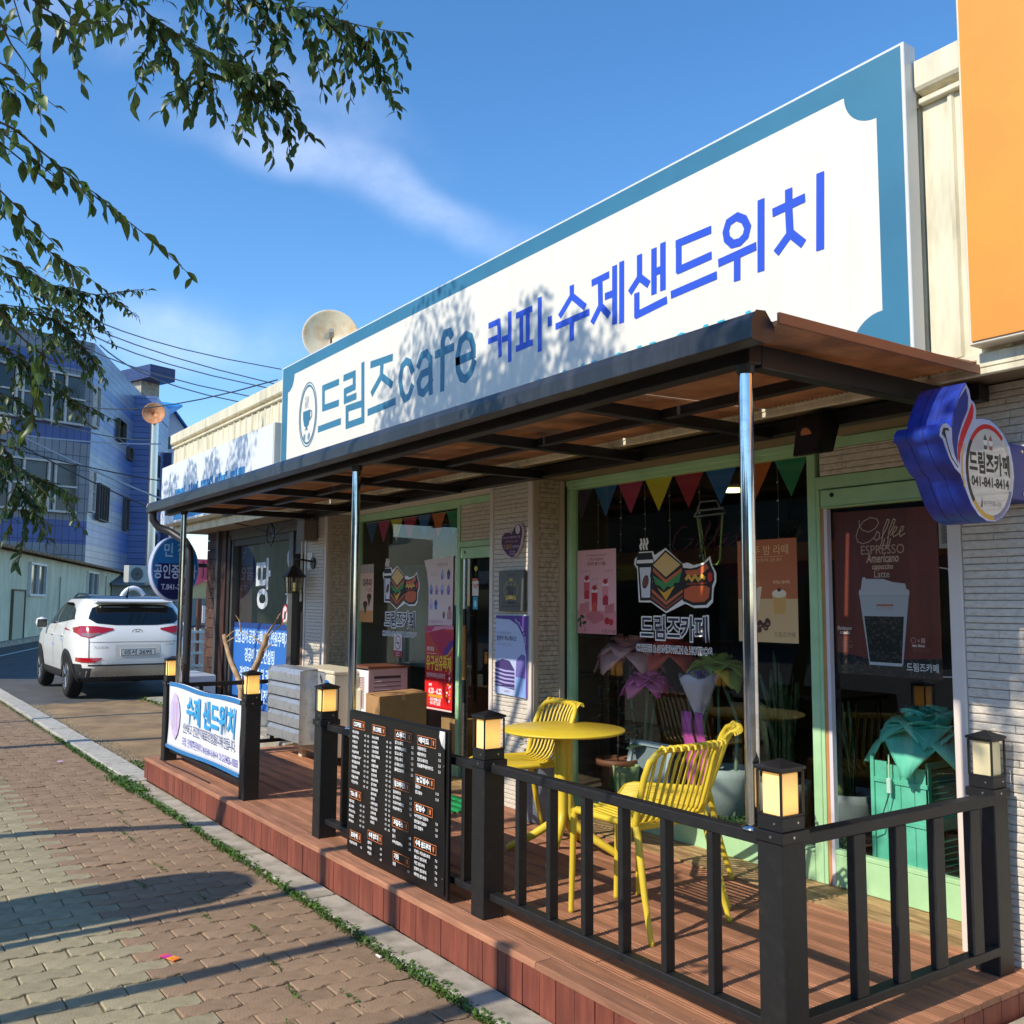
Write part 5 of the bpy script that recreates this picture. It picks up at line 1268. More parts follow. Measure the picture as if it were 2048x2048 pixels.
def items(x, z, names, px_, price, dz=.0265, h=.019, price2=None, xo=0.0):
    for i, nme in enumerate(names):
        zz = z - i*dz; P.text(nme, x + xo*i, zz, h, WM, bold=.0006); P.text(price, px_, zz - .004, h*.95, WM, align='RIGHT', bold=.0003)
        if price2: P.text(price2, px_ - .035, zz - .004, h*.95, WM, align='RIGHT', bold=.0003)
items(-4.825, .845, ['에스프레소', '아메리카노', '카페모카', '카페라떼', '바닐라라떼', '카라멜마끼아또', '헤이즐넛라떼', '연유라떼', '티라미수라떼', '더블샷라떼', '아인슈페너'], -4.625, '4.5', .0262, .0175, '4.5')
items(-4.59, .842, ['바나나라떼', '녹차라떼', '고구마라떼', '그린티라떼', '미숫가루라떼', '쑥라떼', '초콜릿라떼', '곡물라떼', '민트라떼', '흑임자라떼', '딸기라떼', '단호박라떼', '홍차라떼', '유자차', '수제생강차', '아이스초코', '오곡라떼', '로얄밀크티', '대추차'], -4.375, '4.5', .0238, .0165, '4.5')
items(-4.335, .846, ['딸기스무디', '블루베리스무디', '망고스무디', '키위스무디', '요거트스무디', '플레인요거트'], -4.145, '5.5', .0262, .0185)
items(-4.105, .846, ['자몽에이드', '레몬에이드', '청포도에이드', '청귤블루레몬에이드'], -3.885, '5.5', .0262, .0185)
items(-4.345, .606, ['밀크쉐이크', '딸기쉐이크', '초코쿠키쉐이크', '바닐라쉐이크'], -4.155, '5.5', .026, .0175)
items(-4.12, .666, ['팥빙수', '망고빙수'], -3.90, '11.0', .026, .0185)
items(-4.845, .480, ['캐모마일', '얼그레이', '히비스커스', '페퍼민트', '루이보스'], -4.66, '4.5', .0258, .0165, '4.0')
items(-4.125, .530, ['녹차인절미 컵빙수', '팥인절미 컵빙수', '망고 컵빙수'], -3.905, '7.0', .026, .0175)
items(-4.345, .418, ['키위', '딸기', '수박(계절메뉴)'], -4.155, '6.0', .026, .0175)
items(-4.12, .366, ['햄에그 치즈샌드위치', '불고기 샌드위치', '치킨 샌드위치', '단호박 샌드위치', '베이컨 샌드위치'], -3.905, '7.0', .0262, .0175)
items(-4.83, .268, ['바닐라프라페'], -4.68, '4.5', .026, .0165); items(-4.615, .307, ['쌍화차', '대추탕', '생강차'], -4.455, '6.0', .026, .0165); items(-4.335, .262, ['팝콘'], -4.165, '6.0', .026, .0175)
P.done()
for x, z in ((-4.87, .82), (-3.86, .80), (-3.862, .30)):
    MB().tube([(x, 2.293, z), (x, 2.296, z)], .004, 8).build('screw', screw_m, t)

# ================================================================== TABLE AND CHAIRS
t = thing('table', 'round yellow metal table beside the yellow chairs on the deck', 'table', (-4.24, 3.28, ZD))
MB().lathe([(0, .648), (.20, .648), (.21, .652), (.322, .652), (.336, .658), (.338, .664), (.334, .669), (0, .671)], 0, 0, 56).build('tabletop', yellow, t, local=True)
for k in range(4):
    a = R_(38 + 90*k); c_, s_ = math.cos(a), math.sin(a)
    pr = [(.026, .648), (.026, .40), (.026, .25), (.034, .215), (.06, .165), (.18, .085), (.305, .018), (.318, .010)]
    MB().tube([(r*c_, r*s_, z) for r, z in pr], [.026]*3 + [.026, .024, .022, .020, .016], 10).build('leg', yellow, t, local=True)
MB().box(-.10, .10, -.10, .10, .636, .648).build('top_plate', yellow, t, .003, local=True)

def make_chair(label):
    """faces local +x; seat 0.44 m high"""
    t = thing('chair', label, 'chair', group='yellow slatted chairs on the deck')
    hw = .205
    seat = [(.235, .425), (.215, .446), (.12, .450), (-.05, .438), (-.135, .437), (-.172, .452), (-.196, .49), (-.225, .58), (-.262, .70), (-.285, .752), (-.305, .772), (-.322, .768), (-.326, .752)]
    for i in range(11):
        f = (i - 5)/5; y = f*(hw - .022)
        curve = .028*(1 - f*f)
        pts = []
        for k, (x, z) in enumerate(seat):
            b = 0 if k < 5 else min(1, (k - 4)/5)
            pts.append((x - curve*b + .0, y*(1 + .03*b), z - .010*(1 - abs(f))*(1 if 1 < k < 5 else 0)))
        MB().tube(pts, .0078, 6, flat=.75, up=(0, 0, 1)).build('slat', yellow, t, local=True)
    # seat rim
    rim = [(-.165, -hw, .437), (.0, -hw, .438), (.19, -hw, .440), (.228, -hw + .015, .430), (.235, -hw + .05, .424), (.235, hw - .05, .424), (.228, hw - .015, .430), (.19, hw, .440), (0, hw, .438), (-.165, hw, .437)]
    MB().tube(rim, .0145, 8).build('seat_frame', yellow, t, local=True)
    MB().tube([(-.165, -hw + .01, .427), (-.175, 0, .422), (-.165, hw - .01, .427)], .012, 8).build('seat_frame', yellow, t, local=True)
    # back rail with uprights
    br = [(-.168, -hw - .003, .436), (-.19, -hw - .006, .52), (-.225, -hw - .006, .64), (-.252, -hw - .002, .705), (-.278, -hw + .025, .745), (-.298, -hw + .075, .757), (-.318, -.06, .760), (-.320, .06, .760),
          (-.298, hw - .075, .757), (-.278, hw - .025, .745), (-.252, hw + .002, .705), (-.225, hw + .006, .64), (-.19, hw + .006, .52), (-.168, hw + .003, .436)]
    MB().tube(br, .0145, 10).build('back_frame', yellow, t, local=True)
    for s_ in (-1, 1):
        MB().tube([(.205, s_*(hw - .002), .438), (.212, s_*hw, .40), (.222, s_*(hw + .006), .006)], [.0145, .0155, .0125], 8).build('leg', yellow, t, local=True)
        MB().tube([(-.165, s_*(hw), .445), (-.185, s_*(hw + .006), .40), (-.235, s_*(hw + .022), .18), (-.285, s_*(hw + .036), .006)], [.0145, .0165, .0145, .012], 8).build('leg', yellow, t, local=True)
        for x, y in ((.222, hw + .006), (-.285, hw + .036)):
            MB().tube([(x, s_*y, .008), (x, s_*y, 0)], .0135, 8).build('foot_cap', pm('#b99a2a'), t, local=True)
    return t
ch = make_chair('yellow slatted chair nearest the railing, turned away from the camera')
def place(o, x, y, a): o.location = (x, y, ZD + .002); o.rotation_euler = (0, 0, R_(a))
# seat faces -x: heading 180 deg
place(ch, -3.235, 2.93, 184)
c2 = copy_tree(ch); c2['label'] = 'yellow slatted chair beside the big window, behind the nearest yellow chair'; place(c2, -3.46, 3.31, 221)
c3 = copy_tree(ch); c3['label'] = 'yellow slatted chair left of the round table, facing the street'; place(c3, -4.655, 3.27, 262)

# ================================================================== DECK CLUTTER
# air conditioner
t = thing('air_conditioner', 'beige air conditioner unit with silver louvre guard standing on the deck', 'air conditioner', (-7.82, 3.5, ZD))
ax0, ax1, ay0, ay1, az0, az1 = -8.24, -7.395, 3.335, 3.67, .275, .980
bx('casing', ax0, ax1, ay0, ay1, az0, az1 - .03, beige_pl, t, .012)
bx('lid', ax0 - .006, ax1 + .006, ay0 - .006, ay1 + .006, az1 - .032, az1, beige_pl, t, .010)
bx('side_seam', ax1 + .0005, ax1 + .002, ay0 + .15, ay0 + .153, az0, az1 - .035, pm('#8f8770'), t, 0)
bx('service_cover', ax1 + .001, ax1 + .055, ay0 + .20, ay1 - .01, .62, .84, beige_pl, t, .02)
for x in (-8.16, -7.60):
    for y in (3.36, 3.60):
        bx('foot', x, x + .07, y, y + .05, ZD, az0, beige_pl, t, .006)
P = Print((0, ay0, 0), step=.001, parent=t)
P.ell(-7.535, .85, .085, .05, '#1f78c8', 24); P.text('Carrier', -7.535, .838, .045, '#f2f5f9', align='CENTER', width=.115, shear=.2); P.done()
lg = thing('louvre_guard', 'silver five slat wind guard on the front of the beige air conditioner', 'louvre guard', (-8.1, 3.3, .36))
for s_ in (-8.435, -7.70):
    o = MB().box(s_, s_ + .003, 3.17, 3.33, .355, .968).build('side_plate', silver_pl, lg, .001)
bx('flange', -7.70, -7.56, 3.329, 3.3335, .345, .965, silver_pl, lg, .001)
for i in range(5):
    z = .40 + i*.122
    MB().prism([(3.172, z - .03), (3.172, z + .045), (3.20, z + .085), (3.325, z + .095), (3.325, z + .088), (3.205, z + .078), (3.178, z + .042), (3.178, z - .03)], -8.43, -7.703, plane='yz').build('slat', silver_pl, lg)
    MB().add([(-7.655, 3.3275, z + .03), (-7.64, 3.3275, z + .055), (-7.60, 3.3275, z + .005), (-7.60, 3.3275, z - .02), (-7.625, 3.3275, z - .02)], [(0, 1, 2, 3, 4)]).build('slot', pm('#3a3833'), lg, solid=.0006)
MB().tube([(-7.35, 3.60, .60), (-7.33, 3.62, .45), (-7.33, 3.66, .25), (-7.30, 3.8, .21)], .022, 8).build('hose', pm('#8f8f8a'), t)
# louvred cabinet
t = thing('cabinet', 'small white and mauve louvred cabinet with brown top beside the cardboard box', 'cabinet', (-7.36, 3.75, ZD))
kx0, kx1, ky0, ky1 = -7.53, -7.215, 3.565, 3.925
mauve = M('cabinet_mauve', '#c2abaa', .5, var=.06); wht = M('cabinet_white', '#eceaea', .45)
bx('body', kx0, kx1 - .012, ky0 + .016, ky1, ZD, 1.0, M('cabinet_dark', '#4c4142', .7), t, 0)
bx('top', kx0 - .015, kx1 + .015, ky0 - .015, ky1 + .01, 1.0, 1.022, M('cabinet_top', '#7b4a36', .4, var=.2), t, .003)
for (z0, z1) in ((.62, .985), (.21, .60)):
    d = MB()
    d.box(kx0, kx0 + .07, ky0, ky0 + .016, z0, z1); d.box(kx1 - .08, kx1 - .012, ky0, ky0 + .016, z0, z1); d.box(kx0 + .07, kx1 - .08, ky0, ky0 + .016, z1 - .06, z1); d.box(kx0 + .07, kx1 - .08, ky0, ky0 + .016, z0, z0 + .05)
    dd = d.build('door', wht, t, .002)
    z = z0 + .055
    while z < z1 - .07:
        MB().prism([(ky0 + .004, z), (ky0 + .012, z + .012), (ky0 + .014, z + .010), (ky0 + .006, z - .002)], kx0 + .07, kx1 - .08, plane='yz').build('slat', mauve, dd); z += .014
    MB().lathe([(0, -.012), (.008, -.01), (.01, 0), (.006, .01)], kx0 + .03, ky0 - .008, 10, z0=(z0 + z1)/2).build('knob', GD, dd)
side = MB(); side.box(kx1 - .012, kx1, ky0, ky0 + .05, ZD, 1.0); side.box(kx1 - .012, kx1, ky1 - .06, ky1, ZD, 1.0); side.box(kx1 - .012, kx1, ky0 + .05, ky1 - .06, .94, 1.0); side.box(kx1 - .012, kx1, ky0 + .05, ky1 - .06, ZD, .24)
side.build('side_panel', mauve, t, .002)
z = .25
while z < .93:
    MB().prism([(kx1 - .010, z + .018), (kx1 - .002, z - .006), (kx1 + .001, z - .004), (kx1 - .006, z + .022)], ky0 + .05, ky1 - .06, plane='xz').build('louvre', mauve, t); z += .034
t = thing('cardboard_box', 'large closed brown cardboard box standing on the deck under the red poster', 'box', (-6.5, 3.5, ZD))
q = [(-6.66, 3.27), (-6.345, 3.225), (-6.49, 3.70), (-6.80, 3.74)]
bxm = MB()
zt_ = .862
bxm.add([(a, b, ZD) for a, b in q] + [(a, b, zt_) for a, b in q], [(3, 2, 1, 0), (0, 1, 5, 4), (1, 2, 6, 5), (2, 3, 7, 6), (3, 0, 4, 7)])
bxm.build('carton', kraft, t, .002)
m1 = [((q[0][0] + q[3][0])/2, (q[0][1] + q[3][1])/2), ((q[1][0] + q[2][0])/2, (q[1][1] + q[2][1])/2)]
def mid(a, b, f=.5): return (a[0] + (b[0] - a[0])*f, a[1] + (b[1] - a[1])*f)
e0, e1 = mid(q[0], q[1], .49), mid(q[3], q[2], .49); f0, f1 = mid(q[0], q[1], .51), mid(q[3], q[2], .51)
MB().add([(q[0][0], q[0][1], zt_ + .001), (e0[0], e0[1], zt_ + .008), (e1[0], e1[1], zt_ + .006), (q[3][0], q[3][1], zt_ + .001)], [(0, 1, 2, 3)]).build('flap', kraft, t, solid=.003)
MB().add([(f0[0], f0[1], zt_ + .007), (q[1][0], q[1][1], zt_ + .001), (q[2][0], q[2][1], zt_ + .001), (f1[0], f1[1], zt_ + .005)], [(0, 1, 2, 3)]).build('flap', kraft, t, solid=.003)
dv = (Vector((*q[2], 0)) - Vector((*q[1], 0)));
P = Print((q[1][0], q[1][1], 0), tuple(dv.normalized()), (0, 0, 1), (dv.normalized().y, -dv.normalized().x, 0), parent=t)
P.rect(dv.length*.49, .20, dv.length*.51, zt_ - .003, '#a37a4c'); P.rect(.08, .56, .22, .63, '#cfc4b4'); P.rect(dv.length*.46, zt_ - .04, dv.length*.53, zt_ - .002, '#c9a877'); P.done()
t = thing('cardboard_box', 'low brown cardboard box inside the left window below the red poster', 'box', (-6.75, 4.3, ZD))
bx('carton', -6.95, -6.62, 4.1, 4.5, .19, .62, kraft, t, .004)
bx('carton_tape', -6.80, -6.77, 4.0985, 4.0995, .19, .62, pm('#a37a4c'), t, 0)
# planter and door mat
t = thing('planter', 'tapered blue grey planter beside the cream pillar behind the round table', 'planter', (-4.93, 3.62, ZD))
MB().lathe([(0, 0), (.07, 0), (.085, .02), (.12, .18), (.145, .36), (.152, .40), (.138, .405), (.128, .37), (0, .36)], 0, 0, 28).build('pot', M('planter_blue', '#7d8b9c', .5, var=.2, vscale=30, stretch=(.2, .2, 3)), t, local=True)
lf = MB()
for i in range(170):
    a, r, h = rs.random()*6.28, rs.uniform(0, .14), rs.uniform(.37, .56)
    x, y = r*math.cos(a), r*math.sin(a); s_ = rs.uniform(.012, .024); b = rs.random()*6.28
    v = Vector((x, y, h)); u = Vector((math.cos(b), math.sin(b), rs.uniform(-.3, .6))).normalized()*s_; w = Vector((-math.sin(b), math.cos(b), rs.uniform(-.3, .3)))*s_*.5
    lf.add([v, v + u - w, v + u*2, v + u + w], [(0, 1, 2, 3)])
lf.build('foliage', plant_m, t, local=True, kind='stuff')
t = thing('door_mat', 'green striped mat on the deck by the left door', 'mat', (-5.9, 3.35, ZD))
for i in range(13):
    bx('strip', -6.35 + .0, -5.42, 3.02 + i*.045, 3.02 + i*.045 + .030, ZD + .003, ZD + .012 + .003*(i % 2), pm('#1f9a55' if i % 2 else '#0f6b3a', .6), t, .002)
# speaker under the canopy
t = thing('speaker', 'small black wall speaker with orange cone under the canopy', 'speaker', (-2.72, 3.58, 2.2))
MB().add([(-2.80, 3.50, 2.395), (-2.66, 3.50, 2.395), (-2.66, 3.64, 2.395), (-2.80, 3.64, 2.395), (-2.785, 3.44, 2.20), (-2.655, 3.44, 2.20), (-2.65, 3.56, 2.22), (-2.79, 3.56, 2.22)],
         [(0, 1, 2, 3), (7, 6, 5, 4), (4, 5, 1, 0), (5, 6, 2, 1), (6, 7, 3, 2), (7, 4, 0, 3)]).build('cabinet', M('speaker_black', '#121214', .45), t, .006)
n_ = Vector((0, -.195, -.06)).normalized(); cpt = Vector((-2.728, 3.470, 2.30))
up_ = Vector((0, -.06, .195)).normalized()
P = Print(tuple(cpt), (1, 0, 0), tuple(up_), tuple(n_), step=.0015, parent=t)
P.ell(0, 0, .034, .034, '#1b1b1d', 24); P.ell(0, 0, .027, .027, '#c4703e', 24); P.rect(-.018, -.078, .012, -.075, '#a9a9a9'); P.done('cone')
# small speaker box on the left pillar
t = thing('speaker', 'small grey speaker box at the top of the far left pillar', 'speaker', (-8.7, 3.65, 2.1))
MB().box(-8.80, -8.62, 3.55, 3.69, 2.13, 2.33).build('cabinet', M('speaker_taupe', '#6f6459', .6), t, .006)
# carriage lantern
def lantern(label, x, z, on=False):
    t = thing('wall_lantern', label, 'wall lantern', (x, 3.69, z))
    br = M('lantern_brown', '#33261d', .45, .3)
    MB().tube([(x + .11, 3.685, z + .10), (x + .11, 3.697, z + .10)], .055, 18).build('wall_plate', br, t)
    MB().tube([(x + .10, 3.685, z + .115), (x + .08, 3.60, z + .13), (x, 3.55, z + .13), (x, 3.55, z + .07)], .010, 8).build('arm', br, t)
    cx_, cy_ = x, 3.55
    rf = MB(); r0 = .105
    k = 6
    for (ra, za, rb, zb_) in ((.115, z - .035, .075, z + .01), (.075, z + .01, .05, z + .05), (.05, z + .05, .012, z + .075)):
        rf.add([(cx_ + ra*math.cos(i*math.pi/3), cy_ + ra*math.sin(i*math.pi/3), za) for i in range(k)] + [(cx_ + rb*math.cos(i*math.pi/3), cy_ + rb*math.sin(i*math.pi/3), zb_) for i in range(k)], [(i, (i + 1) % k, k + (i + 1) % k, k + i) for i in range(k)])
    rf.build('roof', br, t, solid=.004)
    fr_ = MB()
    for i in range(k):
        a, b = i*math.pi/3, (i + 1)*math.pi/3
        p0 = (cx_ + .092*math.cos(a), cy_ + .092*math.sin(a)); q0 = (cx_ + .075*math.cos(a), cy_ + .075*math.sin(a))
        fr_.tube([(*p0, z - .035), (*q0, z - .19)], .005, 5)
        p1 = (cx_ + .092*math.cos(b), cy_ + .092*math.sin(b)); q1 = (cx_ + .075*math.cos(b), cy_ + .075*math.sin(b))
        for f in (0, .3, .7, 1):
            A = [p0[j] + (q0[j] - p0[j])*f for j in (0, 1)]; B = [p1[j] + (q1[j] - p1[j])*f for j in (0, 1)]
            fr_.tube([(*A, z - .035 - .155*f), (*B, z - .035 - .155*f)], .003, 4)
    fr_.build('cage', br, t)
    MB().lathe([(.086, 0), (.073, -.15)], cx_, cy_, 6, z0=z - .037, smooth=False).build('pane', glass('lantern_glass', (.8, .75, .62), 1.3), t)
    MB().tube([(cx_, cy_, z - .17), (cx_, cy_, z - .09)], .012, 10).build('bulb', pm('#e8dfa0', .4, .15), t)
    return t
lantern('brown carriage lantern on the far left cream pillar', -8.83, 1.82)
MB().box(-8.86, -8.70, 3.6945, 3.6995, 1.70, 2.02)
bx('notice_plate', -8.86, -8.74, 3.690, 3.6995, 1.86, 2.02, pm('#efe4cf', .5), cafe, .001)
MB().tube([(-8.925, 3.66, 1.55), (-8.92, 3.66, 2.38)], .011, 8).build('conduit', pm('#cfc6b8'), cafe)
MB().tube([(-8.955, 3.70, .25), (-8.955, 3.70, 1.45)], .02, 8).build('conduit', pm('#7a5a45'), cafe)
t = thing('cable_coil', 'coil of black cable hanging under the soffit at the far left', 'cable', (-10.0, 3.5, 2.1))
cp = []
for i in range(70):
    a = i*.36; r = .105 + .012*math.sin(i*1.7)
    cp.append((-9.65 + r*math.cos(a), 3.60 + .004*math.sin(i), 2.24 + r*1.05*math.sin(a)))
MB().tube([(-10.6, 3.55, 2.42), (-10.2, 3.58, 2.36)] + cp + [(-9.2, 3.6, 2.33), (-8.9, 3.66, 2.36)], .008, 6).build('cable', pm('#1a1a1a', .5), t)
t = thing('cable', 'black cable running along the deck front by the left railing', 'cable', (-6.4, 2.25, ZD))
MB().tube([(-8.62, 2.30, ZD + .008), (-8.3, 2.29, ZD + .007), (-7.9, 2.305, ZD + .007), (-7.3, 2.31, ZD + .007)], .006, 6).build('wire', pm('#2a2320'), t)
t = thing('door_mat', 'dark rubber mat beside the step under the blue banner', 'mat', (-9.3, 3.3, .02))
mm = MB()
for i in range(12):
    mm.box(-9.75 + i*.07, -9.72 + i*.07, 3.0, 3.45, .012, .026)
for i in range(7):
    mm.box(-9.75, -8.95, 3.0 + i*.07, 3.03 + i*.07, .01, .024)
mm.build('rubber_grid', pm('#23221f', .8), t)
# second outdoor unit far left, by the agent's window
t = thing('air_conditioner', "grey air conditioner unit below the estate agent's window", 'air conditioner', (-11.5, 3.35, 0))
bx('casing', -12.05, -11.25, 3.25, 3.60, .06, .70, M('unit_grey', '#aeb3ba', .4, var=.06), t, .012)
P = Print((-11.249, 0, 0), (0, 1, 0), (0, 0, 1), (1, 0, 0), parent=t); P.rect(3.3, .2, 3.5, .35, '#8f949b'); P.done('vent')
P = Print((0, 3.249, 0), step=.002, parent=t)
for r in (.26, .22, .18, .14, .10, .06): P.line([(-11.72 + r*math.cos(i*.2618), .37 + r*math.sin(i*.2618)) for i in range(24)], .012, '#6f7378', closed=True)
P.ell(-11.36, .60, .05, .03, '#1a2f96', 14); P.done('fan_grille')
for x in (-11.95, -11.4): bx('foot', x, x + .06, 3.3, 3.55, 0, .06, pm('#555555'), t, 0)
# bare pruned sapling behind the banner
t = thing('sapling', 'bare pruned sapling with forked trunk behind the sandwich banner', 'tree', (-9.05, 3.15, 0))
bk_ = M('pale_bark', '#bfa27e', .8, col2='#94795a', vscale=14, bump=.6, bscale=50)
MB().tube([(0, 0, 0), (.01, 0, .35), (-.01, .01, .62), (.0, .0, .74)], [.045, .042, .045, .04], 10).build('trunk', bk_, t, local=True)
MB().tube([(0, 0, .70), (-.10, -.02, .84), (-.22, -.05, .98), (-.33, -.07, 1.16), (-.36, -.07, 1.22)], [.034, .028, .024, .022, .026], 8).build('branch', bk_, t, local=True)
MB().tube([(0, 0, .70), (.08, .05, .84), (.17, .09, 1.0), (.24, .12, 1.16), (.25, .13, 1.24)], [.036, .032, .030, .028, .032], 8).build('branch', bk_, t, local=True)
for i, (b, e) in enumerate([((.24, .12, 1.2), (.36, .2, 1.40)), ((.24, .12, 1.22), (.44, .2, 1.46)), ((.25, .12, 1.2), (.46, .25, 1.38)), ((.22, .1, 1.14), (-.04, -.02, 1.26)), ((-.04, -.02, 1.26), (-.12, -.05, 1.42)), ((-.35, -.07, 1.18), (-.24, 0, 1.27)), ((-.33, -.07, 1.14), (-.2, 0, 1.2)), ((.2, .1, 1.06), (.36, .16, 1.16))]):
    m_ = [(b[j] + e[j])/2 + (.02 if j == 2 else .01) for j in range(3)]
    MB().tube([b, m_, e], [.008, .006, .003], 5).build('twig', bk_, t, local=True)

# ================================================================== INSIDE THE WINDOWS
nm = M('neon_tube_red', '#5c1822', .3); nm2 = M('neon_tube_grey', '#8f8f90', .3); nm3 = M('neon_tube_green', '#9db05a', .35)
t = thing('neon_sign', 'unlit neon cup sign with red script Coffee inside the big window', 'neon sign', (-3.95, 4.15, 1.8))
Y = 4.15
def nt_(pts, r, m, n='tube'): MB().tube([(a, Y, b) for a, b in pts], r, 6).build(n, m, t)
nt_([(-4.09, 2.07), (-4.06, 2.10), (-3.86, 2.10), (-3.845, 2.07), (-4.09, 2.065)], .006, nm2); nt_([(-4.065, 2.105), (-4.04, 2.15), (-3.91, 2.15), (-3.885, 2.105)], .006, nm2)
nt_([(-4.065, 2.06), (-4.02, 1.80), (-3.99, 1.775), (-3.91, 1.775), (-3.89, 1.80), (-3.865, 2.06)], .006, nm3); nt_([(-4.045, 2.05), (-4.0, 1.80)], .004, nm3)
nt_([(-4.13, 2.0), (-4.19, 2.015), (-4.25, 1.96), (-4.275, 1.90), (-4.25, 1.865), (-4.19, 1.87), (-4.12, 1.91), (-4.08, 1.945), (-4.06, 1.91), (-4.09, 1.87), (-4.12, 1.90), (-4.09, 1.95), (-4.03, 1.90), (-3.96, 2.01), (-3.965, 2.04), (-3.99, 1.98), (-4.03, 1.83), (-4.0, 1.87), (-3.93, 1.93), (-3.87, 2.02), (-3.88, 2.04), (-3.92, 1.94), (-3.95, 1.83), (-3.92, 1.87), (-3.86, 1.90), (-3.81, 1.95), (-3.85, 1.94), (-3.84, 1.88), (-3.78, 1.90), (-3.72, 1.96), (-3.76, 1.95), (-3.755, 1.88), (-3.70, 1.90), (-3.66, 1.93)], .006, nm)
bx('backing_bar', -4.2, -3.7, 4.16, 4.17, 1.93, 1.94, pm('#101012'), t, 0)
# downlights in the room (lit in the photograph)
dl = M('downlight_glow', '#fff2c0', .4, emit='#fff0a8', es=2.5); dlw = M('downlight_white', '#ffffff', .4, emit='#eef4ff', es=2.5)
for i, (x, y, m_, lb) in enumerate(((-5.47, 6.0, dl, 'warm round ceiling light left of the neon cup inside the cafe'), (-3.49, 4.62, dl, 'warm round ceiling light above the large coffee poster'), (-5.0, 7.6, dlw, 'thin white ceiling light near the right of the big window'), (-10.4, 5.6, dlw, "round ceiling light inside the estate agent's office"))):
    o = MB().tube([(x, y, 2.475), (x, y, 2.499)], .085, 20).build('ceiling_light', m_); tag(o, lb, 'ceiling light')
turf = M('turf', (0.03, 0.10, 0.03), .8)
tb = MB()
for i in range(5200):
    x = rs.uniform(-4.6, -3.15); y = rs.uniform(4.06, 4.4)
    weed_blade(tb, x, y, .30, rs.uniform(.03, .05), rs.random()*6.28, .0035, .5)
tag(tb.build('artificial_turf', turf), 'strip of artificial grass on the sill inside the big window', 'artificial grass', kind='stuff')
bx('display_shelf', -5.07, -3.16, 4.06, 4.6, .19, .30, floor_inner, cafe, 0)
def petal(mb, c, ang, tilt, r, w, curl, mi=0, wav=0.0, ph=0):
    """one curved paper petal growing outward from centre c"""
    ca, sa = math.cos(ang), math.sin(ang)
    def f(u, v):
        s = (u - .5)*2; ww = w*math.sin(math.pi*(.10 + .86*v))**.6*(1 if v < .9 else .9)
        tl = tilt + curl*v*v; d = r*v
        rad = d*math.cos(tl - .3*curl*v) ; h = d*math.sin(tl)
        rad += .02; lat = s*ww*.5; h += abs(s)**2*w*.16*(1 - v*.4) - (max(0, v - .8)*r*.5) + wav*math.sin(s*7 + ph)*v*v
        rad -= s*s*w*.14
        return (c[0] + ca*rad - sa*lat, c[1] + sa*rad + ca*lat, c[2] + h)
    mb.grid(f, 8, 6, mi); return mb
def rose(label, c, R, col, stems, group, dark=None, leaves=3, wav=.01, cat='paper flower', tilt0=0):
    t = thing('paper_rose', label, cat, (c[0], c[1], c[2] - .05), 0, group)
    m_ = pm(col, .6); m2_ = pm(dark or col, .6)
    for ring, (n, tl, k, w) in enumerate(((3, 1.35, .34, .34), (4, 1.15, .46, .50), (5, .85, .62, .72), (6, .48, .82, .95), (6, .10, 1.0, 1.15))):
        for i in range(n):
            mb = MB(); petal(mb, (c[0], c[1], c[2] - .1*R), 6.283*i/n + ring*.7 + rs.uniform(-.15, .15), tl + rs.uniform(-.08, .08), R*k, R*w, -.55 if ring > 2 else -.1, wav=wav, ph=rs.random()*6)
            mb.build('petal', m_ if ring > 1 else m2_, t, solid=.0015)
    for s_ in stems:
        MB().tube([(c[0], c[1], c[2] - .08*R)] + s_, [.010] + [.011]*(len(s_) - 1) + [.013], 8).build('stem', M('stem_green', '#5f7a5c', .6, var=.2), t)
        for i in range(leaves):
            p = Vector(s_[0]).lerp(Vector(s_[-1]), .15 + .25*i); a = rs.random()*6.28
            L_ = R*.75
            def f(u, v, p=p, a=a):
                s = (u - .5)*2; w = L_*.32*math.sin(math.pi*min(.98, v + .02))**.8
                return (p.x + math.cos(a)*L_*v - math.sin(a)*s*w, p.y + math.sin(a)*L_*v + math.cos(a)*s*w, p.z + L_*(.25*v - .3*v*v) + .12*abs(s)*w)
            MB().grid(f, 4, 6).build('leaf', M('paper_leaf', '#3f5a3d', .6, var=.25), t, solid=.001)
    return t
g_ = 'giant paper roses inside the big window'
rose('pale pink giant paper rose at the left inside the big window', (-4.98, 4.42, 1.24), .25, '#e3a3a0', [[(-4.97, 4.42, .9), (-4.83, 4.38, .45)]], g_, '#b5706e')
rose('orange red giant paper rose behind the pale pink one', (-4.80, 4.60, 1.25), .24, '#e8604a', [[(-4.82, 4.5, .9), (-4.80, 4.40, .45)]], g_, '#a83328')
rose('magenta pink giant paper rose below the two others', (-4.78, 4.40, 1.04), .18, '#e668a0', [[(-4.80, 4.4, .8), (-4.81, 4.38, .45)]], g_, '#a83a66')
rose('pale green giant paper flower high in the middle of the big window', (-4.30, 4.55, 1.16), .22, '#aab856', [[(-4.15, 4.4, .8), (-4.08, 4.3, .32)], [(-4.28, 4.4, .8), (-4.14, 4.3, .32)], [(-4.0, 4.4, .85), (-3.95, 4.3, .32)]], g_, '#6f7f38', leaves=2)
def pot(label, x, y, z, r0, r1, h, col, name='plant_pot', cat='plant pot', rim=True):
    t = thing(name, label, cat, (x, y, z))
    pr = [(0, 0), (r0, 0), (r1, h*.82)] + ([(r1*1.12, h*.82), (r1*1.14, h), (r1*1.0, h), (r1*.95, h*.9), (0, h*.88)] if rim else [(r1*1.03, h), (r1*.97, h), (r1*.93, h*.92), (0, h*.9)])
    MB().lathe(pr, 0, 0, 28).build('pot', M('pot_' + col.strip('#'), col, .65, var=.12), t, local=True)
    return t
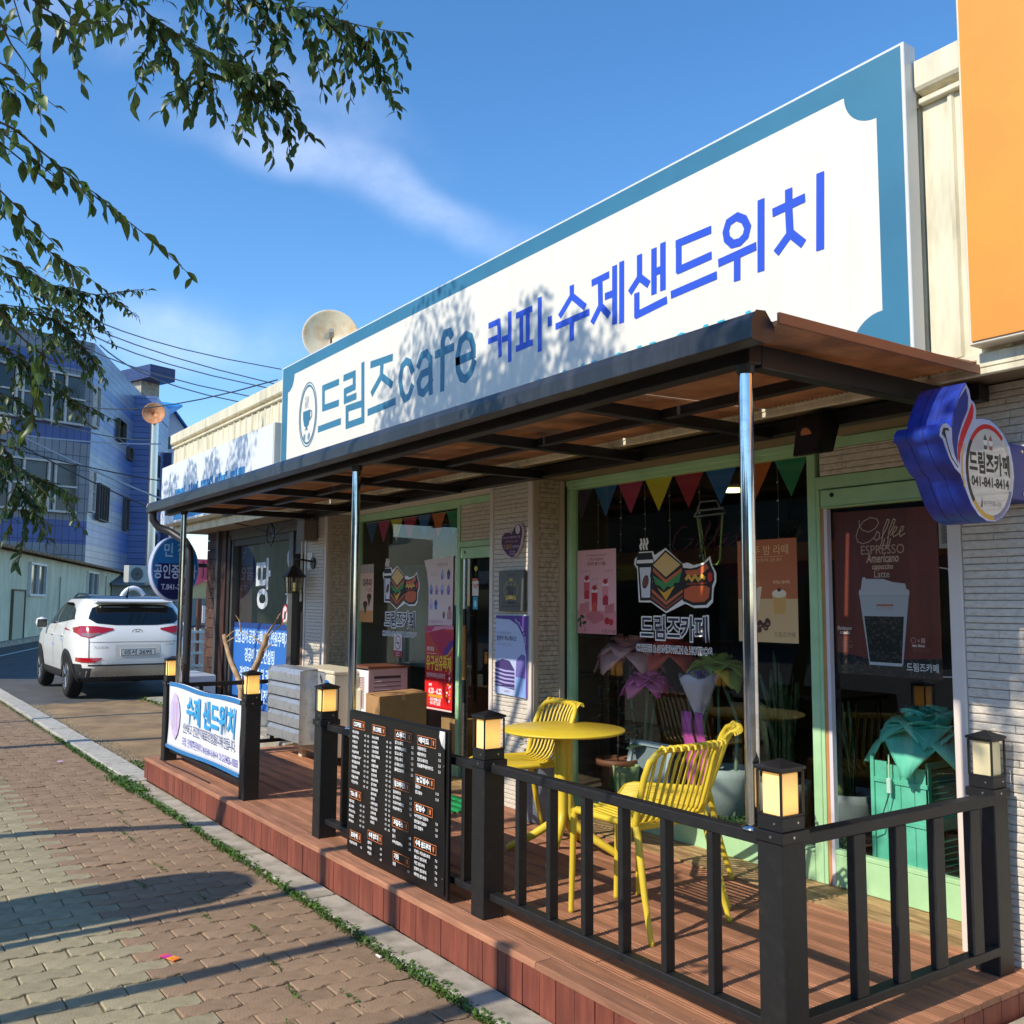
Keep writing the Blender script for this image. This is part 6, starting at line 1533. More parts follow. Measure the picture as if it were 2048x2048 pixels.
t = pot('terracotta pot with a dark bushy plant at the lower left inside the big window', -4.97, 4.30, .30, .10, .13, .22, '#7b4a35', 'potted_plant', 'potted plant')
lf = MB()
for i in range(150):
    a, h = rs.random()*6.28, rs.uniform(.35, .80); r = rs.uniform(0, .16)*(1 - abs(h - .6)*1.2)
    v = Vector((r*math.cos(a), r*math.sin(a), h)); u = Vector((math.cos(a), math.sin(a), rs.uniform(-.5, .3))).normalized()*rs.uniform(.02, .05); w = Vector((-math.sin(a), math.cos(a), 0))*u.length*.3
    lf.add([v, v + u - w, v + u*2, v + u + w], [(0, 1, 2, 3)])
lf.build('foliage', M('croton', (0.05, .06, .02), .4, col2=(.16, .13, .02), vscale=14), t, local=True, kind='stuff')
MB().tube([(0, 0, .18), (.01, 0, .45), (0, .01, .75)], .006, 6).build('stem', bark, t, local=True)
def snake_plant(label, x, y, z, n, H, col):
    t = pot(label, x, y, z, .12, .155, .27, col, 'potted_plant', 'potted plant', rim=False)
    for i in range(n):
        a = rs.random()*6.28; r = rs.uniform(0, .08); h = H*rs.uniform(.6, 1); ln = rs.uniform(0, .28)
        px_, py_ = r*math.cos(a), r*math.sin(a); tw = rs.random()*3
        def f(u, v):
            s = (u - .5)*2; w = .024*math.sin(math.pi*min(.985, .12 + v*.87))**.5; o = ln*v*v*h
            return (px_ + math.cos(a)*o + math.cos(tw + v)*s*w, py_ + math.sin(a)*o + math.sin(tw + v)*s*w, .22 + h*v)
        MB().grid(f, 2, 9).build('leaf', M('snake_leaf', (.05, .09, .035), .4, col2=(.16, .18, .05), vscale=20, thr=(.5, .6)), t, local=True, solid=.002)
    return t
snake_plant('snake plant in a pale grey pot behind the near lamp post', -3.72, 4.45, .28, 16, .85, '#8d9391')
snake_plant('trailing variegated plant in a grey pot right of the snake plant', -3.30, 4.50, .28, 12, .55, '#7f8688')
t = pot('pale grey pot with a purple bouquet and pink ribbon inside the big window', -4.06, 4.36, .285, .125, .15, .30, '#a9b3b0', 'flower_pot', 'flower pot', rim=False)
for i, (dx, w) in enumerate(((-.16, .075), (-.06, .06))):
    MB().grid(lambda u, v, dx=dx, w=w: (dx + (u - .5)*w*(1 + .2*math.sin(v*4)) + .05*v, -.165 - .01*math.sin(v*9), .62 - .46*v), 3, 8).build('ribbon', pm('#cf4fa6', .5), t, local=True, solid=.001)
MB().grid(lambda u, v: (-.12 + .12*math.sin(u*6.28)*v, -.10 + .12*math.cos(u*6.28)*v, .55 + .28*v + .015*math.sin(u*30)), 24, 4).build('wrap', pm('#d8c8d4', .4), t, local=True, solid=.001)
bf = MB()
for i in range(90):
    a, r = rs.random()*6.28, rs.uniform(0, .11); v = Vector((-.12 + r*math.cos(a), -.10 + r*math.sin(a), .80 + rs.uniform(-.03, .05))); s_ = rs.uniform(.010, .02)
    bf.add([v, v + Vector((s_, 0, s_*.5)), v + Vector((s_*.5, s_, s_)), v + Vector((-s_*.5, s_*.5, s_))], [(0, 1, 2, 3)])
bf.build('blooms', pm('#7a4f96', .6), t, local=True, kind='stuff')
# ornate white frame and pale bucket
t = thing('picture_frame', 'white picture frame leaning inside the big window behind the chairs', 'picture frame', (-4.72, 4.30, .30))
for (a0_, a1_, b0_, b1_) in ((-.2, -.165, 0, .36), (.165, .2, 0, .36), (-.165, .165, .325, .36), (-.165, .165, 0, .035)):
    MB().box(a0_, a1_, -.01, .01, b0_, b1_).xf(Matrix.Rotation(R_(-12), 4, 'X')).build('moulding', pm('#b9c4cc', .5), t, .003, local=True)
MB().box(-.16, .16, .004, .008, .03, .33).xf(Matrix.Rotation(R_(-12), 4, 'X')).build('backing', pm('#7d8890', .7), t, 0, local=True)
pot('pale green bucket holding the rose stems inside the big window', -4.82, 4.24, .30, .07, .085, .20, '#9fb07c', rim=False)
# mint flower stand behind the right door
mint = M('mint_paint', '#76d6b8', .5, col2='#63c2a6', vscale=6, bump=.1)
t = thing('flower_stand', 'mint green shuttered flower stand behind the right glass door', 'flower stand', (-2.9, 4.35, .19))
sx0, sx1, sy0, sy1, sz0, sz1 = -2.80, -2.46, 4.14, 4.42, .20, .82
sx0, sx1 = -2.905, -2.62
bx('body', sx0, sx1 - .014, sy0 + .012, sy1, sz0, sz1 - .03, M('stand_dark', '#1c3a31', .8), t, 0)
for i in range(4):
    w = (sx1 - sx0)/4; bx('front_board', sx0 + i*w + .001, sx0 + (i + 1)*w - .001, sy0, sy0 + .011, sz0, sz1 - .02 - .012*(i % 2), mint, t, .002)
for z in (.32, .52, .70): bx('rail', sx0, sx1, sy0 - .008, sy0 - .001, z, z + .022, mint, t, .002)
bx('corner', sx0 - .012, sx0 + .008, sy0 - .012, sy0 - .001, sz0, sz1, mint, t, .002)
sd = MB(); sd.box(sx1 - .014, sx1, sy0, sy0 + .03, sz0, sz1); sd.box(sx1 - .014, sx1, sy1 - .03, sy1, sz0, sz1); sd.box(sx1 - .014, sx1, sy0 + .03, sy1 - .03, sz1 - .03, sz1); sd.box(sx1 - .014, sx1, sy0 + .03, sy1 - .03, .50, .56)
sd.build('side_frame', M('mint_shade', '#4fa58b', .6), t, .002)
z = sz0 + .03
while z < sz1 - .05:
    if not .48 < z < .56:
        MB().prism([(sx1 - .012, z + .016), (sx1 - .003, z - .006), (sx1, z - .004), (sx1 - .008, z + .019)], sy0 + .03, sy1 - .03, plane='xz').build('louvre', M('mint_dim', '#3f8a74', .6), t)
    z += .028
rose('giant mint green paper rose on top of the mint flower stand', (-2.72, 4.34, .95), .30, '#6fd3b6', [], 'giant mint paper rose', '#58bfa2', wav=.012)
t = thing('power_strip', 'white socket strip with cable hanging in front of the mint flower stand', 'power strip', (-2.80, 4.1, .7))
bx('socket', -2.812, -2.79, 4.10, 4.115, .66, .73, pm('#d8efe4', .4), t, .003)
MB().tube([(-2.80, 4.108, .73), (-2.80, 4.11, .84)], .004, 6).build('cord', pm('#cfe8c0'), t)
MB().tube([(-2.80, 4.105, .66), (-2.85, 4.09, .5), (-3.0, 4.08, .42)], .003, 5).build('cord', pm('#303a38'), t)
# a little interior furniture seen dimly
for i, (x, y, w, d, h, m_, nme, lb) in enumerate(((-4.3, 5.6, .6, .6, .75, M('table_dark', '#3b2b20', .5), 'cafe_table', 'dark square table inside the cafe behind the flowers'), (-6.9, 5.3, .6, .6, .75, M('table_dark', '#3b2b20', .5), 'cafe_table', 'dark square table inside the cafe behind the left window'))):
    t = thing(nme, lb, 'table', (x, y, .19)); MB().box(-w/2, w/2, -d/2, d/2, h - .03, h).build('tabletop', m_, t, .004, local=True)
    for a in (-1, 1):
        for b in (-1, 1): MB().tube([(a*(w/2 - .05), b*(d/2 - .05), h - .03), (a*(w/2 - .05), b*(d/2 - .05), 0)], .018, 6).build('leg', m_, t, local=True)
t = thing('curtain', 'grey green roller curtain hanging behind the left window', 'curtain', (-8.0, 4.35, .9))
MB().grid(lambda u, v: (-8.36 + 1.05*u, 4.42 + .012*math.sin(u*26), .95 + .95*v), 40, 2).build('cloth', M('curtain_cloth', '#7f8f89', .8, var=.1), t, solid=.002)
t = thing('doorway_decal', 'white Korean opening hours sign inside the left door', 'decal', (-6.0, 4.0, 1.2))
P = Print((0, 4.0115, 0), step=.0003, parent=t)
P.line([(-5.62, 1.50), (-5.80, 1.47), (-5.85, 1.42), (-5.93, 1.41), (-5.93, .95), (-5.62, .95)], .006, '#e8e8e6')
for i, ch_ in enumerate(['오픈 10:00', '마감 20:00', '', '커피', '샌드위치', '샐러드', '핫도그', '과일주스']): 
    if ch_: P.text(ch_, -5.90, 1.36 - i*.05, .05, '#e8e8e6', bold=.001)
P.done()
t = thing('door_note', 'small white note above a turquoise card hanging on the left glass door', 'notice', (-6.28, 4.0, 1.5))
P = Print((0, 4.0, 0), step=.0006, parent=t)
P.rect(-6.33, 1.60, -6.24, 1.715, '#e6dccf'); P.text('"금주배달"\n 가맹점', -6.325, 1.675, .022, '#c2452f', bold=.0006, line=.8); P.rect(-6.32, 1.495, -6.25, 1.593, '#2ba3b8'); P.ell(-6.285, 1.54, .02, .03, '#a9dfe4', 12); P.rect(-6.33, 1.717, -6.25, 1.735, '#d9602f')
P.ell(-6.28, 1.81, .025, .02, '#c9c04a', 10); P.line([(-6.29, 1.735), (-6.285, 1.80)], .002, '#cccccc')
P.done()
for i, x in enumerate((-4.95, -4.72, -4.45, -3.93, -3.6, -3.35)):
    pass
fl = thing('light_string', 'thin wire light strings hanging inside the big window', 'string lights', (-4.2, 4.1, 2.3))
for x, L_ in ((-4.93, .5), (-4.70, .42), (-4.47, .38), (-4.25, .6), (-4.0, .5), (-3.62, .6), (-3.42, .4)):
    MB().tube([(x, 4.10, 2.30), (x + .005, 4.10, 2.30 - L_/2), (x, 4.10, 2.30 - L_)], .0012, 4).build('strand', pm('#9a9a92'), fl)
    for k in range(4): MB().tube([(x - .006, 4.10, 2.2 - k*L_/4), (x + .006, 4.10, 2.205 - k*L_/4)], .003, 5).build('bulb', pm('#c9c9c0', .3), fl)

# ================================================================== CAR
car = thing('parked_car', 'white estate style SUV with black roof parked beyond the deck, seen from behind', 'car', (-18.31, 3.91, 0.0), R_(-0.6))
paint = M('car_paint', '#ecebe6', .22, coat=.6, spec=.5)
cbl = M('car_black', '#15161a', .18, coat=.5); clad = M('car_cladding', '#26272a', .6); cgl = M('car_glass', '#0c1013', .05, spec=.8)
KZ = [(.27, 2.02, -2.10, .84), (.34, 2.14, -2.18, .875), (.45, 2.205, -2.23, .90), (.60, 2.235, -2.24, .915), (.80, 2.205, -2.22, .925), (.95, 2.17, -2.10, .922), (1.05, 2.125, -1.85, .908), (1.13, 2.075, -1.15, .885), (1.30, 1.95, -.80, .835), (1.45, 1.80, -.48, .775), (1.55, 1.64, -.15, .715), (1.605, 1.45, .05, .665), (1.635, 1.15, .25, .56)]
def kz(z):
    for a, b in zip(KZ, KZ[1:]):
        if z <= b[0]:
            t_ = (z - a[0])/(b[0] - a[0]); return [a[i] + (b[i] - a[i])*t_ for i in range(4)]
    return KZ[-1]
EX = 6.0
def rearx(y, z, o=0.0):
    _, xr, xf, b = kz(z); a = (xr - xf)/2; c0 = (xr + xf)/2; b += .0
    return c0 + a*max(0.0, 1 - min(.999, abs(y)/b)**EX)**(1/EX) + o
def sidey(x, z, o=0.0):
    _, xr, xf, b = kz(z); a = (xr - xf)/2; c0 = (xr + xf)/2
    return -(b*max(0.0, 1 - min(.9999, abs(x - c0)/a)**EX)**(1/EX)) - o
body = MB(); NU = 96; zs = [.27, .30, .34, .40, .45, .52, .60, .70, .80, .88, .95, 1.0, 1.05, 1.09, 1.13, 1.2, 1.3, 1.38, 1.45, 1.5, 1.55, 1.58, 1.605, 1.635]
ring = []
for z in zs:
    _, xr, xf, b = kz(z); a = (xr - xf)/2; c0 = (xr + xf)/2
    for k in range(NU):
        th = 2*math.pi*k/NU; ct, st = math.cos(th), math.sin(th)
        r = (abs(ct)**EX + abs(st)**EX)**(-1/EX)
        ring.append((c0 + a*ct*r, b*st*r, z))
fs = [(i*NU + k, i*NU + (k + 1) % NU, (i + 1)*NU + (k + 1) % NU, (i + 1)*NU + k) for i in range(len(zs) - 1) for k in range(NU)]
body.add(ring, fs, 0, True)
body.add(ring[-NU:], [list(range(NU))], 1, True)
body.add(ring[:NU], [list(range(NU - 1, -1, -1))], 2)
for j, f in enumerate(fs):
    zi = j//NU
    if zs[zi] >= 1.58: body.m[j] = 1
    if zs[zi + 1] <= .41: body.m[j] = 2
body.build('body', [paint, cbl, clad], car, local=True)
def rpanel(name, y0, y1, top, bot, m, o=.006, nu=24, nv=5, par=None):
    mb = MB()
    def f(u, v):
        y = y0 + (y1 - y0)*u; z = bot(y)*(1 - v) + top(y)*v
        return (rearx(y, z, o), y, z)
    mb.grid(f, nu, nv); return mb.build(name, m, par or car, local=True)
def spanel(name, x0, x1, top, bot, m, o=.006, nu=20, nv=5, sgn=-1, par=None):
    mb = MB()
    def f(u, v):
        x = x0 + (x1 - x0)*u; z = bot(x)*(1 - v) + top(x)*v
        return (x, sidey(x, z, o)*(1 if sgn < 0 else -1), z)
    mb.grid(f, nu, nv); return mb.build(name, m, par or car, local=True)
def lin(*p):
    def f(t_):
        for a, b in zip(p, p[1:]):
            if t_ <= b[0]: return a[1] + (b[1] - a[1])*(t_ - a[0])/(b[0] - a[0])
        return p[-1][1]
    return f
rpanel('rear_window', -.70, .70, lin((-.70, 1.27), (-.64, 1.43), (-.5, 1.485), (0, 1.50), (.5, 1.485), (.64, 1.43), (.70, 1.27)), lin((-.70, 1.265), (-.6, 1.195), (-.3, 1.165), (.3, 1.165), (.6, 1.195), (.70, 1.265)), cgl, .008, 40)
MB().box(1.42, 1.90, -.60, .60, 1.515, 1.555).build('spoiler', paint, car, .02, 3, local=True)
MB().tube([(2.04, -.05, 1.185), (2.02, .25, 1.20), (2.0, .52, 1.245)], .009, 6).build('wiper', cbl, car, local=True)
lamp_red = M('tail_lamp_red', '#a5121f', .12, coat=.8, emit='#a5121f', es=.05); lamp_clr = M('tail_lamp_clear', '#8a6a68', .15, coat=.8)
for s in (1, -1):
    def mk(name, y0, y1, tp, bt, m, o): 
        if s > 0: return rpanel(name, y0, y1, tp, bt, m, o, par=None)
        return rpanel(name, -y1, -y0, lambda y: tp(-y), lambda y: bt(-y), m, o)
    o = mk('tail_lamp', -.915, -.36, lin((-.915, 1.10), (-.80, 1.155), (-.6, 1.15), (-.36, 1.115)), lin((-.915, 1.085), (-.80, .985), (-.70, .965), (-.58, 1.02), (-.36, 1.09)), lamp_red, .010)
    q = mk('reverse_lamp', -.86, -.56, lin((-.86, 1.05), (-.7, 1.04), (-.56, 1.05)), lin((-.86, 1.035), (-.78, .995), (-.70, .98), (-.60, 1.015), (-.56, 1.03)), lamp_clr, .014)
    mk('reflector', -.86, -.53, lin((-.86, .66), (-.53, .66)), lin((-.86, .60), (-.8, .585), (-.62, .59), (-.53, .65)), lamp_red, .010)
sp_ = 0
spanel('tail_lamp_side', 1.72, 2.06, lin((1.72, 1.09), (2.06, 1.14)), lin((1.72, 1.07), (1.95, .99), (2.06, .985)), lamp_red, .008)
spanel('window_side', -.62, .10, lin((-.62, 1.19), (-.3, 1.42), (.10, 1.52)), lin((-.62, 1.15), (.10, 1.17)), cgl, .008)
spanel('window_side', .17, 1.02, lin((.17, 1.525), (.8, 1.52), (1.02, 1.49)), lin((.17, 1.175), (1.02, 1.22)), cgl, .008)
spanel('window_side', 1.07, 1.50, lin((1.07, 1.48), (1.35, 1.40), (1.50, 1.27)), lin((1.07, 1.225), (1.50, 1.265)), cgl, .008)
spanel('window_trim', -.68, 1.52, lin((-.68, 1.165), (0, 1.18), (1.52, 1.275)), lin((-.68, 1.145), (0, 1.16), (1.52, 1.255)), cbl, .0075)
spanel('side_cladding', -2.0, 2.1, lambda x: .42, lambda x: .30, clad, .012)
spanel('door_seam', .125, .137, lambda x: 1.16, lambda x: .45, cbl, .004, 2); spanel('door_seam', 1.05, 1.062, lambda x: 1.2, lambda x: .75, cbl, .004, 2); spanel('door_seam', -.95, -.938, lambda x: 1.05, lambda x: .45, cbl, .004, 2)
for x in (-.05, .88):
    MB().tube([(x - .09, sidey(x, 1.0, .03), .985), (x, sidey(x, 1.0, .045), .99), (x + .09, sidey(x, 1.0, .03), .985)], .012, 8).build('door_handle', paint, car, local=True)
for x, z in ((.18, .80), (.92, .90)):
    spanel('door_guard', x, x + .05, lambda x_, z=z: z + .04, lambda x_, z=z: z, pm('#2f6fd0'), .02, 2, 2)
rpanel('bumper_insert', -.80, .80, lin((-.80, .43), (-.6, .52), (.6, .52), (.80, .43)), lin((-.80, .36), (.80, .36)), M('bumper_silver', '#a9a49a', .35, .4), .014)
rpanel('bumper_gap', -.72, .72, lin((-.72, .555), (.72, .555)), lin((-.72, .53), (.72, .53)), cbl, .006)
rpanel('bumper_lower', -.88, .88, lambda y: .365, lambda y: .28, clad, .014)
for s in (-1, 1):
    rpanel('bumper_corner', min(s*.905, s*.66), max(s*.905, s*.66), (lambda y: .50 + (.06 if abs(y) > .8 else 0)), lambda y: .30, clad, .012)
rpanel('tailgate_seam', -.72, .72, lambda y: .905, lambda y: .899, cbl, .004)
rpanel('tailgate_seam', -.72, -.71, lambda y: 1.0, lambda y: .60, cbl, .004, 2)
rpanel('plate_recess', -.34, .34, lin((-.34, .86), (.34, .86)), lin((-.34, .64), (.34, .64)), M('recess_shadow', '#cfcdc6', .4), .003)
xp = rearx(0, .75) + .012
bx_ = MB().box(xp, xp + .010, -.265, .265, .685, .80).build('number_plate', pm('#e6e6e2', .4), car, .003, local=True)
def carprint(y, z, name): return Print((xp + .012, 0, 0), (0, 1, 0), (0, 0, 1), (1, 0, 0), step=.0012)
P = Print((xp + .0105, 0, 0), (0, 1, 0), (0, 0, 1), (1, 0, 0), step=.0012)
P.line([(-.255, .695), (.255, .695), (.255, .79), (-.255, .79)], .008, '#1b1b1b', closed=True); P.text('05서 2695', -.21, .712, .085, '#1b1b1b', bold=.0015, width=.42)
P.text('TUCSON', -.66, .80, .055, '#6d6d6a', width=.22, shear=.25)
P.text('e-VGT', .42, .84, .045, '#6d6d6a', width=.14, shear=.25)
me_o = P.mb.build('badge', P.mats, car, local=True)
xl_ = rearx(0, 1.07) + .012
P = Print((xl_, 0, 0), (0, 1, 0), (0, 0, 1), (1, 0, 0), step=.002)
P.line([(.075*math.cos(i*.3142), 1.06 + .038*math.sin(i*.3142)) for i in range(20)], .012, steel, closed=True); P.line([(-.03, 1.035), (-.018, 1.088)], .012, steel); P.line([(.018, 1.032), (.03, 1.085)], .012, steel); P.line([(-.024, 1.052), (.024, 1.068)], .010, steel)
P.mb.build('emblem', P.mats, car, local=True)
for s in (-1, 1):
    MB().tube([(1.35, s*.60, 1.60), (1.2, s*.60, 1.655), (.3, s*.59, 1.67), (-.1, s*.57, 1.62)], .018, 6).build('roof_rail', cbl, car, local=True)
MB().tube([(1.25, 0, 1.62), (1.30, 0, 1.66), (1.42, 0, 1.80)], [.03, .015, .004], 6).build('aerial', cbl, car, local=True)
mir = MB().lathe([(0, -.10), (.07, -.09), (.10, 0), (.08, .07), (0, .10)], -.72, -1.0, 14, z0=1.16).build('mirror', paint, car, local=True)
MB().box(-.66, -.62, -1.08, -.92, 1.08, 1.22).build('mirror_glass', cbl, mir, .01, local=True)
tyre = M('tyre', '#141414', .85, bump=.3, bscale=60); rimm = M('rim', '#b9babc', .25, .9)
for x in (1.36, -1.31):
    for s in (-1, 1):
        y = s*.80
        w = MB().lathe([(.20, -.105), (.31, -.108), (.342, -.085), (.350, -.04), (.350, .04), (.342, .085), (.31, .108), (.20, .105), (.20, -.105)], 0, 0, 32).xf(Matrix.Translation((x, y, .35)) @ Matrix.Rotation(R_(90), 4, 'X')).build('wheel', tyre, car, local=True)
        r_ = MB()
        r_.lathe([(.20, -.02), (.225, -.10), (.232, -.112), (.215, -.110), (.195, -.06), (.0, -.055)], 0, 0, 32)
        for k in range(5):
            a = k*2*math.pi/5
            for d in (-.16, .16):
                r_.tube([(.03*math.cos(a), .03*math.sin(a), -.10), (.205*math.cos(a + d), .205*math.sin(a + d), -.108)], .013, 5)
        rt = Matrix.Translation((x, y, .35)) @ Matrix.Rotation(R_(-90 if s < 0 else 90), 4, 'X')
        rt = Matrix.Translation((x, y, .35)) @ (Matrix.Rotation(R_(-90), 4, 'X') if s < 0 else Matrix.Rotation(R_(90), 4, 'X'))
        r_.xf(rt).build('rim', rimm, w, local=True)
        ar = MB(); N_ = 24; vs = []
        for i in range(N_ + 1):
            th = R_(-12 + 204*i/N_)
            for r in (.372, .44):
                xx = x + r*math.cos(th); zz = .35 + r*math.sin(th)*.98
                vs.append((xx, sidey(xx, max(.28, zz), .016)*(1 if s < 0 else -1), zz))
        ar.add(vs, [(2*i, 2*i + 1, 2*i + 3, 2*i + 2) for i in range(N_)]); ar.build('wheel_arch', clad, car, local=True)
        dk = MB(); vs = [(x, sidey(x, .5, .010)*(1 if s < 0 else -1), .35)] + [(x + .373*math.cos(R_(-12 + 204*i/N_)), sidey(x + .373*math.cos(R_(-12 + 204*i/N_)), max(.28, .35 + .36*math.sin(R_(-12 + 204*i/N_))), .012)*(1 if s < 0 else -1), .35 + .366*math.sin(R_(-12 + 204*i/N_))) for i in range(N_ + 1)]
        dk.add(vs, [(0, i, i + 1) for i in range(1, N_ + 1)]); dk.build('arch_liner', pm('#060606', .9), car, local=True)

# ================================================================== BACKGROUND BUILDINGS
def face_frame(A, ang):
    return Matrix.Translation((A[0], A[1], 0)) @ Matrix.Rotation(ang, 4, 'Z')
# long low cream building; local x runs away from the camera, face at local y = 0
A = (-36.93, 4.24); T = face_frame(A, math.atan2(17.558 - 4.243, -73.948 + 36.926))
low = thing('low_building', 'long low pale cream building with rusty eaves behind the white car', 'building', (-50, 9, 0))
lwall = M('low_wall', '#dedabd', .8, col2='#bdb99b', vscale=1.2, stretch=(1, 1, .5), thr=(.35, .7), detail=10)
MB().box(-16, 40, 0, 4.5, -.03, 3.3).xf(T).build('wall', lwall, low)
mb = MB().prism([(-.45, 3.32), (-.45, 3.42), (4.7, 4.35), (4.7, 4.2)], -16.5, 40.6, plane='yz').xf(T); mb.build('roof', M('low_roof', '#6d5a48', .8, col2='#8f6f4a', vscale=3), low)
mb = MB()
for i in range(90): mb.tube([(-16 + i*.63, -.47, 3.36), (-16 + i*.63, .3, 3.50)], .07, 5)
mb.xf(T).build('eave_tiles', M('eave_rust', '#9a7b55', .8, col2='#6a4f38', vscale=6), low)
def flatwin(par, T, s0, s1, z0, z1, cols=2, y=-.05, fm=None, gm=None, rows_=1, fw=.09):
    fm = fm or M('window_white', '#dcdcd6', .5, var=.1); gm = gm or M('far_glass', '#3c444a', .12, spec=.7, col2='#20262b', vscale=.7, thr=(.4, .6))
    f = MB(); f.box(s0, s1, y, 0, z0, z0 + fw); f.box(s0, s1, y, 0, z1 - fw, z1); f.box(s0, s0 + fw, y, 0, z0 + fw, z1 - fw); f.box(s1 - fw, s1, y, 0, z0 + fw, z1 - fw)
    for i in range(1, cols): x = s0 + (s1 - s0)*i/cols; f.box(x - fw*.4, x + fw*.4, y, 0, z0 + fw, z1 - fw)
    for j in range(1, rows_): z = z0 + (z1 - z0)*j/rows_; f.box(s0 + fw, s1 - fw, y*.8, 0, z - fw*.3, z + fw*.3)
    o = f.xf(T).build('window', fm, par)
    MB().box(s0 + .02, s1 - .02, -.012, .0, z0 + .02, z1 - .02).xf(T).build('pane', gm, o)
    return o
flatwin(low, T, 4.4, 7.3, 1.72, 3.04, y=-.12); flatwin(low, T, 17.6, 21.1, 1.80, 3.1, y=-.12)
flatwin(low, T, 29.0, 31.0, 1.8, 2.9, y=-.1)
d = MB().box(2.0, 3.8, -.05, 0, 0, 1.9).xf(T).build('door', M('low_door', '#b9b69c', .7, var=.1), low)
MB().box(1.93, 2.0, -.09, 0, 0, 1.95).box(2.0, 3.8, -.09, 0, 1.9, 1.96).box(3.8, 3.87, -.09, 0, 0, 1.95).xf(T).build('door_frame', M('door_brown', '#6d6047', .8), d)
MB().box(-16, 40, -.35, -.002, -.03, .14).xf(T).build('plinth', concrete_pale, low)
pp = MB()
for s_, z0_, z1_ in ((10.5, .1, 2.6), (12.8, 0, 1.5), (24, 0, 3)): pp.tube([(s_, -.06, z0_), (s_, -.06, z1_)], .03, 5)
pp.xf(T).build('pipe', pm('#a5a08c'), low)
# grey sheds further right
sh = thing('shed', 'grey low sheds behind the round blue sign', 'shed', (-60, 15, 0))
T2 = face_frame((-62, 14.2), R_(105))
MB().box(-1, 6, 0, 5, 0, 2.6).xf(T2).build('wall', M('shed_grey', '#8f9490', .8, var=.15), sh)
MB().prism([(-.6, 2.5), (-.6, 2.62), (5, 3.5), (5, 3.35)], -1.3, 6.3, plane='yz').xf(T2).build('roof', M('shed_roof', '#6f7478', .7, var=.2), sh)
flatwin(sh, T2, 1.0, 1.9, 1.2, 2.0); flatwin(sh, T2, 3.4, 4.4, 1.2, 2.0)
ac = thing('air_conditioner', 'grey air conditioner unit on the roof behind the round blue sign', 'air conditioner', (-56, 13.4, 3.2))
T3 = face_frame((-56.2, 12.9), R_(108)); MB().box(0, 1.25, 0, .5, 2.6, 3.55).xf(T3).build('casing', M('roof_ac', '#b5b8b4', .6, var=.1), ac)
P = Print(tuple(T3 @ Vector((0, -.01, 0))), tuple((T3.to_3x3() @ Vector((1, 0, 0)))), (0, 0, 1), tuple(T3.to_3x3() @ Vector((0, -1, 0))), step=.01, parent=None)
P.ell(.5, 3.07, .38, .38, '#3c4044', 24)
for r in (.33, .24, .15): P.line([(.5 + r*math.cos(i*.3142), 3.07 + r*math.sin(i*.3142)) for i in range(20)], .02, '#8a8f92', closed=True)
P.parent = ac; P.done('fan_grille')
ar_ = thing('pipe_arch', 'white pipe arch standing behind the roof of the parked car', 'arch', (-23.4, 5.5, 0))
MB().tube([(-23.44, 5.20, 0), (-23.44, 5.20, 1.45)] + [(-23.4, 5.485 - .285*math.cos(R_(a)), 1.45 + .40*math.sin(R_(a))) for a in range(10, 171, 16)] + [(-23.35, 5.77, 1.45), (-23.35, 5.77, 0)], .055, 10).build('pipe', pm('#e9ebee', .4), ar_)

# blue tiled building
def tilemat(name, c1, c2, mort, sx, sy, axis_ang):
    m = bpy.data.materials.new(name); m.use_nodes = True; t = m.node_tree; b = t.nodes['Principled BSDF']; b.inputs['Roughness'].default_value = .35
    tcn = N(t, 'ShaderNodeTexCoord'); mp = N(t, 'ShaderNodeMapping'); mp.inputs['Rotation'].default_value = (0, 0, -axis_ang)
    t.links.new(tcn.outputs['Object'], mp.inputs['Vector']); sp = N(t, 'ShaderNodeSeparateXYZ'); cb = N(t, 'ShaderNodeCombineXYZ')
    t.links.new(mp.outputs[0], sp.inputs[0]); t.links.new(sp.outputs[0], cb.inputs[0]); t.links.new(sp.outputs[2], cb.inputs[1])
    br = N(t, 'ShaderNodeTexBrick'); br.offset = 0.0; br.inputs['Scale'].default_value = 1.0; br.inputs['Brick Width'].default_value = sx; br.inputs['Row Height'].default_value = sy; br.inputs['Mortar Size'].default_value = .025; br.inputs['Bias'].default_value = 0
    br.inputs['Color1'].default_value = (*hx(c1), 1); br.inputs['Color2'].default_value = (*hx(c2), 1); br.inputs['Mortar'].default_value = (*hx(mort), 1)
    t.links.new(cb.outputs[0], br.inputs['Vector'])
    no = N(t, 'ShaderNodeTexNoise'); no.inputs['Scale'].default_value = .35; no.inputs['Detail'].default_value = 8; t.links.new(tcn.outputs['Object'], no.inputs['Vector'])
    mr = N(t, 'ShaderNodeMapRange'); mr.inputs['From Min'].default_value = .3; mr.inputs['From Max'].default_value = .7; mr.inputs['To Min'].default_value = .75; mr.inputs['To Max'].default_value = 1.1; t.links.new(no.outputs[0], mr.inputs['Value'])
    h = N(t, 'ShaderNodeHueSaturation'); t.links.new(br.outputs[0], h.inputs['Color']); t.links.new(mr.outputs[0], h.inputs['Value']); t.links.new(h.outputs[0], b.inputs['Base Color'])
    bp = N(t, 'ShaderNodeBump'); bp.inputs['Strength'].default_value = .5; bp.inputs['Distance'].default_value = .02; bp.invert = True; t.links.new(br.outputs['Fac'], bp.inputs['Height']); t.links.new(bp.outputs[0], b.inputs['Normal'])
    return m
PLc, PCc, PFc = [(-60.24, 5.61), (-61.91, 11.67), (-76.28, 18.11)]
angF = math.atan2(PCc[1] - PLc[1], PCc[0] - PLc[0]); angS = math.atan2(PFc[1] - PCc[1], PFc[0] - PCc[0])
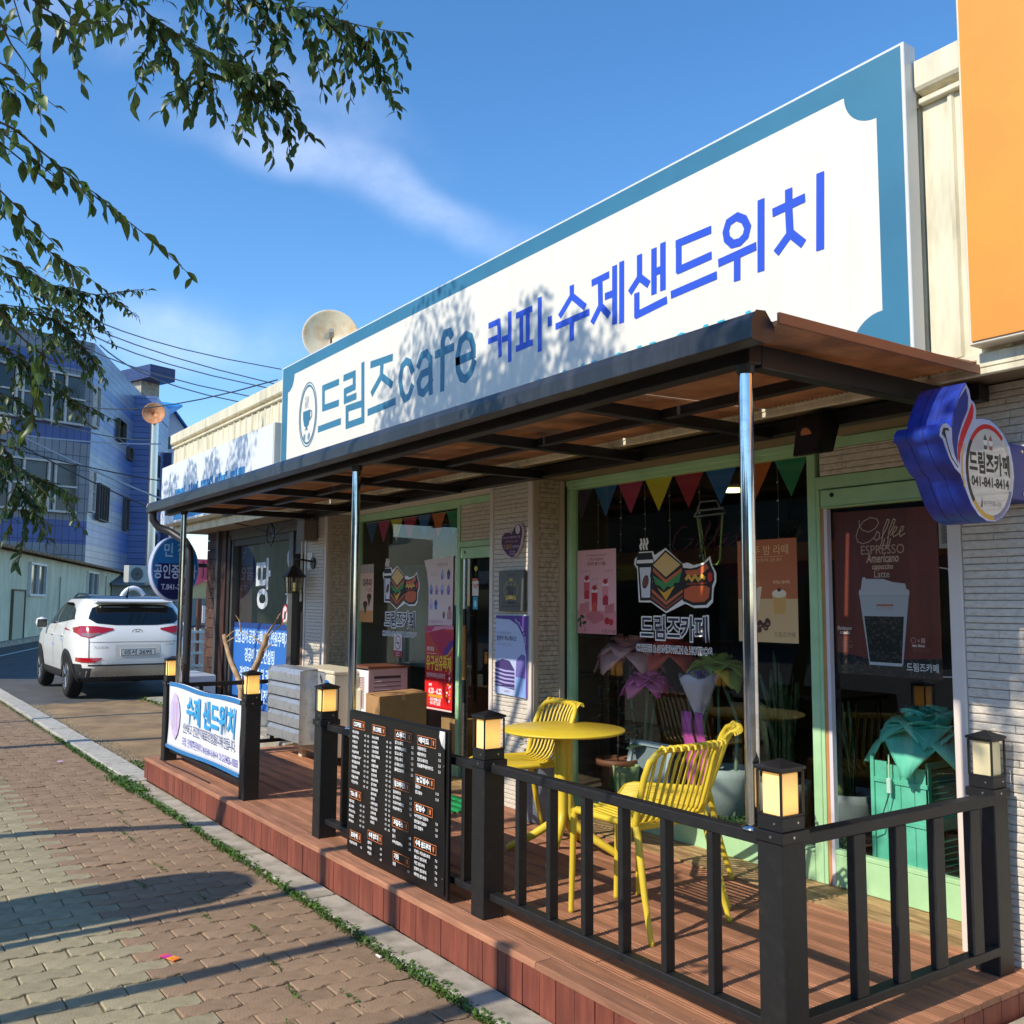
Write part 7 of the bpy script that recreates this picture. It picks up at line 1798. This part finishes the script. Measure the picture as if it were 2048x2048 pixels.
LF = math.hypot(PCc[0] - PLc[0], PCc[1] - PLc[1]); LS = math.hypot(PFc[0] - PCc[0], PFc[1] - PCc[1])
bl = thing('blue_tiled_building', 'tall building clad in blue and grey tiles with white framed windows', 'building', (-60, 12, 0))
tgF = tilemat('tile_grey_front', '#80858f', '#757b88', '#484c58', .42, .85, angF); tbF = tilemat('tile_blue_front', '#42599a', '#3c528e', '#2a3866', .42, .85, angF)
tgS = tilemat('tile_grey_side', '#8793b0', '#7c89a8', '#4f5a78', 1.6, .42, angS); tbS = tilemat('tile_blue_side', '#5876b8', '#4e6cae', '#3a5088', 1.6, .42, angS)
tdS = tilemat('tile_dark', '#2c3c72', '#283668', '#18244f', 1.2, .42, angS)
TF, TS = face_frame(PLc, angF), face_frame(PCc, angS)
bandsF = [(0, 4.9, 'g'), (4.9, 6.3, 'b'), (6.3, 11.0, 'g'), (11.0, 12.0, 'b'), (12.0, 15.45, 'g'), (15.45, 16.1, 'b'), (16.1, 17.25, 'g')]
for z0_, z1_, k in bandsF:
    MB().box(-16, LF, 0, .5, z0_, z1_).xf(TF).build('tile_band', tbF if k == 'b' else tgF, bl)
bandsS = [(0, 4.9, 'g'), (4.9, 6.3, 'b'), (6.3, 7.6, 'g'), (7.6, 8.3, 'b'), (8.3, 10.6, 'g'), (10.6, 11.9, 'b'), (11.9, 12.6, 'g'), (12.6, 13.1, 'b'), (13.1, 14.6, 'g'), (14.6, 15.2, 'b'), (15.2, 16.9, 'g'), (16.9, 17.25, 'g')]
for z0_, z1_, k in bandsS:
    MB().box(0, LS, 0, .5, z0_, z1_).xf(TS).build('tile_band', tbS if k == 'b' else tgS, bl)
MB().add([(-16, .5, 17.1), (LF, .5, 17.1), (LF - 1, 14, 17.1), (-16, 14, 17.1)], [(0, 1, 2, 3)]).xf(TF).build('roof', concrete_pale, bl)
MB().box(-16, LF, .5, .9, 0, 17.0).xf(TF).build('inner_wall', wall_inner, bl)
wf = M('win_frame_old', '#c9c6c0', .6, var=.2)
dg = M('blind_glass', '#41454a', .15, col2='#22262b', vscale=.5, thr=(.42, .58), spec=.6); dg2 = M('dark_glass', '#0d1013', .08, spec=.7)
def bigwin(z0_, z1_, xs_, s0, s1):
    f = MB(); fw = .12
    f.box(s0, s1, -.35, -.05, z0_ - .12, z0_); f.box(s0, s1, -.35, -.05, z1_, z1_ + .12)
    for x in xs_: f.box(x - fw/2, x + fw/2, -.30, -.05, z0_, z1_)
    zm = z0_ + (z1_ - z0_)*.52; f.box(s0, s1, -.27, -.10, zm - .05, zm + .05)
    o = f.xf(TF).build('window', wf, bl)
    ex = [s0] + xs_ + [s1]
    for a, b in zip(ex, ex[1:]):
        if b - a < .1: continue
        MB().box(a + .03, b - .03, -.14, -.10, z0_, z1_).xf(TF).build('pane', rs.choice([dg, dg, dg2]), o)
    return o
bigwin(12.1, 14.9, [-3.0, -1.4, .2, 1.72, 2.08, 2.82, 3.78, 4.56], -5.0, 5.75)
bigwin(6.82, 9.6, [-3.0, -1.2, 0.4, 1.66, 2.38, 3.8, 4.18], -5.0, 5.5)
# corner return windows and side windows
def swin(s0, s1, z0_, z1_, fm=None, cols=1, rows_=1):
    return flatwin(bl, TS, s0, s1, z0_, z1_, cols, -.25, fm or M('win_brown', '#55504c', .6), dg2, rows_, .07)
swin(.08, 1.1, 12.1, 14.7, wf); swin(.08, .9, 6.9, 9.4, wf, 1, 2)
swin(6.6, 8.8, 12.4, 13.9); swin(10.1, 11.4, 11.6, 12.5); swin(1.9, 4.6, 6.6, 8.9, None, 4); swin(9.8, 10.9, 6.5, 8.8); swin(12.6, 13.4, 11.6, 13.0)
sg_ = thing('stair_tower', 'dark blue tiled stair tower at the right end of the blue building', 'tower', (-72, 17.5, 0))
TT = face_frame((-72.6, 17.2), angS)
MB().box(0, 5.5, -.9, 3, 0, 16.6).xf(TT).build('tile_wall', tilemat('tile_mid', '#6f84b8', '#6378ae', '#3f4d7c', .45, .42, angS), sg_)
MB().box(3.8, 5.6, -1.5, 2, 0, 13.0).xf(TT).build('tile_wall', tdS, sg_)
MB().box(0, 5.4, -.94, -.905, 15.2, 16.0).xf(TT).build('tile_stripe', tbS, sg_)
for z in (6.6, 9.9, 12.4):
    MB().box(.6, 2.2, -.97, -.91, z - 1.6, z).xf(TT).build('window', dg2, sg_)
rh = thing('rooftop_slab', 'blue tiled concrete canopy slab on top of the blue building', 'roof slab', (-76, 18, 17))
TR = face_frame((-80, 16.9), R_(20)); MB().box(0, 5.2, -.6, 1.6, 18.6, 19.6).xf(TR).build('slab', tdS, rh); MB().box(.4, 3.5, -.2, 1.4, 16.5, 18.6).xf(TR).build('wall', concrete_pale, rh)
wh = thing('white_house', 'white rendered house with bright blue metal roof behind the blue building', 'house', (-84, 22, 0))
TH = face_frame((-82.5, 20.2), R_(96))
MB().prism([(0, 0), (0, 16.3), (1.6, 17.9), (3.4, 15.6), (3.4, 0)], 0, 8).xf(TH).build('wall', M('house_white', '#cdd6e6', .7, var=.08), wh)
MB().prism([(1.5, 18.05), (3.7, 15.4), (3.75, 15.55), (1.5, 18.25)], -.3, 8).xf(TH).build('roof', pm('#1d5fb0', .5), wh)
for s_, z_ in ((1.2, 14.4), (2.3, 12.6)):
    MB().box(s_, s_ + .55, -.06, 0, z_, z_ + 1.0).xf(TH).build('window', dg2, wh)
rm = thing('metal_roof', 'bright sky blue ribbed metal roof above the stair tower', 'roof', (-84, 20.5, 17))
MB().add([(-90, 20.6, 19.9), (-80.6, 22.2, 17.9), (-78.2, 20.35, 16.9), (-88, 19.6, 18.9), (-90, 20.6, 19.7), (-80.6, 22.2, 17.7), (-78.2, 20.35, 16.3), (-88, 19.6, 18.3)], [(0, 1, 2, 3), (7, 6, 5, 4), (0, 4, 5, 1), (1, 5, 6, 2), (2, 6, 7, 3), (3, 7, 4, 0)]).build('sheet', M('sky_blue_roof', '#1f93e8', .35, col2='#1783d4', vscale=3), rm)
vp = thing('vent_pipe', 'tall silver vent pipe beside the blue building', 'pipe', (-57.7, 14.35, 0))
MB().tube([(-57.75, 14.4, 2.5), (-57.36, 14.24, 11.9)], .24, 14).build('pipe', steel, vp)
dsh = thing('satellite_dish', 'small rusty satellite dish on top of the silver vent pipe', 'satellite dish', (-57.3, 14.2, 12.3))
def dish(t, c, r, d, n, m, name='reflector'):
    """parabolic bowl centred at c facing direction d"""
    q = Vector(d).to_track_quat('Z', 'Y').to_matrix().to_4x4()
    mb = MB().lathe([(0.001, 0), (r*.35, .022*r*1.2), (r*.7, .14*r), (r*.95, .26*r), (r, .285*r), (r*1.02, .28*r)], 0, 0, n).xf(Matrix.Translation(c) @ q); return mb.build(name, m, t, solid=.012)
dish(dsh, (-57.0, 14.1, 12.35), .62, (.95, -.35, .1), 24, M('dish_rust', '#d49a6a', .6, col2='#b5673a', vscale=3))
sd_ = thing('satellite_dish', 'large stained cream satellite dish behind the left end of the cafe sign', 'satellite dish', (-10.6, 4.6, 3.7))
dish(sd_, (-10.55, 4.62, 4.70), .325, (.90, -.42, .12), 40, M('dish_cream', '#e2d3b4', .45, col2='#c79a5c', vscale=3.2, thr=(.45, .72)))
MB().tube([(-10.55, 4.62, 3.5), (-10.6, 4.64, 4.6)], .025, 8).build('mast', steel, sd_)
MB().tube([(-10.52, 4.60, 4.40), (-10.30, 4.52, 4.66)], .012, 6).build('feed_arm', pm('#6b4a35'), sd_); MB().tube([(-10.33, 4.53, 4.66), (-10.24, 4.49, 4.71)], .032, 10).build('feed_horn', pm('#8f9088'), sd_)
an = thing('antenna', 'thin television antenna on the corner of the blue building', 'antenna', (-61, 11, 17)); MB().tube([(-61.3, 11.3, 17.2), (-61.3, 11.3, 18.4)], .03, 4).tube([(-61.7, 10.8, 17.6), (-61.2, 11.5, 18.1)], .02, 4).tube([(-61.5, 11.1, 19.1), (-61.3, 11.3, 17.8)], .02, 4).build('rod', pm('#3c4046'), an)
# pink kiosk and planters behind the brown column
kk = thing('kiosk', 'pink and beige kiosk on brown timber posts beyond the brown column', 'kiosk', (-23, 6.8, 0))
pk = pm('#e8566f', .6); bxm_ = pm('#d2ba84', .6); pst = pm('#6d3f28', .6)
P0 = Vector((-23.1, 6.3, 0)); 
MB().prism([(6.30, 2.02), (6.30, 2.55), (7.6, 2.55), (7.6, 1.98), (7.1, 2.08), (6.8, 1.93), (6.5, 1.98)], -23.05, -22.98, plane='yz').build('pink_board', pk, kk)
MB().prism([(6.05, 1.62), (6.0, 2.0), (6.5, 1.98), (6.8, 1.93), (7.1, 2.06), (7.6, 1.98), (7.6, 1.62)], -23.10, -23.052, plane='yz').build('beige_board', bxm_, kk)
for y in (6.22, 6.85): bx('post', -23.05, -22.95, y, y + .09, 0, 1.615, pst, kk, 0)
MB().tube([(-23, 6.9, 1.2), (-23, 7.15, 1.6)], .04, 6).build('brace', pst, kk); MB().tube([(-22.96, 6.95, 2.1), (-22.96, 6.95, 2.5)], .02, 6).build('rod', pm('#401820'), kk)
bx('notice', -22.6, -22.56, 6.85, 7.05, 1.05, 1.45, pm('#e6dcd6', .5), kk, 0)
fn = thing('lattice_fence', 'white ornamental lattice fence between the car and the brown column', 'fence', (-19.5, 5.6, 0))
fm_ = pm('#d5d8d2', .6)
for y in [5.0 + i*.11 for i in range(14)]: bx('picket', -19.52, -19.49, y, y + .03, .1, 1.0 + .03*(1 if int(y*9) % 2 else 0), fm_, fn, 0)
for z in (.25, .5, .72, .92): bx('rail', -19.488, -19.47, 5.0, 6.5, z, z + .05, fm_, fn, 0)
# street light head at the left edge
sl_ = thing('street_lamp', 'cream box shaped street lamp head at the left edge of the photo', 'street lamp', (-13.7, 1.5, 3.7))
MB().box(-13.95, -13.55, .9, 1.60, 3.70, 3.86).build('head', M('lamp_head_cream', '#d9c6a8', .5, var=.1), sl_, .02, 2); MB().tube([(-13.75, 1.35, 3.70), (-13.74, 1.45, 3.60), (-13.74, 1.58, 3.58)], .02, 6).build('fitting', pm('#2a2a28'), sl_)
MB().tube([(-13.75, -1.4, 0), (-13.75, -1.4, 3.9), (-13.75, .95, 3.95)], .06, 10).build('pole', M('pole_grey', '#8d9091', .6, .3), sl_)
# overhead wires
WR = [((-38.01, 5.71, 12.62), (-14.55, 5.53, 5.26)),((-38.11, 4.89, 12.65), (-14.6, 5.54, 5.01)),((-38.14, 5.59, 12.22), (-12.83, 4.76, 4.52)),((-38.29, 5.46, 11.76), (-12.93, 4.55, 4.39)),((-33.35, 6.44, 9.97), (-13.0, 4.4, 4.31)),((-28.99, 5.41, 7.03), (-12.78, 4.81, 4.65)),((-25.49, 3.22, 5.51), (-28.73, 7.31, 6.13)),((-19.67, 2.29, 4.35), (-21.15, 5.46, 4.12)),((-23.55, 2.57, 5.38), (-26.96, 7.05, 4.31)),((-19.64, 2.49, 4.41), (-21.25, 5.36, 3.5)),((-19.53, 2.62, 4.97), (-28.78, 7.04, 6.23))]
wg = 'overhead wires between the buildings'
for i, (a, b) in enumerate(WR):
    a, b = Vector(a), Vector(b); pts = []
    for k in range(9):
        u = k/8; p = a.lerp(b, u); p.z -= 4*u*(1 - u)*(b - a).length*.012; pts.append(p)
    d_ = (a.length + b.length)/2; pale = i in (6, 8)
    o = MB().tube(pts, [.0011*max(6, p.length)*(1.1 if not pale else 1.5)*.55 for p in pts], 4).build('wire', pm('#9aa3b5' if pale else '#1b2028'))
    tag(o, ['topmost dark wire in the sky, reaching the corner of the cafe sign', 'second dark wire from the top, just under the topmost one', 'third dark wire in the sky, ending on the cream parapet', 'fourth dark wire in the sky above the blue building', 'lowest dark sky wire, coming off the blue building corner', 'dark wire rising from the blue building towards the cafe sign', 'upper pale wire crossing the blue building level with its dish', 'dark wire crossing the lower windows of the blue building', 'lower pale wire slanting down across the blue building', 'steep dark wire ending lowest near the round blue sign', 'dark wire from the street lamp head to the vent pipe'][i], 'wire', 'overhead wires at the left')

# ================================================================== ACROSS THE STREET (seen mirrored in the glass)
rk = random.Random(4)
x = -46.0; i = 0
cols = ['#6b6353', '#4f524f', '#5c4b3d', '#77736a', '#434b49', '#4f4035', '#625f57']
while x < 22:
    w = rk.uniform(5, 8); h = rk.uniform(4.2, 6.6); y0 = -20.5 - rk.random()
    t = thing('shop_building', 'plain shop building across the street, mirrored in the windows', 'building', (x + w/2, y0, 0), 0, 'shop buildings across the street')
    bx('wall', x, x + w - .1, y0 - 6, y0, 0, h, M('across_%d' % (i % 7), cols[i % 7], .8, var=.12), t, 0)
    bx('roof', x - .1, x + w, y0 - 6.2, y0 + .25, h, h + .2, M('across_roof', '#55504a', .8), t, 0)
    bx('shopfront', x + .5, x + w - .6, y0 + .002, y0 + .03, .2, 2.3, dg2, t, 0)
    bx('sign_board', x + .4, x + w - .5, y0 + .002, y0 + .14, 2.6, 3.3, pm(rk.choice(['#2f5fa0', '#c9c4b8', '#a33a3a', '#3f7a4a', '#d0a030']), .5), t, 0)
    x += w; i += 1
# ================================================================== POLES ON THE KERB BEHIND THE CAMERA (they throw the shadows on the paving)
def pole(label, x, y, h, r, m='#8d9091'):
    t = thing('sign_pole', label, 'pole', (x, y, 0)); MB().tube([(x, y, 0), (x, y, h)], r, 12).build('shaft', M('pole_' + m.strip('#'), m, .5, .4), t); MB().lathe([(0, 0), (r*2.4, 0), (r*2.4, .02), (r, .03)], x, y, 12).build('foot', steel, t); return t
t = pole('street sign pole with a rounded board beside the kerb, outside the photo', -4.85, -1.6, 4.6, .045)
MB().prism([(-5.60, .2), (-4.93, .2), (-4.93, 2.55), (-5.0, 2.72), (-5.14, 2.82), (-5.30, 2.84), (-5.45, 2.78), (-5.56, 2.62), (-5.60, 2.4)], -1.62, -1.58).build('board', pm('#3f5f8f', .5), t)
pole('thin grey sign pole near the camera, outside the photo', -4.03, -1.6, 4.0, .05)
pole('short grey sign pole close to the camera, outside the photo', -3.10, -1.5, 3.15, .06)

# ================================================================== TREES
TW = [
[(-3.25, 0.57, 3.62), (-3.27, 0.74, 3.54), (-3.35, 0.94, 3.52), (-3.42, 1.1, 3.52), (-3.39, 1.21, 3.5), (-3.37, 1.3, 3.49)] ,
[(-3.27, 0.74, 3.54), (-3.3, 0.8, 3.47), (-3.31, 0.82, 3.43)] ,
[(-3.35, 0.94, 3.52), (-3.38, 0.97, 3.45), (-3.42, 0.96, 3.39)] ,
[(-3.42, 1.1, 3.52), (-3.42, 1.14, 3.49), (-3.45, 1.16, 3.44)] ,
[(-3.46, 1.01, 3.88), (-3.44, 1.18, 3.84), (-3.36, 1.4, 3.83), (-3.39, 1.58, 3.87), (-3.34, 1.69, 3.86), (-3.31, 1.75, 3.86)] ,
[(-3.37, 1.5, 3.85), (-3.41, 1.61, 3.81), (-3.43, 1.67, 3.74)] ,
[(-3.44, 1.18, 3.84), (-3.46, 1.24, 3.77), (-3.49, 1.27, 3.72)] ,
[(-3.39, 1.32, 3.83), (-3.41, 1.36, 3.78), (-3.43, 1.4, 3.72)] ,
[(-3.75, 1.0, 4.02), (-3.78, 1.09, 3.92), (-3.81, 1.16, 3.85), (-3.83, 1.22, 3.79)] ,
[(-2.74, 0.26, 3.18), (-2.75, 0.35, 3.14), (-2.75, 0.42, 3.12), (-2.78, 0.49, 3.25)] ,
[(-2.72, 0.34, 3.19), (-2.77, 0.34, 3.11), (-2.8, 0.33, 3.06)] ,
[(-2.97, 0.27, 3.18), (-2.99, 0.3, 3.14), (-3.0, 0.34, 3.1), (-3.02, 0.37, 3.07)] ,
[(-2.72, 0.21, 2.79), (-2.72, 0.29, 2.77), (-2.78, 0.37, 2.75), (-2.83, 0.46, 2.72), (-2.84, 0.54, 2.67), (-2.84, 0.59, 2.65)] ,
[(-3.06, 0.25, 2.76), (-3.08, 0.33, 2.68), (-3.14, 0.39, 2.65), (-3.19, 0.47, 2.61), (-3.19, 0.55, 2.57)] ,
[(-3.41, 0.3, 2.66), (-3.41, 0.39, 2.64), (-3.41, 0.43, 2.62)] ,
[(-6.66, 0.62, 3.6), (-6.65, 0.85, 3.57), (-6.62, 1.05, 3.56), (-6.6, 1.23, 3.54), (-6.55, 1.4, 3.58)] ,
[(-6.62, 1.05, 3.56), (-6.63, 1.18, 3.44), (-6.64, 1.24, 3.38)] ,
[(-2.49, 0.23, 2.25), (-2.5, 0.28, 2.19), (-2.51, 0.33, 2.15), (-2.51, 0.38, 2.12)] ,
[(-5.76, 0.52, 3.15), (-5.75, 0.69, 3.12), (-5.73, 0.87, 3.1), (-5.74, 0.98, 3.0), (-5.74, 1.1, 2.89)] ,
[(-5.81, 0.56, 2.95), (-5.81, 0.74, 2.86), (-5.81, 0.87, 2.74), (-5.81, 0.98, 2.67)] ,
[(-4.91, 0.5, 2.32), (-4.92, 0.59, 2.19), (-4.93, 0.63, 2.08), (-4.94, 0.68, 1.93)] ,
[(-5.86, 0.58, 2.69), (-5.86, 0.71, 2.65), (-5.86, 0.79, 2.57)] ,
[(-5.91, 0.6, 2.36), (-5.91, 0.73, 2.29), (-5.9, 0.86, 2.22), (-5.89, 0.96, 2.18)] ,
[(-3.57, 0.29, 3.32), (-3.58, 0.35, 3.3), (-3.59, 0.4, 3.25)] ,
]
rt = random.Random(42)
def leaf_pts(p, d, up, L, w, bend):
    d = d.normalized(); s = d.cross(up)
    s = s.normalized() if s.length > 1e-4 else Vector((1, 0, 0)); n = s.cross(d)
    P_ = []
    for v, ww, hh in ((0, 0, 0), (.22, .62, .02), (.48, 1.0, .03), (.76, .66, .0), (1.0, 0, -.05)):
        c_ = p + d*(L*v) + n*(L*hh - bend*L*v*v)
        if ww == 0: P_.append((c_,))
        else: P_.append((c_ - s*(w*ww/2) + n*(w*.16*ww), c_, c_ + s*(w*ww/2) + n*(w*.16*ww)))
    return P_
def leaf_add(mb, p, d, up, L, w, bend=.15):
    q = leaf_pts(p, d, up, L, w, bend); k = len(mb.v); vs = []
    vs.append(q[0][0]); vs += list(q[1]) + list(q[2]) + list(q[3]) + [q[4][0]]
    fs = [(0, 2, 1), (0, 3, 2), (1, 2, 5, 4), (2, 3, 6, 5), (4, 5, 8, 7), (5, 6, 9, 8), (7, 8, 10), (8, 9, 10)]
    mb.add(vs, fs, 0, True)
lm = MB(); leaf_add(lm, Vector((0, 0, 0)), Vector((1, 0, 0)), Vector((0, 0, 1)), 1.0, .46, .18)
leaf_meshes = [lm.mesh('leaf', leaf_m)]
lm = MB(); leaf_add(lm, Vector((0, 0, 0)), Vector((1, 0, 0)), Vector((0, 0, 1)), 1.0, .40, .38); leaf_meshes.append(lm.mesh('leaf', leaf_m))
def make_tree(label, bx_, by_, rad, H, lean, crown_c, limbs):
    t = thing('tree', label, 'tree', (bx_, by_, 0))
    tp = Vector((bx_ + lean[0], by_ + lean[1], H))
    MB().tube([(bx_, by_, 0), (bx_ + lean[0]*.2, by_ + lean[1]*.2, H*.4), (bx_ + lean[0]*.6, by_ + lean[1]*.6, H*.75), tuple(tp)], [rad*1.25, rad, rad*.85, rad*.6], 12).build('trunk', bark, t)
    for e in limbs:
        e = Vector(e); m_ = tp.lerp(e, .5) + Vector((0, 0, .25))
        MB().tube([tp - Vector((0, 0, .5)), m_, e], [rad*.5, rad*.3, rad*.1], 8).build('branch', bark, t)
    return t, tp
t1, tp1 = make_tree('leafy street tree whose branches hang into the top left of the photo', -7.55, -1.1, .07, 4.4, (2.2, .3), None, [(-5.2, -.3, 5.6), (-4.2, -.2, 5.0), (-6.4, -.6, 6.4), (-3.4, .2, 4.4), (-3.1, .1, 3.6)])
t2, tp2 = make_tree('second street tree further along the kerb at the left edge', -11.6, -1.0, .10, 3.6, (.5, .3), None, [(-10.2, -.5, 5.4), (-12.6, -.4, 5.6), (-7.4, .25, 4.0), (-9.0, 0.0, 4.2)])
leaves = []
def twig(pts, owner, lsize, dens=1.0, r=.004, side=True, depth=0):
    pts = [Vector(p) for p in pts]
    MB().tube(pts, [r*(1 - .6*i/(len(pts) - 1)) for i in range(len(pts))], 5).build('twig', bark, owner)
    for a, b in zip(pts, pts[1:]):
        d = b - a; n = max(1, int(d.length/(lsize*.42)*dens))
        for i in range(n):
            p = a.lerp(b, (i + rt.random()*.6)/n); dn = d.normalized()
            rv = Vector((rt.uniform(-1, 1), rt.uniform(-1, 1), rt.uniform(-1.2, .5)))
            dd = (dn*.55 + rv*.9 + Vector((0, 0, -.15))).normalized()
            leaves.append((p, dd, Vector((rt.uniform(-.6, .6), rt.uniform(-.6, .6), 1)).normalized(), lsize*rt.uniform(.65, 1.15), owner))
            if side and depth < 1 and rt.random() < .24*dens:
                q = p + (rv*.8 + dn*.7 + Vector((0, 0, -.2))).normalized()*lsize*rt.uniform(2.0, 4.5)
                twig([p, (p + q)/2 + Vector((0, 0, .01)), q], owner, lsize*.9, dens, r*.6, side, depth + 1)
for i, tw in enumerate(TW):
    d_ = Vector(tw[0]) - Vector((0, 0, 1.543)); d_ = d_.length
    own = t1 if d_ < 4.8 else t2
    L_ = .066 if d_ < 4.8 else .066
    twig(tw, own, L_, 1.7 if d_ > 3.5 else 1.1, .0035 if d_ < 4.8 else .006)
# extra dense foliage masses inside the photo: top left and the left edge
for cxyz, n, sp_, own, L_ in (((-3.35, .72, 3.85), 16, (.25, .5, .14), t1, .055), ((-3.0, .22, 3.45), 22, (.3, .22, .18), t1, .055), ((-3.9, .62, 4.3), 22, (.4, .5, .12), t1, .06), ((-6.1, .72, 3.1), 60, (.3, .34, .45), t2, .06), ((-6.0, .45, 2.6), 22, (.3, .12, .3), t2, .06), ((-5.0, .42, 2.4), 8, (.2, .12, .25), t2, .055), ((-2.95, .18, 2.95), 12, (.2, .12, .3), t1, .055)):
    for k in range(n):
        p = Vector((cxyz[0] + rt.uniform(-1, 1)*sp_[0], cxyz[1] + rt.uniform(-1, 1)*sp_[1], cxyz[2] + rt.uniform(-1, 1)*sp_[2]))
        q = p + Vector((rt.uniform(-.3, .3), rt.uniform(-.05, .35), rt.uniform(-.3, 0)))*.6
        twig([p, (p + q)/2, q], own, L_, 1.0, .003, side=False)
vis_l = [l for l in leaves]
def leaf_visible(l):
    d = l[0] - camp; f = d.dot(cw)
    return f > .2 and abs(d.dot(cr)/f*1921.14) < 1060 and abs(d.dot(cu)/f*1921.14) < 1060
sc_ = sorted([l for l in leaves if leaf_visible(l)], key=lambda l: (l[0] - camp).length/l[3])
big = set(id(l) for l in sc_[:300])
mass = {t1: MB(), t2: MB()}
for l in leaves:
    p, dd, up_, L_, own = l
    if id(l) in big:
        o = bpy.data.objects.new('leaf', rt.choice(leaf_meshes)); C.objects.link(o); o.parent = own
        s = dd.cross(up_).normalized(); n = s.cross(dd)
        R3 = Matrix((dd, -s, n)).transposed().to_4x4()
        o.matrix_local = Matrix.Translation(p - own.location) @ R3 @ Matrix.Scale(L_, 4)
    else:
        leaf_add(mass[own], p, dd, up_, L_, L_*.42)
def blob(own, c_, r, n, L_):
    for i in range(n):
        v = Vector((rt.gauss(0, 1), rt.gauss(0, 1), rt.gauss(0, 1))); v = v.normalized()*rt.random()**.45
        p = Vector((c_[0] + v.x*r[0], c_[1] + v.y*r[1], c_[2] + v.z*r[2]))
        if p.y > .075*abs(p.x): p.y = .075*abs(p.x) - rt.random()*.3
        dd = Vector((rt.uniform(-1, 1), rt.uniform(-1, 1), rt.uniform(-1, .2))).normalized()
        leaf_add(mass[own], p, dd, Vector((rt.uniform(-1, 1), rt.uniform(-1, 1), 1)).normalized(), L_*rt.uniform(.8, 1.3), L_*.44)
# crown parts above and behind the camera that dapple the signs
for c_, r, n in (((-6.25, -.55, 5.9), (.28, .5, .35), 520), ((-5.75, -.2, 5.75), (.3, .45, .3), 700), ((-5.35, -.5, 6.0), (.3, .5, .4), 900), ((-5.05, -.3, 5.6), (.25, .4, .35), 620), ((-4.75, -.4, 5.85), (.28, .4, .35), 700), ((-4.45, -.45, 6.05), (.22, .4, .28), 420), ((-4.05, -.3, 5.75), (.22, .35, .26), 330), ((-3.75, -.3, 5.75), (.15, .3, .2), 110), ((-5.6, -.8, 6.6), (.6, .5, .3), 420), ((-4.9, .0, 5.2), (.7, .25, .18), 380)):
    blob(t1, c_, r, n, .075)
t3, tp3 = make_tree('unseen third tree behind the camera, added to shade the right cream wall', -.9, -2.0, .09, 3.6, (-.3, .4), None, [(-1.7, -.6, 4.8), (-.6, -1.0, 5.6)])  # unseen tree, added so that its leaves shade the right wall
mass[t3] = MB()
blob(t3, (-1.72, -.45, 4.6), (.35, .35, .5), 300, .08)
for c_, r, n in (((-9.7, -.5, 5.6), (.35, .5, .35), 420), ((-10.4, -.3, 5.5), (.4, .5, .4), 650), ((-11.2, -.4, 5.6), (.4, .5, .4), 700), ((-12.0, -.4, 5.5), (.45, .5, .4), 700), ((-12.7, -.5, 5.8), (.3, .4, .3), 300), ((-9.4, -.6, 6.2), (.4, .4, .3), 220)):
    blob(t2, c_, r, n, .085)
for own, mb in mass.items():
    mb.build('crown', leaf_mass_m, own, kind='stuff')
